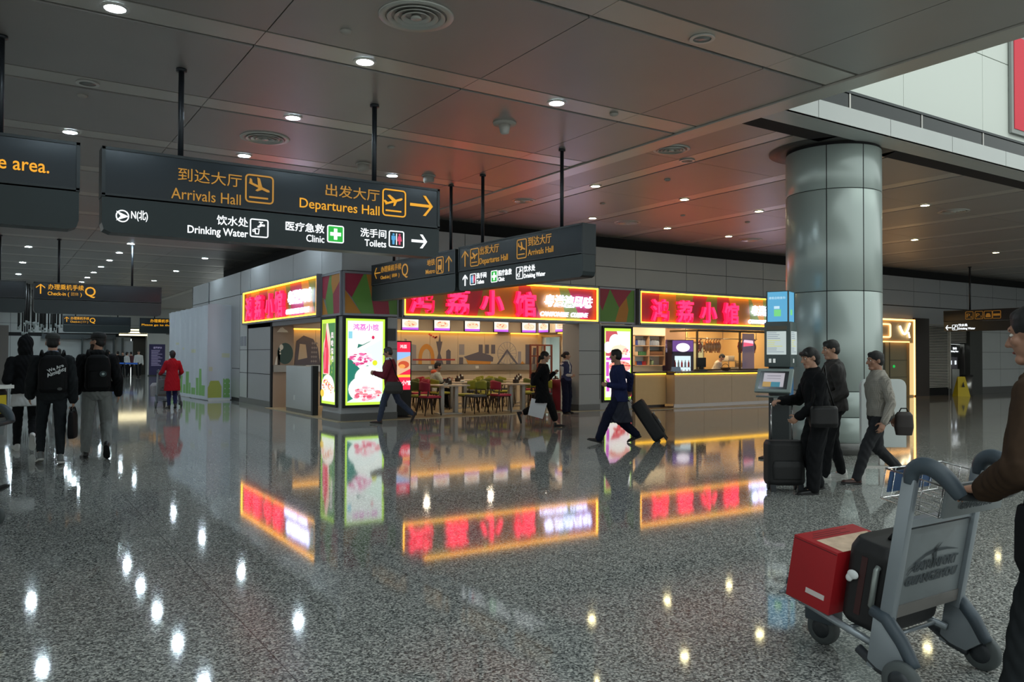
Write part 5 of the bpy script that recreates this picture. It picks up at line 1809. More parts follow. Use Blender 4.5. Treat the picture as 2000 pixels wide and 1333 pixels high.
# ------------------------------------------------------------------ figures: closed shapes fused into one continuous skin
class Blob:
    def __init__(s):
        s.mb = MB()

    def cap(s, p0, p1, r0, r1, n=12, flat=None):
        """tapered limb with round ends; flat = (direction, factor) squeezes it"""
        p0, p1 = Vector(p0), Vector(p1)
        d = p1 - p0
        L = d.length
        if L < 1e-6:
            d = Vector((0, 0, 1e-4))
            L = 1e-4
        d = d / L
        a = Vector((0, 0, 1)) if abs(d.z) < .9 else Vector((0, 1, 0))
        u = d.cross(a).normalized()
        w = d.cross(u)
        fu = fw = 1.0
        if flat:
            fd = Vector(flat[0])
            fd = (fd - d * fd.dot(d)).normalized()
            w = fd
            u = d.cross(w)
            fw = flat[1]
        prof = [(-r0 * cos(t), r0 * sin(t)) for t in (0.25, .7, 1.15)] + [(0, r0), (L * .33, r0 + (r1 - r0) * .33), (L * .66, r0 + (r1 - r0) * .66), (L, r1)] + [(L + r1 * cos(t), r1 * sin(t)) for t in (1.15, .7, .25)]
        vs, fs = [], []
        for h, r in prof:
            for k in range(n):
                a_ = 2 * pi * k / n
                vs.append(p0 + d * h + u * (r * fu * cos(a_)) + w * (r * fw * sin(a_)))
        for j in range(len(prof) - 1):
            for k in range(n):
                a1, b1 = j * n + k, j * n + (k + 1) % n
                fs.append((a1, b1, b1 + n, a1 + n))
        fs.append(tuple(range(n))[::-1])
        fs.append(tuple((len(prof) - 1) * n + k for k in range(n)))
        s.mb.add(vs, fs, 0, True)
        return s

    def ell(s, c, r, rot=None):
        s.mb.ell(c, r, 0, 16, 10, rot)
        return s

    def loft(s, rings, ax=Vector((1, 0, 0)), ay=Vector((0, 1, 0)), n=22, p=2.3):
        vs, fs = [], []
        for rg in rings:
            c, rx, ry = Vector(rg[0]), rg[1], rg[2]
            ax_, ay_ = (rg[3], rg[4]) if len(rg) > 3 else (ax, ay)
            for k in range(n):
                a = 2 * pi * k / n
                ca, sa = cos(a), sin(a)
                vs.append(c + ax_ * (rx * math.copysign(abs(ca) ** (2 / p), ca)) + ay_ * (ry * math.copysign(abs(sa) ** (2 / p), sa)))
        for j in range(len(rings) - 1):
            for k in range(n):
                a, b = j * n + k, j * n + (k + 1) % n
                fs.append((a, b, b + n, a + n))
        fs.append(tuple(range(n))[::-1])
        fs.append(tuple((len(rings) - 1) * n + k for k in range(n)))
        s.mb.add(vs, fs, 0, True)
        return s

    def build(s, name, mat, parent, vox=.01, smooth=4, fold=0.0, label=None):
        o = s.mb.build(name, mat, None)
        md = o.modifiers.new('r', 'REMESH')
        md.mode = 'VOXEL'
        md.voxel_size = vox
        md.use_smooth_shade = True
        if smooth:
            m2 = o.modifiers.new('s', 'SMOOTH')
            m2.factor, m2.iterations = .5, smooth
        dg = bpy.context.evaluated_depsgraph_get()
        me = bpy.data.meshes.new_from_object(o.evaluated_get(dg))
        old = o.data
        o.modifiers.clear()
        o.data = me
        bpy.data.meshes.remove(old)
        me.name = name
        n = len(me.vertices)
        if fold > 0 and n:
            co = np.empty(n * 3)
            me.vertices.foreach_get('co', co)
            no = np.empty(n * 3)
            me.vertices.foreach_get('normal', no)
            co, no = co.reshape(-1, 3), no.reshape(-1, 3)
            x, y, z = co.T
            w = np.sin(z * 55 + 9 * np.sin(x * 13) + 6 * np.sin(y * 17)) + .7 * np.sin(z * 31 - x * 40 + 3 * np.sin(y * 23)) + .5 * np.sin(x * 67 + y * 53 + z * 20)
            co += no * (w * fold)[:, None]
            me.vertices.foreach_set('co', co.ravel())
        if len(me.materials) == 0:
            me.materials.append(mat)
        for p in me.polygons:
            p.use_smooth = True
            p.material_index = 0
        o.parent = parent
        if label:
            o['label'] = label
        return o


def ik(a, b, l1, l2, hint):
    a, b, hint = Vector(a), Vector(b), Vector(hint)
    d = b - a
    L = min(max(d.length, .05), (l1 + l2) * .999)
    d.normalize()
    q = (l1 * l1 - l2 * l2 + L * L) / (2 * L)
    h = math.sqrt(max(0, l1 * l1 - q * q))
    pp = hint - d * hint.dot(d)
    if pp.length < 1e-5:
        pp = Vector((0, 1, 0))
    pp.normalize()
    return a + d * q + pp * h, a + d * L


SKIN = M('skin_light', '#b58a72', .5, noise=.05, scale=30)
SKIN2 = M('skin_tan', '#a07660', .5, noise=.05, scale=30)
HAIRB = M('hair_black', '#0f0d0d', .62, noise=.3, scale=90)
EYEW = M('eye_white', '#d8d4cc', .3)
EYED = M('eye_dark', '#120c0a', .2)
LIP = M('lip', '#94524a', .5)


def hand(bl, wrist, d, nrm, s, curl, side):
    """palm, four bent fingers of unequal length and a thumb leaving the side of the palm; nrm = palm side, side = +1/-1 where the thumb sits"""
    d, nrm = Vector(d).normalized(), Vector(nrm)
    nrm = (nrm - d * nrm.dot(d)).normalized()
    lat = d.cross(nrm).normalized() * side
    wrist = Vector(wrist)
    L = .088 * s
    bl.loft([(wrist, .027 * s, .019 * s), (wrist + d * L * .35, .036 * s, .017 * s), (wrist + d * L * .75, .043 * s, .015 * s), (wrist + d * L, .041 * s, .012 * s)], lat, nrm, 14)
    for k, (off, ln) in enumerate(((.033, .070), (.0115, .080), (-.0105, .074), (-.032, .058))):
        b0 = wrist + d * (L * (.96 if k in (1, 2) else .90)) + lat * off * s
        dirv = (d + lat * (off * 1.4)).normalized()
        p = b0
        r = (.0088 if k < 3 else .0078) * s
        for j, (f, c) in enumerate(((.45, curl * .5), (.32, curl * 1.15), (.23, curl * 1.6))):
            dd = (dirv * cos(c) + nrm * sin(c)).normalized()
            p2 = p + dd * ln * f * s
            bl.cap(p, p2, r * (1 - .07 * j), r * (1 - .07 * (j + 1)), 8)
            p = p2
    t0 = wrist + d * L * .28 + lat * .030 * s
    t1 = t0 + (d * .55 + lat * .75 + nrm * (.25 + .3 * curl)).normalized() * .042 * s
    t2 = t1 + (d * .85 + lat * (.35 - .3 * curl) + nrm * (.2 + .5 * curl)).normalized() * .034 * s
    bl.cap(t0, t1, .0125 * s, .0105 * s, 8).cap(t1, t2, .0105 * s, .0085 * s, 8)


def person(label, loc, rz, Hh, pose, look, vox=.008, name='person', group=None):
    """loc = point on the floor below the pelvis, local +y = where the body faces"""
    s = Hh / 1.75
    root = T(name, label, 'person', loc, rz, group)
    X, Y, Z = Vector((1, 0, 0)), Vector((0, 1, 0)), Vector((0, 0, 1))
    lean = R(pose.get('lean', 2))
    sway = R(pose.get('sway', 0))
    RL = Matrix.Rotation(-lean, 3, 'X') @ Matrix.Rotation(sway, 3, 'Y')
    tw = Matrix.Rotation(R(pose.get('twist', 0)), 3, 'Z')
    RT = RL @ tw
    thigh, shank, foot_h = .435 * s, .425 * s, .075 * s
    # feet
    feet = []
    seat = pose.get('seat')
    for sd, key in ((-1, 'footL'), (1, 'footR')):
        fx, fy, pit, lift = pose.get(key, (sd * .10, 0, 0, 0))[:4]
        toe = pose.get(key + '_out', 8) * sd
        Rf = Matrix.Rotation(-R(toe), 3, 'Z') @ Matrix.Rotation(-R(pit), 3, 'X')
        lo = min((Rf @ Vector((0, yy * s, -foot_h))).z for yy in (-.07, .20))
        feet.append((Vector((fx, fy, lift - lo)), Rf))
    hz = 9.0
    hx = {-1: -.088 * s, 1: .088 * s}
    hy = pose.get('hip_y', 0.0)
    for (a, _), sd in zip(feet, (-1, 1)):
        hor = math.hypot(a.x - hx[sd], a.y - hy)
        hz = min(hz, a.z + math.sqrt(max(.01, (thigh + shank) ** 2 * .995 - hor * hor)))
    hz = seat if seat else min(hz, pose.get('hip_z', 9))
    hip = Vector((0, hy, hz))
    legs = []
    for (a, Rf), sd in zip(feet, (-1, 1)):
        h = hip + X * hx[sd]
        k, an = ik(h, a, thigh, shank, Y + X * sd * .08 + Z * (.5 if seat else 0))
        legs.append((h, k, an, Rf))
    tp = lambda x, y, z: hip + RT @ (Vector((x, y, z)) * s)
    tx, ty, tz = RT @ X, RT @ Y, RT @ Z
    female = look.get('female', False)
    sw = .165 if female else .185
    bw = look.get('bulk', 1.0)
    TOR = [(-.10, .115, .095, 0), (-.02, .165, .112, -.005), (.07, .150, .105, 0), (.17, .138, .098, .005), (.28, .152, .108, .008), (.37, .166, .115, .002), (.43, .158, .102, -.006), (.485, .118, .082, -.012), (.515, .086, .072, -.012), (.54, .062, .062, -.012)]
    # arms
    arms = []
    for sd, key in ((-1, 'handL'), (1, 'handR')):
        sh = tp(sd * sw, -.012, .425)
        tgt = pose.get(key)
        if tgt is None:
            tgt = sh + Vector((sd * .07, .06, -.54)) * s
        else:
            tgt = Vector(tgt[:3])
        hint = Vector(pose.get(key + '_elbow', (sd * .14, -1, -.2)))
        e, wpt = ik(sh, tgt, .29 * s, .255 * s, hint)
        arms.append((sh, e, wpt, sd, key))
    # head frame
    hd = tw @ Matrix.Rotation(R(pose.get('head_yaw', 0)), 3, 'Z') @ Matrix.Rotation(-R(pose.get('head_pitch', 0)) - lean * .5, 3, 'X')
    neck0, hc = tp(0, -.012, .52), tp(0, -.012, .52) + Matrix.Rotation(-lean * .6, 3, 'X') @ Vector((0, .028, .155)) * s
    hp = lambda x, y, z: hc + hd @ (Vector((x, y, z)) * s)
    skin = look.get('skin', SKIN)
    # --- body: one continuous surface
    b = Blob()
    k_ = .9
    b.loft([(tp(0, y, z), rx * s * k_ * (.94 if female else 1), ry * s * k_, tx, ty) for z, rx, ry, y in TOR])
    b.cap(neck0, hc - hd @ Vector((0, .02, .03)) * s, .058 * s, .054 * s)
    for sh, e, w_, sd, key in arms:
        b.cap(sh, e, .046 * s, .037 * s).cap(e, w_, .037 * s, .025 * s)
        d = (w_ - e).normalized()
        if key + '_dir' in pose:
            d = Vector(pose[key + '_dir']).normalized()
        nr = Vector(pose.get(key + '_palm', (-sd, 0.15, 0)))
        th = pose.get(key + '_thumb')
        lat0 = d.cross((nr - d * nr.dot(d)).normalized())
        want = Vector(th) if th else Vector((0, 1, .3))
        sde = 1 if lat0.dot(want) >= 0 else -1
        hand(b, w_, d, nr, s * (.92 if female else 1), R(pose.get(key + '_curl', 22)), sde)
    for h, kn, an, Rf in legs:
        b.cap(h, kn, .074 * s, .052 * s).cap(kn, kn + (an - kn) * .35, .05 * s, .052 * s).cap(kn + (an - kn) * .3, an, .052 * s, .034 * s)
        b.cap(an, an + Rf @ Vector((0, .10, -.052)) * s, .032 * s, .018 * s)
    # head
    b.ell(hp(0, -.012, .022), (.074 * s, .094 * s, .086 * s), hd)
    b.ell(hp(0, .020, -.040), (.058 * s, .068 * s, .076 * s), hd)
    b.cap(hp(-.018, .058, -.098), hp(.018, .058, -.098), .024 * s, .024 * s)
    b.cap(hp(0, .082, .012), hp(0, .106, -.030), .009 * s, .0135 * s)
    b.cap(hp(-.013, .092, -.034), hp(.013, .092, -.034), .010 * s, .010 * s)
    b.cap(hp(-.034, .070, .028), hp(.034, .070, .028), .014 * s, .014 * s)
    for q in (-1, 1):
        b.ell(hp(q * .044, .056, -.022), (.022 * s, .022 * s, .022 * s))
        b.ell(hp(q * .077, -.012, -.012), (.010 * s, .019 * s, .031 * s), hd @ Matrix.Rotation(q * .25, 3, 'Z'))
    if look.get('nude_body', True):
        b.build('body', skin, root, vox, 3)
    hv = max(vox, .005)
    # face details
    ew = MB()
    for q in (-1, 1):
        ew.ell(hp(q * .030, .0715, .004), (.0125 * s, .010 * s, .0085 * s), 0, 12, 8, hd)
        ew.ell(hp(q * .030, .0795, .004), (.006 * s, .004 * s, .006 * s), 1, 10, 6, hd)
    ew.build('eyes', [EYEW, EYED], root)
    eb = MB()
    for q in (-1, 1):
        eb.tube([hp(q * .016, .0835, .026), hp(q * .032, .0815, .031), hp(q * .050, .068, .025)], [.0035 * s, .004 * s, .002 * s], 6)
    eb.build('eyebrows', HAIRB, root)
    MB().ell(hp(0, .0835, -.066), (.022 * s, .008 * s, .0065 * s), 0, 12, 8, hd).build('lips', LIP, root)
    if look.get('beard'):
        bd = Blob().ell(hp(0, .028, -.062), (.064 * s, .066 * s, .058 * s), hd).cap(hp(-.02, .064, -.10), hp(.02, .064, -.10), .027 * s, .027 * s)
        bd.build('beard', look['beard'], root, hv, 2)
    # hair
    hs = look.get('hair', 'short')
    hm = look.get('hair_mat', HAIRB)
    hb = Blob()
    if hs != 'none':
        hb.ell(hp(0, -.017, .036), (.0815 * s, .099 * s, .088 * s), hd)
        hb.ell(hp(0, -.045, -.010), (.076 * s, .068 * s, .075 * s), hd)
        if hs == 'short':
            hb.ell(hp(.01, .036, .078), (.055 * s, .045 * s, .034 * s), hd)
        elif hs == 'fringe':
            hb.cap(hp(-.05, .066, .060), hp(.05, .066, .060), .027 * s, .027 * s)
            hb.ell(hp(0, -.05, .01), (.088 * s, .08 * s, .10 * s), hd)
            hb.ell(hp(0, -.06, -.06), (.07 * s, .05 * s, .06 * s), hd)
        elif hs == 'bun':
            hb.ell(hp(0, -.125, .0), (.042 * s, .040 * s, .042 * s), hd)
        elif hs == 'tail':
            hb.ell(hp(0, -.115, -.045), (.04 * s, .04 * s, .05 * s), hd).cap(hp(0, -.12, -.06), hp(0, -.13, -.14), .034 * s, .022 * s)
        hb.build('hair', hm, root, hv * 1.1, 2, fold=.0012 if hv < .01 else 0)
    if look.get('cap'):
        cm = look['cap']
        fwd = look.get('cap_dir', 1)
        cb = Blob().loft([(hp(0, -.012, .045), .090 * s, .108 * s), (hp(0, -.014, .085), .088 * s, .104 * s), (hp(0, -.016, .118), .066 * s, .080 * s), (hp(0, -.016, .132), .025 * s, .03 * s)], hd @ X, hd @ Y, p=2)
        co = cb.build('cap', cm, root, hv, 3)
        br = MB()
        yw = [(-.075, .05), (-.06, .12), (-.03, .165), (.03, .165), (.06, .12), (.075, .05)]
        vs = [hp(x, y * fwd - .01 * (1 - fwd), .048 - .012 * abs(x) / .075 - (.02 if y > .1 else 0)) for x, y in yw]
        br.add(vs + [v + hd @ Vector((0, 0, .008)) for v in vs], [tuple(range(6))[::-1], tuple(range(6, 12))] + [(k, (k + 1) % 6, (k + 1) % 6 + 6, k + 6) for k in range(6)])
        o = br.build('brim', cm, co)
    if look.get('hood_up'):
        hb = Blob().ell(hp(0, -.03, .02), (.105 * s, .118 * s, .125 * s), hd).ell(hp(0, -.05, -.08), (.10 * s, .10 * s, .12 * s), hd).cap(hp(0, -.05, .09), hp(0, .02, .155), .06 * s, .02 * s).cap(neck0 - tz * .03, hp(0, -.02, -.1), .10 * s, .09 * s)
        hb.build('hood', look['hood_up'], root, hv * 1.2, 4, fold=.003)
    # --- clothes
    cv = max(vox, .008)
    top = look['top']
    g = top.get('thick', .014)
    hem = top.get('hem', -.10)
    c = Blob()
    rings = [(z, rx + g, ry + g, y) for z, rx, ry, y in TOR if z >= hem - .001 and z < .53]
    z0 = rings[0]
    if hem < -.12:
        fl = top.get('flare', .0)
        nst = max(3, int(abs(hem) / .08))
        low = []
        for j in range(nst):
            f_ = j / nst
            zz = hem + (-.02 - hem) * f_
            low.append((zz, .175 + g + fl * (1 - f_), .122 + g + fl * (1 - f_) * 1.0, 0))
        rs = [(hip + Vector((0, pose.get('skirt_y', 0) * (1 - j / nst), z * s)), rx * s * bw, ry * s * bw) for j, (z, rx, ry, y) in enumerate(low)]
        rings = [r for r in rings if r[0] > .0]
    else:
        rs = [(tp(0, 0, hem), (.172 + g) * s * bw, (.118 + g) * s * bw, tx, ty)] if rings[0][0] > hem + .02 else []
    for z, rx, ry, y in rings:
        bx = 1.0 if z > .42 else bw
        rs.append((tp(0, y, z), rx * s * bx * (.95 if female else 1), ry * s * bx, tx, ty))
    c.loft(rs)
    sl = top.get('sleeve', 1.0)
    sr = top.get('sleeve_r', 1.0)
    for sh, e, w_, sd, key in arms:
        c.ell(sh - X * sd * .012 * s - Z * .01, ((.052 + g) * s,) * 3)
        if sl > .5:
            c.cap(sh, e, (.047 + g) * s * sr, (.038 + g) * s * sr).cap(e, e + (w_ - e) * min(.97, sl), (.042 + g) * s * sr, (.032 + g * .8) * s * sr)
        elif sl > 0:
            c.cap(sh, sh + (e - sh) * .6, (.054 + g) * s, (.056 + g) * s)
    if top.get('collar'):
        c.loft([(tp(0, -.012, .45), .14 * s, .10 * s, tx, ty), (tp(0, -.014, .50), .112 * s, .092 * s, tx, ty), (tp(0, -.010, .555), .074 * s, .074 * s, tx, ty)])
    if top.get('hood'):
        c.ell(tp(0, -.095, .47), (.13 * s, .065 * s, .085 * s), RT).ell(tp(0, -.06, .51), (.105 * s, .07 * s, .05 * s), RT)
    c.build(top.get('name', 'jacket'), top['mat'], root, cv, 5, fold=top.get('fold', .0028) if cv < .016 else 0)
    # second layer visible at the neck or hem
    if look.get('shirt'):
        st = look['shirt']
        c = Blob()
        zs = [(z, rx + .010, ry + .010, y) for z, rx, ry, y in TOR if z >= -.03]
        if st.get('hem'):
            c.loft([(tp(0, 0, st['hem']), (.185 + st.get('g', .012)) * s, (.135 + st.get('g', .012)) * s, tx, ty), (tp(0, 0, st['hem'] + .1), (.178 + st.get('g', .012)) * s, (.128 + st.get('g', .012)) * s, tx, ty), (tp(0, 0, .1), .150 * s, .105 * s, tx, ty)])
        if st.get('collar'):
            c.loft([(tp(0, -.012, .46), .10 * s, .085 * s, tx, ty), (tp(0, -.010, .51), .078 * s, .076 * s, tx, ty), (tp(0, -.004, .565), .068 * s, .068 * s, tx, ty)])
        if st.get('front'):
            c.loft([(tp(0, .01, .20), .10 * s, .122 * s, tx, ty), (tp(0, .018, .36), .075 * s, .128 * s, tx, ty), (tp(0, .01, .47), .06 * s, .10 * s, tx, ty), (tp(0, 0, .54), .064 * s, .07 * s, tx, ty)])
        if st.get('sleeves'):
            for sh, e, w_, sd, key in arms:
                c.cap(sh, e, .064 * s, .052 * s).cap(e, e + (w_ - e) * .95, .052 * s, .040 * s)
        c.build('shirt', st['mat'], root, cv, 4, fold=.002)
    bt = look.get('bottom')
    if bt:
        g2 = bt.get('thick', .014)
        c = Blob()
        c.loft([(hip + Vector((0, 0, -.13 * s)), .10 * s, .09 * s), (hip + Vector((0, 0, -.07 * s)), (.155 + g2) * s, (.108 + g2) * s), (hip + Vector((0, -.005, -.02 * s)), (.166 + g2) * s, (.113 + g2) * s), (tp(0, 0, .07), (.150 + g2 * .7) * s, (.105 + g2 * .7) * s, tx, ty), (tp(0, 0, .10), (.148 + g2 * .5) * s, (.100 + g2 * .5) * s, tx, ty)])
        ln = bt.get('length', .99)
        wd = bt.get('wide', 1.0)
        for h, kn, an, Rf in legs:
            c.cap(h + Vector((0, 0, -.01)), kn, (.080 + g2) * s, (.058 + g2) * s * wd)
            c.cap(kn, kn + (an - kn) * ln, (.058 + g2) * s * wd, (.040 + g2) * s * wd * bt.get('taper', 1.0))
        c.build(bt.get('name', 'trousers'), bt['mat'], root, cv, 4, fold=bt.get('fold', .0025) if cv < .016 else 0)
    sk = look.get('skirt')
    if sk:
        c = Blob()
        f_ = sk.get('flare', .05)
        zz = sk['hem']
        c.loft([(Vector((0, sk.get('dy', 0), zz)), (.18 + f_) * s, (.15 + f_ + sk.get('step', 0)) * s), (hip * .5 + Vector((0, 0, zz * .5)), (.18 + f_ * .6) * s, (.14 + f_ * .6) * s), (hip + Vector((0, 0, -.02)), .182 * s, .128 * s), (tp(0, 0, .12), .158 * s, .11 * s, tx, ty)])
        c.build('skirt', sk['mat'], root, cv, 4, fold=.004)
    # shoes
    shm, som = look['shoes']
    for h, kn, an, Rf in legs:
        c = Blob()
        P_ = lambda x, y, z: an + Rf @ (Vector((x, y, z)) * s)
        c.cap(P_(0, -.015, .01), P_(0, -.03, -.03), .042 * s, .040 * s).cap(P_(0, -.03, -.035), P_(0, .09, -.045), .036 * s, .036 * s, flat=(Rf @ Z, .8)).cap(P_(0, .06, -.042), P_(0, .155, -.052), .042 * s, .038 * s, flat=(Rf @ Z, .62))
        if look.get('boot'):
            c.cap(P_(0, -.01, .12), P_(0, -.015, .0), .05 * s, .045 * s)
        so = c.build('shoe', shm, root, max(.006, min(vox, .01)), 3)
        sl_ = MB()
        out = [(.034 * cos(a), -.035 + .038 * sin(a)) for a in np.linspace(pi, 2 * pi, 8)] + [(.036, .04), (.046, .11), (.040, .165), (.022, .195), (0, .203), (-.022, .195), (-.040, .165), (-.046, .11), (-.036, .04)]
        n = len(out)
        vs = [P_(x, y, -.075) for x, y in out] + [P_(x * 1.02, y, -.052) for x, y in out]
        sl_.add(vs, [tuple(range(n))[::-1], tuple(range(n, 2 * n))] + [(k, (k + 1) % n, (k + 1) % n + n, k + n) for k in range(n)])
        sl_.build('sole', som, so)
    info = dict(root=root, tp=tp, tx=tx, ty=ty, tz=tz, hip=hip, arms={a[4]: a for a in arms}, s=s, hp=hp)
    return info


def wpt(info, v):
    """local point of a figure -> world"""
    r = info['root']
    m = Matrix.Rotation(r.rotation_euler.z, 3, 'Z')
    return Vector(r.location) + m @ Vector(v)


def head_rz(dx, dy):
    return math.atan2(-dx, dy)
# ------------------------------------------------------------------ cloth colours
BLK = M('black_cloth', '#121315', .85, spec=.15, noise=.25, scale=25)
BLK2 = M('black_jersey', '#17181a', .85, spec=.15, noise=.25, scale=25)
CHAR = M('charcoal_cloth', '#212426', .85, spec=.15, noise=.2, scale=25)
DGR = M('dark_grey_trousers', '#23272a', .85, spec=.15, noise=.2, scale=30)
GREYT = M('grey_trousers', '#7d807e', .85, noise=.12, scale=30)
NAVY = M('navy_cloth', '#20264a', .8, spec=.15, noise=.15, scale=25)
NAVYD = M('dark_navy_cloth', '#14182c', .8, spec=.15, noise=.15, scale=25)
REDC = M('red_coat_cloth', '#9c1622', .8, spec=.15, noise=.12, scale=20)
MAROON = M('maroon_jacket', '#6a2230', .75, spec=.15, noise=.15, scale=20)
JEAN = M('dark_denim', '#3a4152', .85, spec=.15, noise=.2, scale=40)
WCL = M('white_cloth', '#c9cac8', .8, noise=.05, scale=30)
BROWN = M('dark_brown_jacket', '#3a2b20', .8, spec=.15, noise=.25, scale=18)
BROWN2 = M('brown_jersey', '#392b20', .9, spec=.15, noise=.25, scale=40)
SHB = M('black_shoe', '#101011', .4)
SHBR = M('brown_leather_shoe', '#3c211a', .4)
SHW = M('white_shoe', '#c8c8c4', .5)
SHG = M('grey_shoe', '#6c706e', .6)
SOLW = M('white_sole', '#c6c6c0', .6)
SOLB = M('black_sole', '#0d0d0d', .6)
BAG = M('black_bag_nylon', '#101113', .6, spec=.15, noise=.3, scale=60)


def check_mat():
    m = bpy.data.materials.new('checked_shirt')
    m.use_nodes = True
    nt = m.node_tree
    b = nt.nodes['Principled BSDF']
    tc = nt.nodes.new('ShaderNodeTexCoord')
    outs = []
    for ax in ('Z', 'X'):
        w = nt.nodes.new('ShaderNodeTexWave')
        w.bands_direction = ax
        w.inputs['Scale'].default_value = 26
        nt.links.new(tc.outputs['Object'], w.inputs['Vector'])
        outs.append(w)
    ad = nt.nodes.new('ShaderNodeMath')
    ad.operation = 'ADD'
    nt.links.new(outs[0].outputs['Fac'], ad.inputs[0])
    nt.links.new(outs[1].outputs['Fac'], ad.inputs[1])
    rp = nt.nodes.new('ShaderNodeValToRGB')
    rp.color_ramp.elements[0].color = (*lin('#6e6a62'), 1)
    rp.color_ramp.elements[1].color = (*lin('#a8a298'), 1)
    dv = nt.nodes.new('ShaderNodeMath')
    dv.operation = 'MULTIPLY'
    dv.inputs[1].default_value = .55
    nt.links.new(ad.outputs[0], dv.inputs[0])
    nt.links.new(dv.outputs[0], rp.inputs['Fac'])
    nt.links.new(rp.outputs['Color'], b.inputs['Base Color'])
    b.inputs['Roughness'].default_value = .85
    return m


CHECK = check_mat()

# ------------------------------------------------------------------ the three men walking away at the left
p = person('person in a black sweatshirt, hood up, white shirt hem showing, walking away', (.47, 14.35, 0), head_rz(-.02, 1), 1.80,
           dict(lean=4, footL=(-.10, .22, -8, 0), footR=(.08, -.22, 62, .03), handL=(-.22, .20, 1.10), handR=(.24, .22, 1.12), head_yaw=-18),
           dict(hair='none', hood_up=BLK, top=dict(mat=BLK, name='sweatshirt', thick=.03, hem=-.06, hood=False, sleeve_r=1.0), shirt=dict(mat=WCL, hem=-.24, g=.012), bottom=dict(mat=BLK2, thick=.012, length=.95), shoes=(SHW, SOLW)), .009)
p = person('person in a tweed cap and charcoal jacket carrying a briefcase, walking away', (.72, 12.62, 0), head_rz(.03, 1), 1.80,
           dict(lean=3, footL=(-.13, -.02, 14, .0), footR=(.10, -.20, 6, 0), handL=(-.26, .10, .92), handR=(.25, -.02, .86), handR_curl=70, head_yaw=-4),
           dict(hair='short', cap=M('tweed_cap', '#3a3c3a', .9, noise=.4, scale=120), skin=SKIN, top=dict(mat=CHAR, thick=.034, hem=-.10, hood=True, sleeve_r=1.02), shirt=dict(mat=M('blue_collar', '#7f8ea8', .8), collar=True), bottom=dict(mat=DGR, thick=.012, length=.84, taper=.95), shoes=(SHG, SOLW)), .008)
w_ = wpt(p, p['arms']['handR'][2])
t = T('briefcase', 'soft black briefcase carried by the man in the tweed cap', 'briefcase', (w_.x, w_.y - .01, w_.z - .10), 1.35)
Blob().loft([(Vector((0, 0, -.42)), .19, .05), (Vector((0, 0, -.36)), .205, .058), (Vector((0, 0, -.12)), .20, .052), (Vector((0, 0, -.06)), .175, .035)]).build('body', BAG, t, .01, 3)
for q in (-1, 1):
    MB().tube([(-.09, q * .03, -.08), (-.05, q * .015, .0), (.05, q * .015, .0), (.09, q * .03, -.08)], .009, 8).build('handle', BAG, t)
MB().box(-.012, -.062, -.22, .012, -.055, -.20).build('metal_badge', CHROME, t)


def backpack(label, info, off, w, h, d, deco=None, rzx=0.0):
    r = info['root']
    c = wpt(info, info['tp'](0, -.155 - d / 2 + off[1], off[2]))
    t = T('backpack', label, 'backpack', c, r.rotation_euler.z)
    s = info['s']
    b = Blob().loft([(Vector((0, 0, -h / 2)), w * .42, d * .38), (Vector((0, 0, -h / 2 + .05)), w * .5, d * .5), (Vector((0, 0, h * .2)), w * .49, d * .46), (Vector((0, .01, h * .42)), w * .40, d * .36), (Vector((0, .015, h / 2)), w * .25, d * .2)], p=3)
    b.build('main_body', BAG, t, .009, 3)
    Blob().loft([(Vector((0, -d * .45, -h * .44)), w * .36, d * .2), (Vector((0, -d * .47, -h * .1)), w * .38, d * .22), (Vector((0, -d * .42, h * .05)), w * .33, d * .15)], p=3).build('front_pocket', BAG, t, .009, 3)
    for q in (-1, 1):
        pts = [(q * w * .30, d * .4, h * .46), (q * w * .36, d * .75, h * .62), (q * w * .40, d * 1.4, h * .50)]
        MB().tube(pts, .018, 8).build('strap', BAG, t)
    return t


t = backpack('black drawstring backpack with slanted white lettering on the tweed cap man', p, (0, .045, .25), .36, .50, .12)
txt = text_mesh([('We Are', .0, .035, .06, 'CENTER', .03), ('Almighty', -.01, -.02, .068, 'CENTER', .03)], 'lettering', M('white_print', '#d4d8d8', .7), t, depth=.004)
txt.rotation_euler = (0, R(-24), 0)
txt.location = (.05, -.097, .03)
MB().prism(circ(0, 0, .03, .02, 16), -.1, -.094).build('badge', M('grey_badge', '#4a4c4c', .6), t).location = (.08, .0, -.2)
p = person('person in a black baseball cap, black jacket and grey trousers, walking away', (1.30, 12.95, 0), head_rz(.06, 1), 1.83,
           dict(lean=3, footL=(-.14, .06, 0, 0), footR=(.12, -.24, 48, .0), handL=(-.25, .12, .95), handR=(.28, .06, .92), head_yaw=52, head_pitch=-4),
           dict(hair='short', cap=M('black_cap', '#0f1011', .7), beard=M('brown_beard', '#2e2019', .8), skin=SKIN, top=dict(mat=BLK, thick=.032, hem=-.04, hood=True, sleeve_r=1.0), bottom=dict(mat=GREYT, thick=.018, length=.93, wide=1.05), shoes=(SHB, SOLB)), .008)
t = backpack('black backpack with a small round pale badge on the man in the baseball cap', p, (0, .045, .24), .34, .50, .15)
MB().prism(circ(0, 0, .045, .04, 18), -.128, -.118).build('badge_ring', M('dark_teal_badge', '#22383a', .5), t).location = (.06, 0, -.02)
MB().prism(circ(0, 0, .018, .016, 12), -.134, -.126).build('badge_centre', M('pale_badge', '#b8c8c8', .5), t).location = (.06, 0, -.02)


# ------------------------------------------------------------------ luggage trolleys
TG = M('trolley_grey_metal', '#8a9297', .35, .4)
TP = M('trolley_panel_grey', '#787f81', .4, .15)
TB = M('trolley_blue_grey_plastic', '#3a454d', .5)
TD = M('trolley_dark_plastic', '#262b2f', .5)
INK = M('logo_ink', '#3a4246', .6)


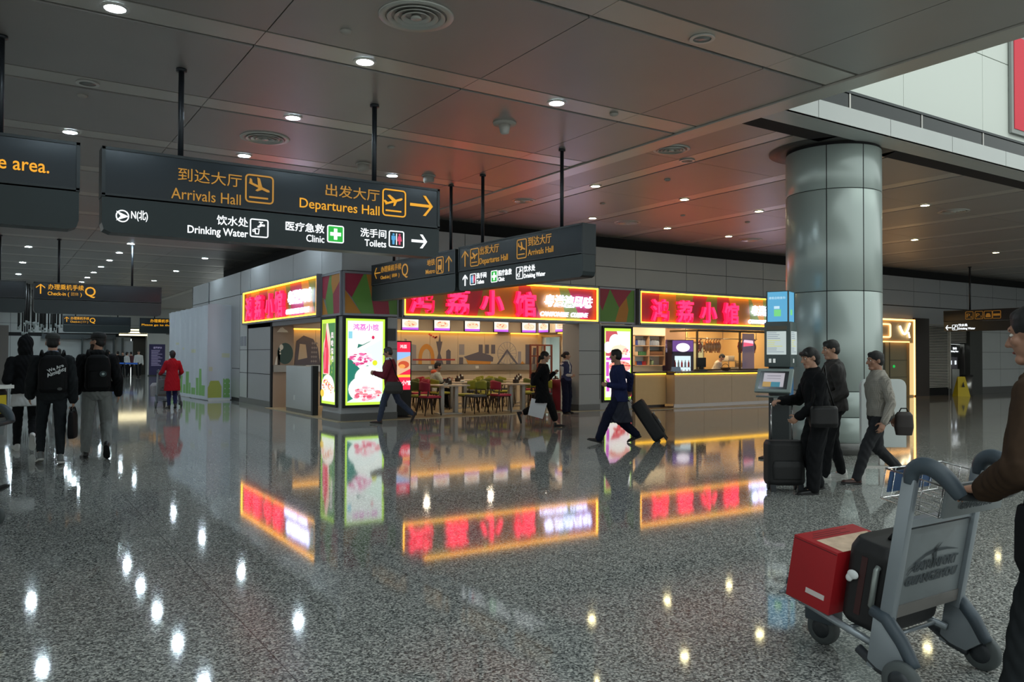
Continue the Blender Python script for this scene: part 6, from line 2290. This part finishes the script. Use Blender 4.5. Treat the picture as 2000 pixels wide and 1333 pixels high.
def make_trolley(label, loc, rz):
    t = T('luggage_trolley', label, 'trolley', loc, rz, 'airport luggage trolleys')
    A = R(10)
    fr = lambda x, v, w: Vector((x, v * cos(A) - w * sin(A), .12 + v * sin(A) + w * cos(A)))
    ex, ey, ez = Vector((1, 0, 0)), Vector((0, cos(A), sin(A))), Vector((0, -sin(A), cos(A)))
    for s_ in (-1, 1):
        MB().obox(fr(s_ * .285, .10, .50), ex * .022, ey * .030, ez * .345).build('side_post', TG, t, bev=.006)
        # wheel cover wedge, bumper, wheel
        c = MB()
        x0 = s_ * .30
        prof = [(.11, .36), (.15, .10), (.02, .085), (-.05, .14), (.02, .26)]
        vs = [(x0 - .02, y, z) for y, z in prof] + [(x0 + .02, y, z) for y, z in prof]
        c.add(vs, [(0, 1, 2, 3, 4), (9, 8, 7, 6, 5)] + [(k, k + 5, (k + 1) % 5 + 5, (k + 1) % 5) for k in range(5)])
        c.build('wheel_cover', TG, t, bev=.006)
        MB().tube([(x0, .13, .35), (x0, .06, .33), (x0, -.01, .25), (x0, -.06, .17), (x0, -.075, .15)], [.026, .032, .032, .028, .024], 10).build('bumper', TB, t)
        MB().tube([(x0, .20, .16), (x0, .10, .10), (x0, .02, .08)], .022, 8).build('lower_arm', TD, t)
        wx = s_ * .335
        w = MB().lathe((wx - .022, -.03, .088), [(.05, 0), (.082, .002), (.088, .012), (.088, .032), (.082, .042), (.05, .044)], 28, axis='x')
        wo = w.build('wheel', M('tyre_grey', '#4a5050', .6), t)
        MB().lathe((wx - .026, -.03, .088), [(.02, 0), (.05, .002), (.05, .050), (.02, .052)], 20, axis='x').build('hub', TD, wo)
    # push handle
    for s_ in (-1, 1):
        MB().tube(chaikin([fr(s_ * .285, .10, .82), fr(s_ * .285, .10, .885), fr(s_ * .285, .05, .92), fr(s_ * .28, -.02, .905), fr(s_ * .275, -.075, .865), fr(s_ * .26, -.11, .825)]), [.028 + .011 * sin(pi * q / 23) for q in range(24)], 12).build('handle_arm', TB, t)
    MB().tube([fr(-.265, -.105, .83), fr(-.1, -.125, .815), fr(.1, -.125, .815), fr(.265, -.105, .83)], .021, 12).build('push_bar', TD, t)
    # advertising panel between the posts with logo
    p = MB().obox(fr(0, .10, .42), ex * .263, ey * .010, ez * .185)
    po = p.build('panel', TP, t, bev=.004)
    MB().obox(fr(0, .10, .222), ex * .263, ey * .016, ez * .028).build('lower_rail', M('trolley_rail_warm', '#6f6c68', .4, .3), t)
    MB().obox(fr(0, .10, .635), ex * .263, ey * .016, ez * .018).build('upper_rail', TG, t)

    def logo(par, c, s, name):
        m = MB()
        ax = [(-.5, .02), (-.36, .10), (-.18, .17), (.02, .205), (.25, .20), (.5, .165)]
        th = [.012, .02, .03, .034, .026, .004]
        f = lambda x, z: c + ex * x * s + ez * z * s - ey * .0035
        for k in range(5):
            a, b_ = ax[k], ax[k + 1]
            m.add([f(a[0], a[1] - th[k] / 2), f(b_[0], b_[1] - th[k + 1] / 2), f(b_[0], b_[1] + th[k + 1] / 2), f(a[0], a[1] + th[k] / 2)], [(0, 1, 2, 3)])
        m.add([f(-.05, .20), f(.02, .19), f(.14, .30)], [(0, 1, 2)]).add([f(-.04, .19), f(.04, .19), f(.05, .08), f(-.0, .10)], [(0, 1, 2, 3)])
        ax2 = [(-.5, -.03), (-.42, .03), (-.32, .06), (-.14, .10)]
        for k in range(3):
            a, b_ = ax2[k], ax2[k + 1]
            m.add([f(a[0], a[1] - .008), f(b_[0], b_[1] - .01), f(b_[0], b_[1] + .012), f(a[0], a[1] + .01)], [(0, 1, 2, 3)])
        m.build(name, INK, par)
        tx = text_mesh([('BAIYUNPORT', .02, .0, .145 * s, 'CENTER', .035, .25, 1.0), ('GUANGZHOU', .0, -.155 * s, .145 * s, 'CENTER', .035, .25, 1.12)], 'logo_lettering', INK, par, depth=.002)
        tx.rotation_euler = (A, 0, 0)
        tx.location = c - ey * .003 - ez * .0
    logo(po, fr(-.01, .088, .40), .40, 'logo_swoosh')
    up = MB().obox(fr(.05, -.012, .765), ex * .245, ey * .008, ez * .075).build('upper_panel', TP, t, bev=.003)
    logo(up, fr(.05, -.022, .765), .26, 'logo_swoosh')
    # wire basket
    w = MB()
    for z in (.69, .83):
        w.tube([fr(-.20, .0, z), fr(-.20, .27, z), fr(.27, .27, z), fr(.27, .0, z)], .005, 6, closed=True)
    for x in np.linspace(-.20, .27, 7):
        w.tube([fr(x, .27, .83), fr(x, .27, .69), fr(x, .0, .69)], .0032, 5)
    for y in (.0, .09, .18):
        for x in (-.20, .27):
            w.tube([fr(x, y, .69), fr(x, y, .83)], .0032, 5)
    w.build('wire_basket', CHROME, t)
    MB().obox(fr(.03, .276, .76), ex * .18, ey * .003, ez * .05).build('advert_card', M('advert_blue', '#3d5c84', .5), t)
    # platform
    m = MB()
    for s_ in (-1, 1):
        m.tube([fr(s_ * .27, .11, .04), fr(s_ * .25, .40, .05), fr(s_ * .20, .70, .05), fr(s_ * .05, .76, .05)], .018, 8)
    for v in (.16, .30, .44, .58, .70):
        m.tube([fr(-.24, v, .045), fr(.24, v, .045)], .010, 6)
    m.build('platform', TG, t)
    MB().obox(fr(0, .74, .05), ex * .10, ey * .04, ez * .02).build('front_bumper', TB, t, bev=.008)
    wo = MB().lathe((-.025, .60, .085), [(.05, 0), (.082, .002), (.085, .012), (.085, .038), (.082, .048), (.05, .05)], 24, axis='x').build('wheel', MATS['tyre_grey'], t)
    MB().lathe((-.03, .60, .085), [(.02, 0), (.05, .002), (.05, .058), (.02, .06)], 16, axis='x').build('hub', TD, wo)
    MB().box(-.05, .52, .12, .05, .68, .20).build('caster_fork', TB, t, bev=.01)
    return t, fr, (ex, ey, ez)


TL = Vector((3.665, 2.05, 0))
t, fr, (ex, ey, ez) = make_trolley('grey luggage trolley with a printed logo panel in the right foreground', TL, 0)


def tl(x, v, w):
    return TL + fr(x, v, w)


# suitcase and box on the platform
def tilted_root(name, label, cat, c):
    t = T(name, label, cat, c)
    t.rotation_euler = (R(10), 0, 0)
    return t


sc_ = tilted_root('suitcase', 'black suitcase standing on the foreground trolley behind the red box', 'suitcase', tl(.0, .255, .068))
b = Blob().loft([(Vector((0, 0, .0)), .23, .10), (Vector((0, 0, .03)), .25, .122), (Vector((0, 0, .36)), .25, .13), (Vector((0, 0, .41)), .225, .112)], p=5)
b.build('shell', M('suitcase_black', '#141415', .6, noise=.3, scale=50), sc_, .008, 4)
MB().box(-.252, .0, .06, -.246, .03, .34).build('zip_strip', M('red_trim', '#34100f', .5), sc_)
MB().tube([(-.256, -.06, .13), (-.27, -.06, .14), (-.27, -.06, .31), (-.256, -.06, .32)], .014, 8).build('side_handle', M('pale_handle', '#8d9490', .4, .5), sc_)
MB().tube([(-.10, .0, .412), (-.08, .0, .43), (.02, .0, .43), (.04, .0, .412)], .010, 8).build('top_handle', BAG, sc_)
MB().box(-.16, -.10, .405, -.05, -.05, .414).build('label_sticker', WHITE, sc_)
Blob().ell((-.262, .055, .24), (.012, .030, .022)).ell((-.264, .07, .22), (.010, .018, .02)).build('crumpled_tag', M('white_tag', '#d6dad8', .6), sc_, .004, 1)
rb = tilted_root('carton', 'red cardboard box with clear tape on the front of the foreground trolley', 'box', tl(-.03, .51, .068))
RBX = M('red_carton', '#9c0f18', .55, noise=.1, scale=12)
MB().box(-.25, -.12, 0, .23, .13, .315).build('box', RBX, rb, bev=.004)
MB().box(-.21, -.12, .3155, .20, .03, .3165).build('tape', M('clear_tape_pale', '#d6b89c', .18, noise=.35, scale=18), rb)
MB().box(-.20, .055, .3152, .10, .062, .3158).box(-.17, .075, .3152, .05, .081, .3158).box(-.15, .095, .3152, .12, .100, .3158).build('printed_lines', M('carton_print', '#6a1014', .6), rb)
MB().box(-.253, -.085, .06, -.2505, .02, .085).build('label', M('carton_label', '#cfc4c0', .5), rb)
MB().box(-.2505, -.117, .30, .2305, .127, .3035).build('flap_seam', M('dark_red_seam', '#4a080c', .6), rb)

# the man pushing it
p = person('man in a dark brown jacket pushing the trolley at the right edge of the photo', (3.60, 1.43, 0), head_rz(-.03, 1), 1.78,
           dict(lean=14, footL=(-.10, .22, -6, 0), footR=(.10, -.28, 40, 0), handL=(-.16, .29, .955), handL_dir=(.25, 1, -.1), handL_palm=(.1, -.1, -1), handL_thumb=(1, .3, 0), handL_curl=55, handL_elbow=(-.75, -.7, -.3),
                handR=(.22, .29, .955), handR_dir=(-.25, 1, -.1), handR_palm=(-.1, -.1, -1), handR_thumb=(-1, .3, 0), handR_curl=55, handR_elbow=(.75, -.7, -.3), head_pitch=2),
           dict(hair='short', skin=SKIN2, top=dict(mat=BROWN2, thick=.03, hem=-.10, collar=True, sleeve_r=1.0), bottom=dict(mat=CHAR, thick=.016), shoes=(SHB, SOLB)), .0055)
t = T('shoulder_bag', 'black shoulder bag hanging at the side of the man pushing the foreground trolley', 'bag', (3.40, 1.47, .66), R(-8))
Blob().loft([(Vector((0, 0, .02)), .13, .045), (Vector((0, 0, .07)), .15, .06), (Vector((0, 0, .22)), .15, .055), (Vector((0, 0, .28)), .145, .045)], p=4).build('body', BAG, t, .008, 3)
MB().tube([(-.13, 0, .26), (-.06, .02, .45), (.04, .06, .68), (.10, .04, .72)], .012, 8).build('strap', BAG, t)

# ------------------------------------------------------------------ trolley, yellow bag and one stepping foot at the left edge
t, fr, _e = make_trolley('luggage trolley mostly outside the left edge with its blue-grey handle showing', Vector((-.20, 8.10, 0)), R(45))
t = T('travel_bag', 'yellow and black travel bag on the trolley at the left edge', 'bag', (-.08, 8.31, .935), R(45))
Blob().loft([(Vector((0, 0, .0)), .22, .12), (Vector((0, 0, .22)), .23, .13), (Vector((0, 0, .27)), .20, .11)], p=4).build('body', BAG, t, .012, 3)
MB().box(-.16, -.132, .04, .16, -.124, .2).build('yellow_panel', M('yellow_nylon', '#c8b018', .6), t)
MB().box(-.2, -.14, .255, .235, .14, .285).build('pale_top', WHITE, t)
p = person('person almost wholly outside the left edge with one dark shoe stepping in', (-.20, 10.12, 0), head_rz(.84, -.545), 1.72,
           dict(lean=5, footL=(-.10, -.20, 30, 0), footR=(.09, .33, -26, .02), handL=(-.25, -.12, .85), handR=(.25, -.22, .85)),
           dict(hair='short', top=dict(mat=BLK, thick=.03), bottom=dict(mat=BLK2), shoes=(M('dark_shoe_grey', '#2a2b2c', .6), SOLB)), .012)

# ------------------------------------------------------------------ woman in the red coat with her trolley
p = person('person in a long red coat pushing a trolley away along the hoarding', (4.20, 23.55, 0), head_rz(.0, 1), 1.62,
           dict(lean=2, footL=(-.07, .06, 0, 0), footR=(.07, -.08, 12, 0), handL=(-.26, .28, .95), handR=(.26, .28, .95), handL_curl=50, handR_curl=50),
           dict(female=True, hair='fringe', top=dict(mat=REDC, name='coat', thick=.026, hem=-.40, flare=.03, collar=True, sleeve=.98), bottom=dict(mat=NAVY, thick=.012, length=.95), shoes=(SHB, SOLB)), .011)
t, fr, _e = make_trolley('small looking luggage trolley in front of the person in the red coat', Vector((4.20, 24.10, 0)), 0)
t = T('travel_bag', 'pale bag on the trolley of the person in the red coat', 'bag', (4.0, 24.45, .30), 0)
Blob().loft([(Vector((0, 0, .0)), .20, .16), (Vector((0, 0, .30)), .22, .18), (Vector((0, 0, .38)), .16, .13)], p=3).build('body', M('pale_bag', '#8e8a8e', .7), t, .014, 3)

# ------------------------------------------------------------------ man in the maroon jacket
p = person('man in a maroon jacket with a pale collar walking left past the bright lightbox', (7.35, 16.15, 0), head_rz(-.84, .545), 1.72,
           dict(lean=6, footL=(-.08, .24, -4, 0), footR=(.08, -.46, 62, .0), handL=(-.12, .34, 1.10), handR=(.10, .36, 1.08), handL_curl=60, handR_curl=60, handL_elbow=(-.5, -.7, -.8), handR_elbow=(.5, -.7, -.8), head_pitch=8),
           dict(hair='short', hair_mat=M('hair_greying', '#2c2a29', .5), skin=SKIN2, bulk=1.08, top=dict(mat=MAROON, thick=.030, hem=-.10, sleeve_r=1.0), shirt=dict(mat=WCL, collar=True, front=True), bottom=dict(mat=JEAN, thick=.016), shoes=(SHBR, SOLB)), .008)
c = wpt(p, (-.27, -.10, .66))
t = T('shoulder_bag', 'dark green shoulder bag on the hip of the man in the maroon jacket', 'bag', c, p['root'].rotation_euler.z + R(90))
Blob().loft([(Vector((0, 0, .0)), .16, .06), (Vector((0, 0, .06)), .20, .085), (Vector((0, 0, .18)), .19, .08), (Vector((0, 0, .26)), .15, .05)], p=3).build('body', M('bag_dark_olive', '#2e2c28', .7), t, .009, 3)
MB().tube([(-.14, 0, .22), (-.02, -.03, .45), (.08, -.09, .72), (.12, -.14, .76)], .012, 8).build('strap', BAG, t)

# ------------------------------------------------------------------ woman in black with a white tote
p = person('woman in a long black top with a ponytail walking right with a white tote bag', (9.70, 13.78, 0), head_rz(.84, -.545), 1.66,
           dict(lean=5, footL=(-.06, -.44, 70, .06), footR=(.06, .30, -4, 0), handR=(.13, -.02, .80), handR_curl=75, handL=(-.12, .26, 1.12), handL_curl=60, head_pitch=4),
           dict(female=True, hair='tail', top=dict(mat=BLK, name='tunic', thick=.024, hem=-.34, flare=.05, sleeve_r=1.0), bottom=dict(mat=BLK2, thick=.020, length=.72, wide=1.25), shoes=(SHB, SOLB)), .008)
w_ = wpt(p, p['arms']['handR'][2])
t = T('tote_bag', 'white paper tote bag swinging from the hand of the woman in black', 'bag', (w_.x, w_.y, w_.z - .10), p['root'].rotation_euler.z + R(84))
tb_ = MB()
tb_.add([(-.16, -.02, -.50), (.16, -.02, -.50), (.17, -.035, -.14), (-.17, -.035, -.14), (-.16, .02, -.50), (.16, .02, -.50), (.17, .035, -.14), (-.17, .035, -.14)], [(0, 1, 2, 3), (7, 6, 5, 4), (0, 4, 5, 1), (1, 5, 6, 2), (2, 6, 7, 3), (3, 7, 4, 0)])
o = tb_.build('bag_body', M('tote_white', '#e8eaee', .7), t, bev=.006)
o.rotation_euler = (0, R(14), 0)
for q in (-1, 1):
    MB().tube([(-.02, q * .03, -.15), (-.01, q * .02, .0), (.03, q * .02, .02), (.10, q * .03, -.13)], .007, 8).build('handle', M('tote_handle', '#30323a', .7), t)
c = wpt(p, p['tp'](0, -.20, .16))
t = T('handbag', 'small black bag on the back of the woman with the white tote', 'bag', c, p['root'].rotation_euler.z)
Blob().loft([(Vector((0, 0, -.14)), .12, .05), (Vector((0, 0, -.10)), .13, .07), (Vector((0, 0, .10)), .12, .06), (Vector((0, 0, .14)), .08, .03)], p=3).build('body', BAG, t, .009, 3)
MB().tube([(-.06, .04, .12), (-.08, .10, .26), (-.09, .2, .30)], .010, 8).build('strap', BAG, t)

# ------------------------------------------------------------------ waitress
p = person('waitress in a navy waistcoat and white blouse standing beside the pillar', (12.46, 16.62, 0), head_rz(.30, -.95), 1.62,
           dict(lean=0, footL=(-.07, .0, 0, 0), footR=(.07, .02, 0, 0), handL=(-.03, .20, .96), handR=(.05, .21, .98), handL_curl=40, handR_curl=40, handL_dir=(.8, .3, -.2), handR_dir=(-.8, .3, -.2), head_yaw=35),
           dict(female=True, hair='bun', top=dict(mat=M('navy_waistcoat', '#232a52', .7), name='waistcoat', thick=.022, hem=-.02, sleeve=0), shirt=dict(mat=WCL, collar=True, front=True, sleeves=True), bottom=dict(mat=NAVYD, thick=.018, wide=1.25, length=.98, taper=1.2), shoes=(SHB, SOLB)), .008)

# ------------------------------------------------------------------ man in navy with a rolling suitcase
p = person('man in a navy jacket and long dark apron walking left pulling a suitcase', (9.05, 10.55, 0), head_rz(-.84, .545), 1.70,
           dict(lean=5, footL=(-.08, .36, -14, 0), footR=(.08, -.30, 22, 0), handR=(.34, -.22, .90), handR_curl=70, handL=(-.14, .20, 1.0), handL_curl=50, head_yaw=-24, skirt_y=.0),
           dict(hair='short', skin=SKIN2, top=dict(mat=NAVY, thick=.026, hem=-.13, sleeve_r=1.0), bottom=dict(mat=NAVYD, thick=.022, wide=1.15), skirt=dict(mat=M('apron_dark', '#171a2a', .8), hem=.36, flare=.02, step=.06), shoes=(SHB, SOLB)), .007)
w_ = wpt(p, p['arms']['handR'][2])


def roller(label, hand_w, foot_w, w, d, mat, hlen, extras=None):
    """upright suitcase whose grip is at hand_w and whose wheels touch the floor at foot_w"""
    ax = (Vector(hand_w) - Vector(foot_w))
    L = ax.length
    ax.normalize()
    t = T('suitcase', label, 'suitcase', foot_w)
    side = ax.cross(Vector((0, 0, 1)))
    if side.length < .1:
        side = Vector((.84, -.545, 0))
    side.normalize()
    fwd = ax.cross(side).normalized()
    m = Matrix((side, fwd, ax)).transposed()
    t.rotation_euler = m.to_euler()
    H_ = L - hlen
    Blob().loft([(Vector((0, 0, .07)), w * .46, d * .42), (Vector((0, 0, .11)), w * .5, d * .5), (Vector((0, 0, H_ - .04)), w * .5, d * .5), (Vector((0, 0, H_)), w * .45, d * .42)], p=5).build('shell', mat, t, .009, 3)
    Blob().loft([(Vector((0, -d * .5, .14)), w * .38, .02), (Vector((0, -d * .52, H_ * .5)), w * .40, .025), (Vector((0, -d * .5, H_ * .62)), w * .36, .015)], p=4).build('front_pocket', mat, t, .009, 3)
    for q in (-1, 1):
        MB().cyl((q * w * .28, d * .3, H_ - .05), .008, hlen + .04, 10).build('telescopic_rod', CHROME, t)
        MB().lathe((q * w * .36 - .012, d * .3, .04), [(.02, 0), (.04, .003), (.04, .021), (.02, .024)], 16, axis='x').build('wheel', TD, t)
        MB().box(q * w * .36 - .03, -d * .42, 0, q * w * .36 + .03, -d * .3, .08).build('foot', TD, t)
    MB().tube([(-w * .28, d * .3, L - .02), (-w * .2, d * .3, L), (w * .2, d * .3, L), (w * .28, d * .3, L - .02)], .015, 8).build('grip', TD, t)
    return t


t = roller('black rolling suitcase with pale tags trailing behind the man in navy', w_ + Vector((0, 0, -.03)), (9.82, 10.30, .0), .36, .24, M('suitcase_nylon', '#17171a', .6, noise=.3, scale=40), .22)
MB().box(-.05, -.16, .30, .05, -.145, .38).box(-.02, -.155, .48, .06, -.14, .52).build('baggage_tags', M('tag_paper', '#b4b2b0', .6), t)

# ------------------------------------------------------------------ two people in black by the kiosk
p = person('person in a black sweater with a black shoulder bag beside the upright suitcase', (7.63, 5.565, 0), head_rz(-.84, .545), 1.63,
           dict(lean=9, footL=(-.09, .10, 0, 0), footR=(.09, -.02, 8, 0), handL=(-.10, .26, .84), handL_curl=55, handR=(.16, .36, 1.00), handR_curl=75, handR_palm=(0, 0, -1), handL_elbow=(-.6, -.8, -.4), handR_elbow=(.5, -.6, -.8), head_pitch=10, head_yaw=8),
           dict(hair='fringe', skin=SKIN, top=dict(mat=BLK, name='sweater', thick=.028, hem=-.12, sleeve_r=1.0, collar=True), bottom=dict(mat=BLK2, thick=.024, wide=1.2), shoes=(SHB, SOLB)), .0065)
wl_ = p['arms']['handL'][2]
e_ = p['arms']['handL'][1]
wr = MB().lathe((0, 0, 0), [(.030, -.01), (.034, -.01), (.034, .01), (.030, .01)], 20, cap=False)
o = wr.build('wrist_watch', CHROME, p['root'], loc=wl_)
o.rotation_euler = (wl_ - e_).to_track_quat('Z', 'Y').to_euler()
c = wpt(p, (-.235, .04, .74))
t = T('shoulder_bag', 'black leather shoulder bag with bright buckles on the person in the black sweater', 'bag', c, p['root'].rotation_euler.z + R(90))
Blob().loft([(Vector((0, 0, .0)), .14, .05), (Vector((0, 0, .04)), .15, .065), (Vector((0, 0, .20)), .145, .06), (Vector((0, 0, .23)), .13, .04)], p=4).build('body', M('black_leather', '#0d0d0e', .4, spec=.3), t, .008, 3)
for q in (-1, 1):
    MB().box(q * .09 - .01, -.075, .10, q * .09 + .01, -.06, .22).build('buckle', CHROME, t)
    MB().tube([(q * .12, 0, .20), (.0 + q * .04, -.03, .50), (-.03, -.05, .66)], .010, 8).build('strap', MATS['black_leather'], t)
w_ = wpt(p, p['arms']['handR'][2])
roller('black upright cabin suitcase with its handle raised beside the kiosk', (w_.x, w_.y, w_.z - .02), (w_.x + .02, w_.y - .02, 0), .42, .25, MATS['suitcase_black'], .42)
p = person('person in a black jacket and white shoes standing behind the one in the black sweater', (8.70, 6.12, 0), head_rz(-.70, .71), 1.74,
           dict(lean=3, footL=(-.16, .14, 0, 0), footR=(.14, -.10, 0, 0), handL=(-.22, .18, .95), handR=(.20, .22, 1.0), head_yaw=10, head_pitch=6),
           dict(hair='short', skin=SKIN, top=dict(mat=M('black_jacket_warm', '#1a1614', .7, noise=.2, scale=20), thick=.032, hem=-.08, sleeve_r=1.0, collar=True), bottom=dict(mat=BLK2, thick=.018), shoes=(SHW, SOLW)), .008)

# ------------------------------------------------------------------ man in the checked shirt
p = person('man in a grey checked shirt and dark trousers walking left beside the round column', (8.80, 5.60, 0), head_rz(-.84, .545), 1.64,
           dict(lean=3, footL=(-.07, .30, -4, 0), footR=(.07, -.30, 22, 0), handL=(-.25, .06, .74), handR=(.20, -.24, .78), handR_curl=45, handL_curl=40, head_pitch=3),
           dict(hair='short', skin=SKIN2, bulk=1.05, top=dict(mat=CHECK, name='shirt', thick=.018, hem=-.03, collar=True), bottom=dict(mat=M('dark_slacks', '#15171b', .8), thick=.018), shoes=(SHBR, SOLB)), .0065)
c = wpt(p, (.10, -.34, .66))
t = T('hand_pouch', 'dark brown pouch held behind by the man in the checked shirt', 'bag', c, p['root'].rotation_euler.z + R(80))
Blob().loft([(Vector((0, 0, -.10)), .09, .035), (Vector((0, 0, .0)), .11, .05), (Vector((0, 0, .14)), .10, .045), (Vector((0, 0, .18)), .07, .02)], p=3).build('body', M('pouch_brown', '#2b2422', .6), t, .008, 3)
MB().tube([(-.06, 0, .16), (-.03, 0, .22), (.03, 0, .22), (.06, 0, .16)], .008, 8).build('strap', BAG, t)

# ------------------------------------------------------------------ guest at a table and the cook
p = person('seated guest in a white vest with an orange hood at a dining table', (10.36, 19.98, 0), head_rz(.98, -.2), 1.70,
           dict(lean=12, seat=.53, footL=(-.12, .42, 0, .02), footR=(.12, .40, 0, .02), handL=(-.14, .42, .80), handR=(.12, .44, .80), handL_curl=40, handR_curl=40),
           dict(hair='short', skin=SKIN2, top=dict(mat=M('white_vest', '#b9bcb0', .7), name='vest', thick=.034, hem=-.06, sleeve=.4), shirt=dict(mat=M('dark_sleeves', '#22232a', .8), sleeves=True), bottom=dict(mat=BLK2), shoes=(SHB, SOLB)), .011)
Blob().ell(p['tp'](0, -.09, .50), (.13, .08, .07)).build('orange_hood', M('orange_lining', '#d2552e', .7), p['root'], .01, 3)
person('cook in a white coat bending over the worktop behind the kitchen glass', (20.55, 19.15, 0), head_rz(.55, -.83), 1.66,
       dict(lean=30, handL=(-.12, .40, 1.05), handR=(.12, .42, 1.05), head_pitch=25),
       dict(hair='short', top=dict(mat=WCL, name='coat', thick=.026, hem=-.2), bottom=dict(mat=BLK2), shoes=(SHB, SOLB)), .013)

# ------------------------------------------------------------------ people waiting in the far hall
far = [(6.55, 58.6, 'a dark jacket turned left', BLK, 0), (6.95, 57.6, 'a black coat facing away', BLK2, 1), (7.45, 59.2, 'a dark jacket behind the black coat', CHAR, 0), (7.45, 57.3, 'a white top beside the black coat', WCL, 1),
       (7.85, 58.4, 'a maroon top', M('far_maroon', '#4a1f26', .8), 0), (8.05, 56.6, 'a white printed shirt at the right end', WCL, 0), (9.75, 60.0, 'a white shirt half hidden by the hoarding', WCL, 1)]
for k, (x, y, l, m, f) in enumerate(far):
    q = person(f'person in {l}, waiting at the far barrier', (x, y, 0), [2.2, .2, 2.8, -1.0, .4, 3.0, -.5][k], [1.72, 1.70, 1.66, 1.64, 1.66, 1.74, 1.66][k],
           dict(lean=1, footL=(-.09, .04, 0, 0), footR=(.09, -.05, 0, 0)), dict(hair='fringe' if f else 'short', female=bool(f), top=dict(mat=m, thick=.025, hem=-.10), bottom=dict(mat=BLK2), shoes=(SHB, SOLB)), .018, group='people waiting far down the hall')
for k, (x, y, l) in enumerate([(2.60, 27.5, 'person in black farther ahead, between the two walking men'), (1.95, 31.0, 'person with raised hands far ahead beside the hooded walker')]):
    person(l, (x, y, 0), .1, 1.70, dict(lean=2, footL=(-.09, .12, 0, 0), footR=(.09, -.12, 20, 0), handR=(.2, .3, 1.25) if k else None), dict(hair='short', top=dict(mat=BLK, thick=.026), bottom=dict(mat=BLK2), shoes=(SHB, SOLB)), .015)
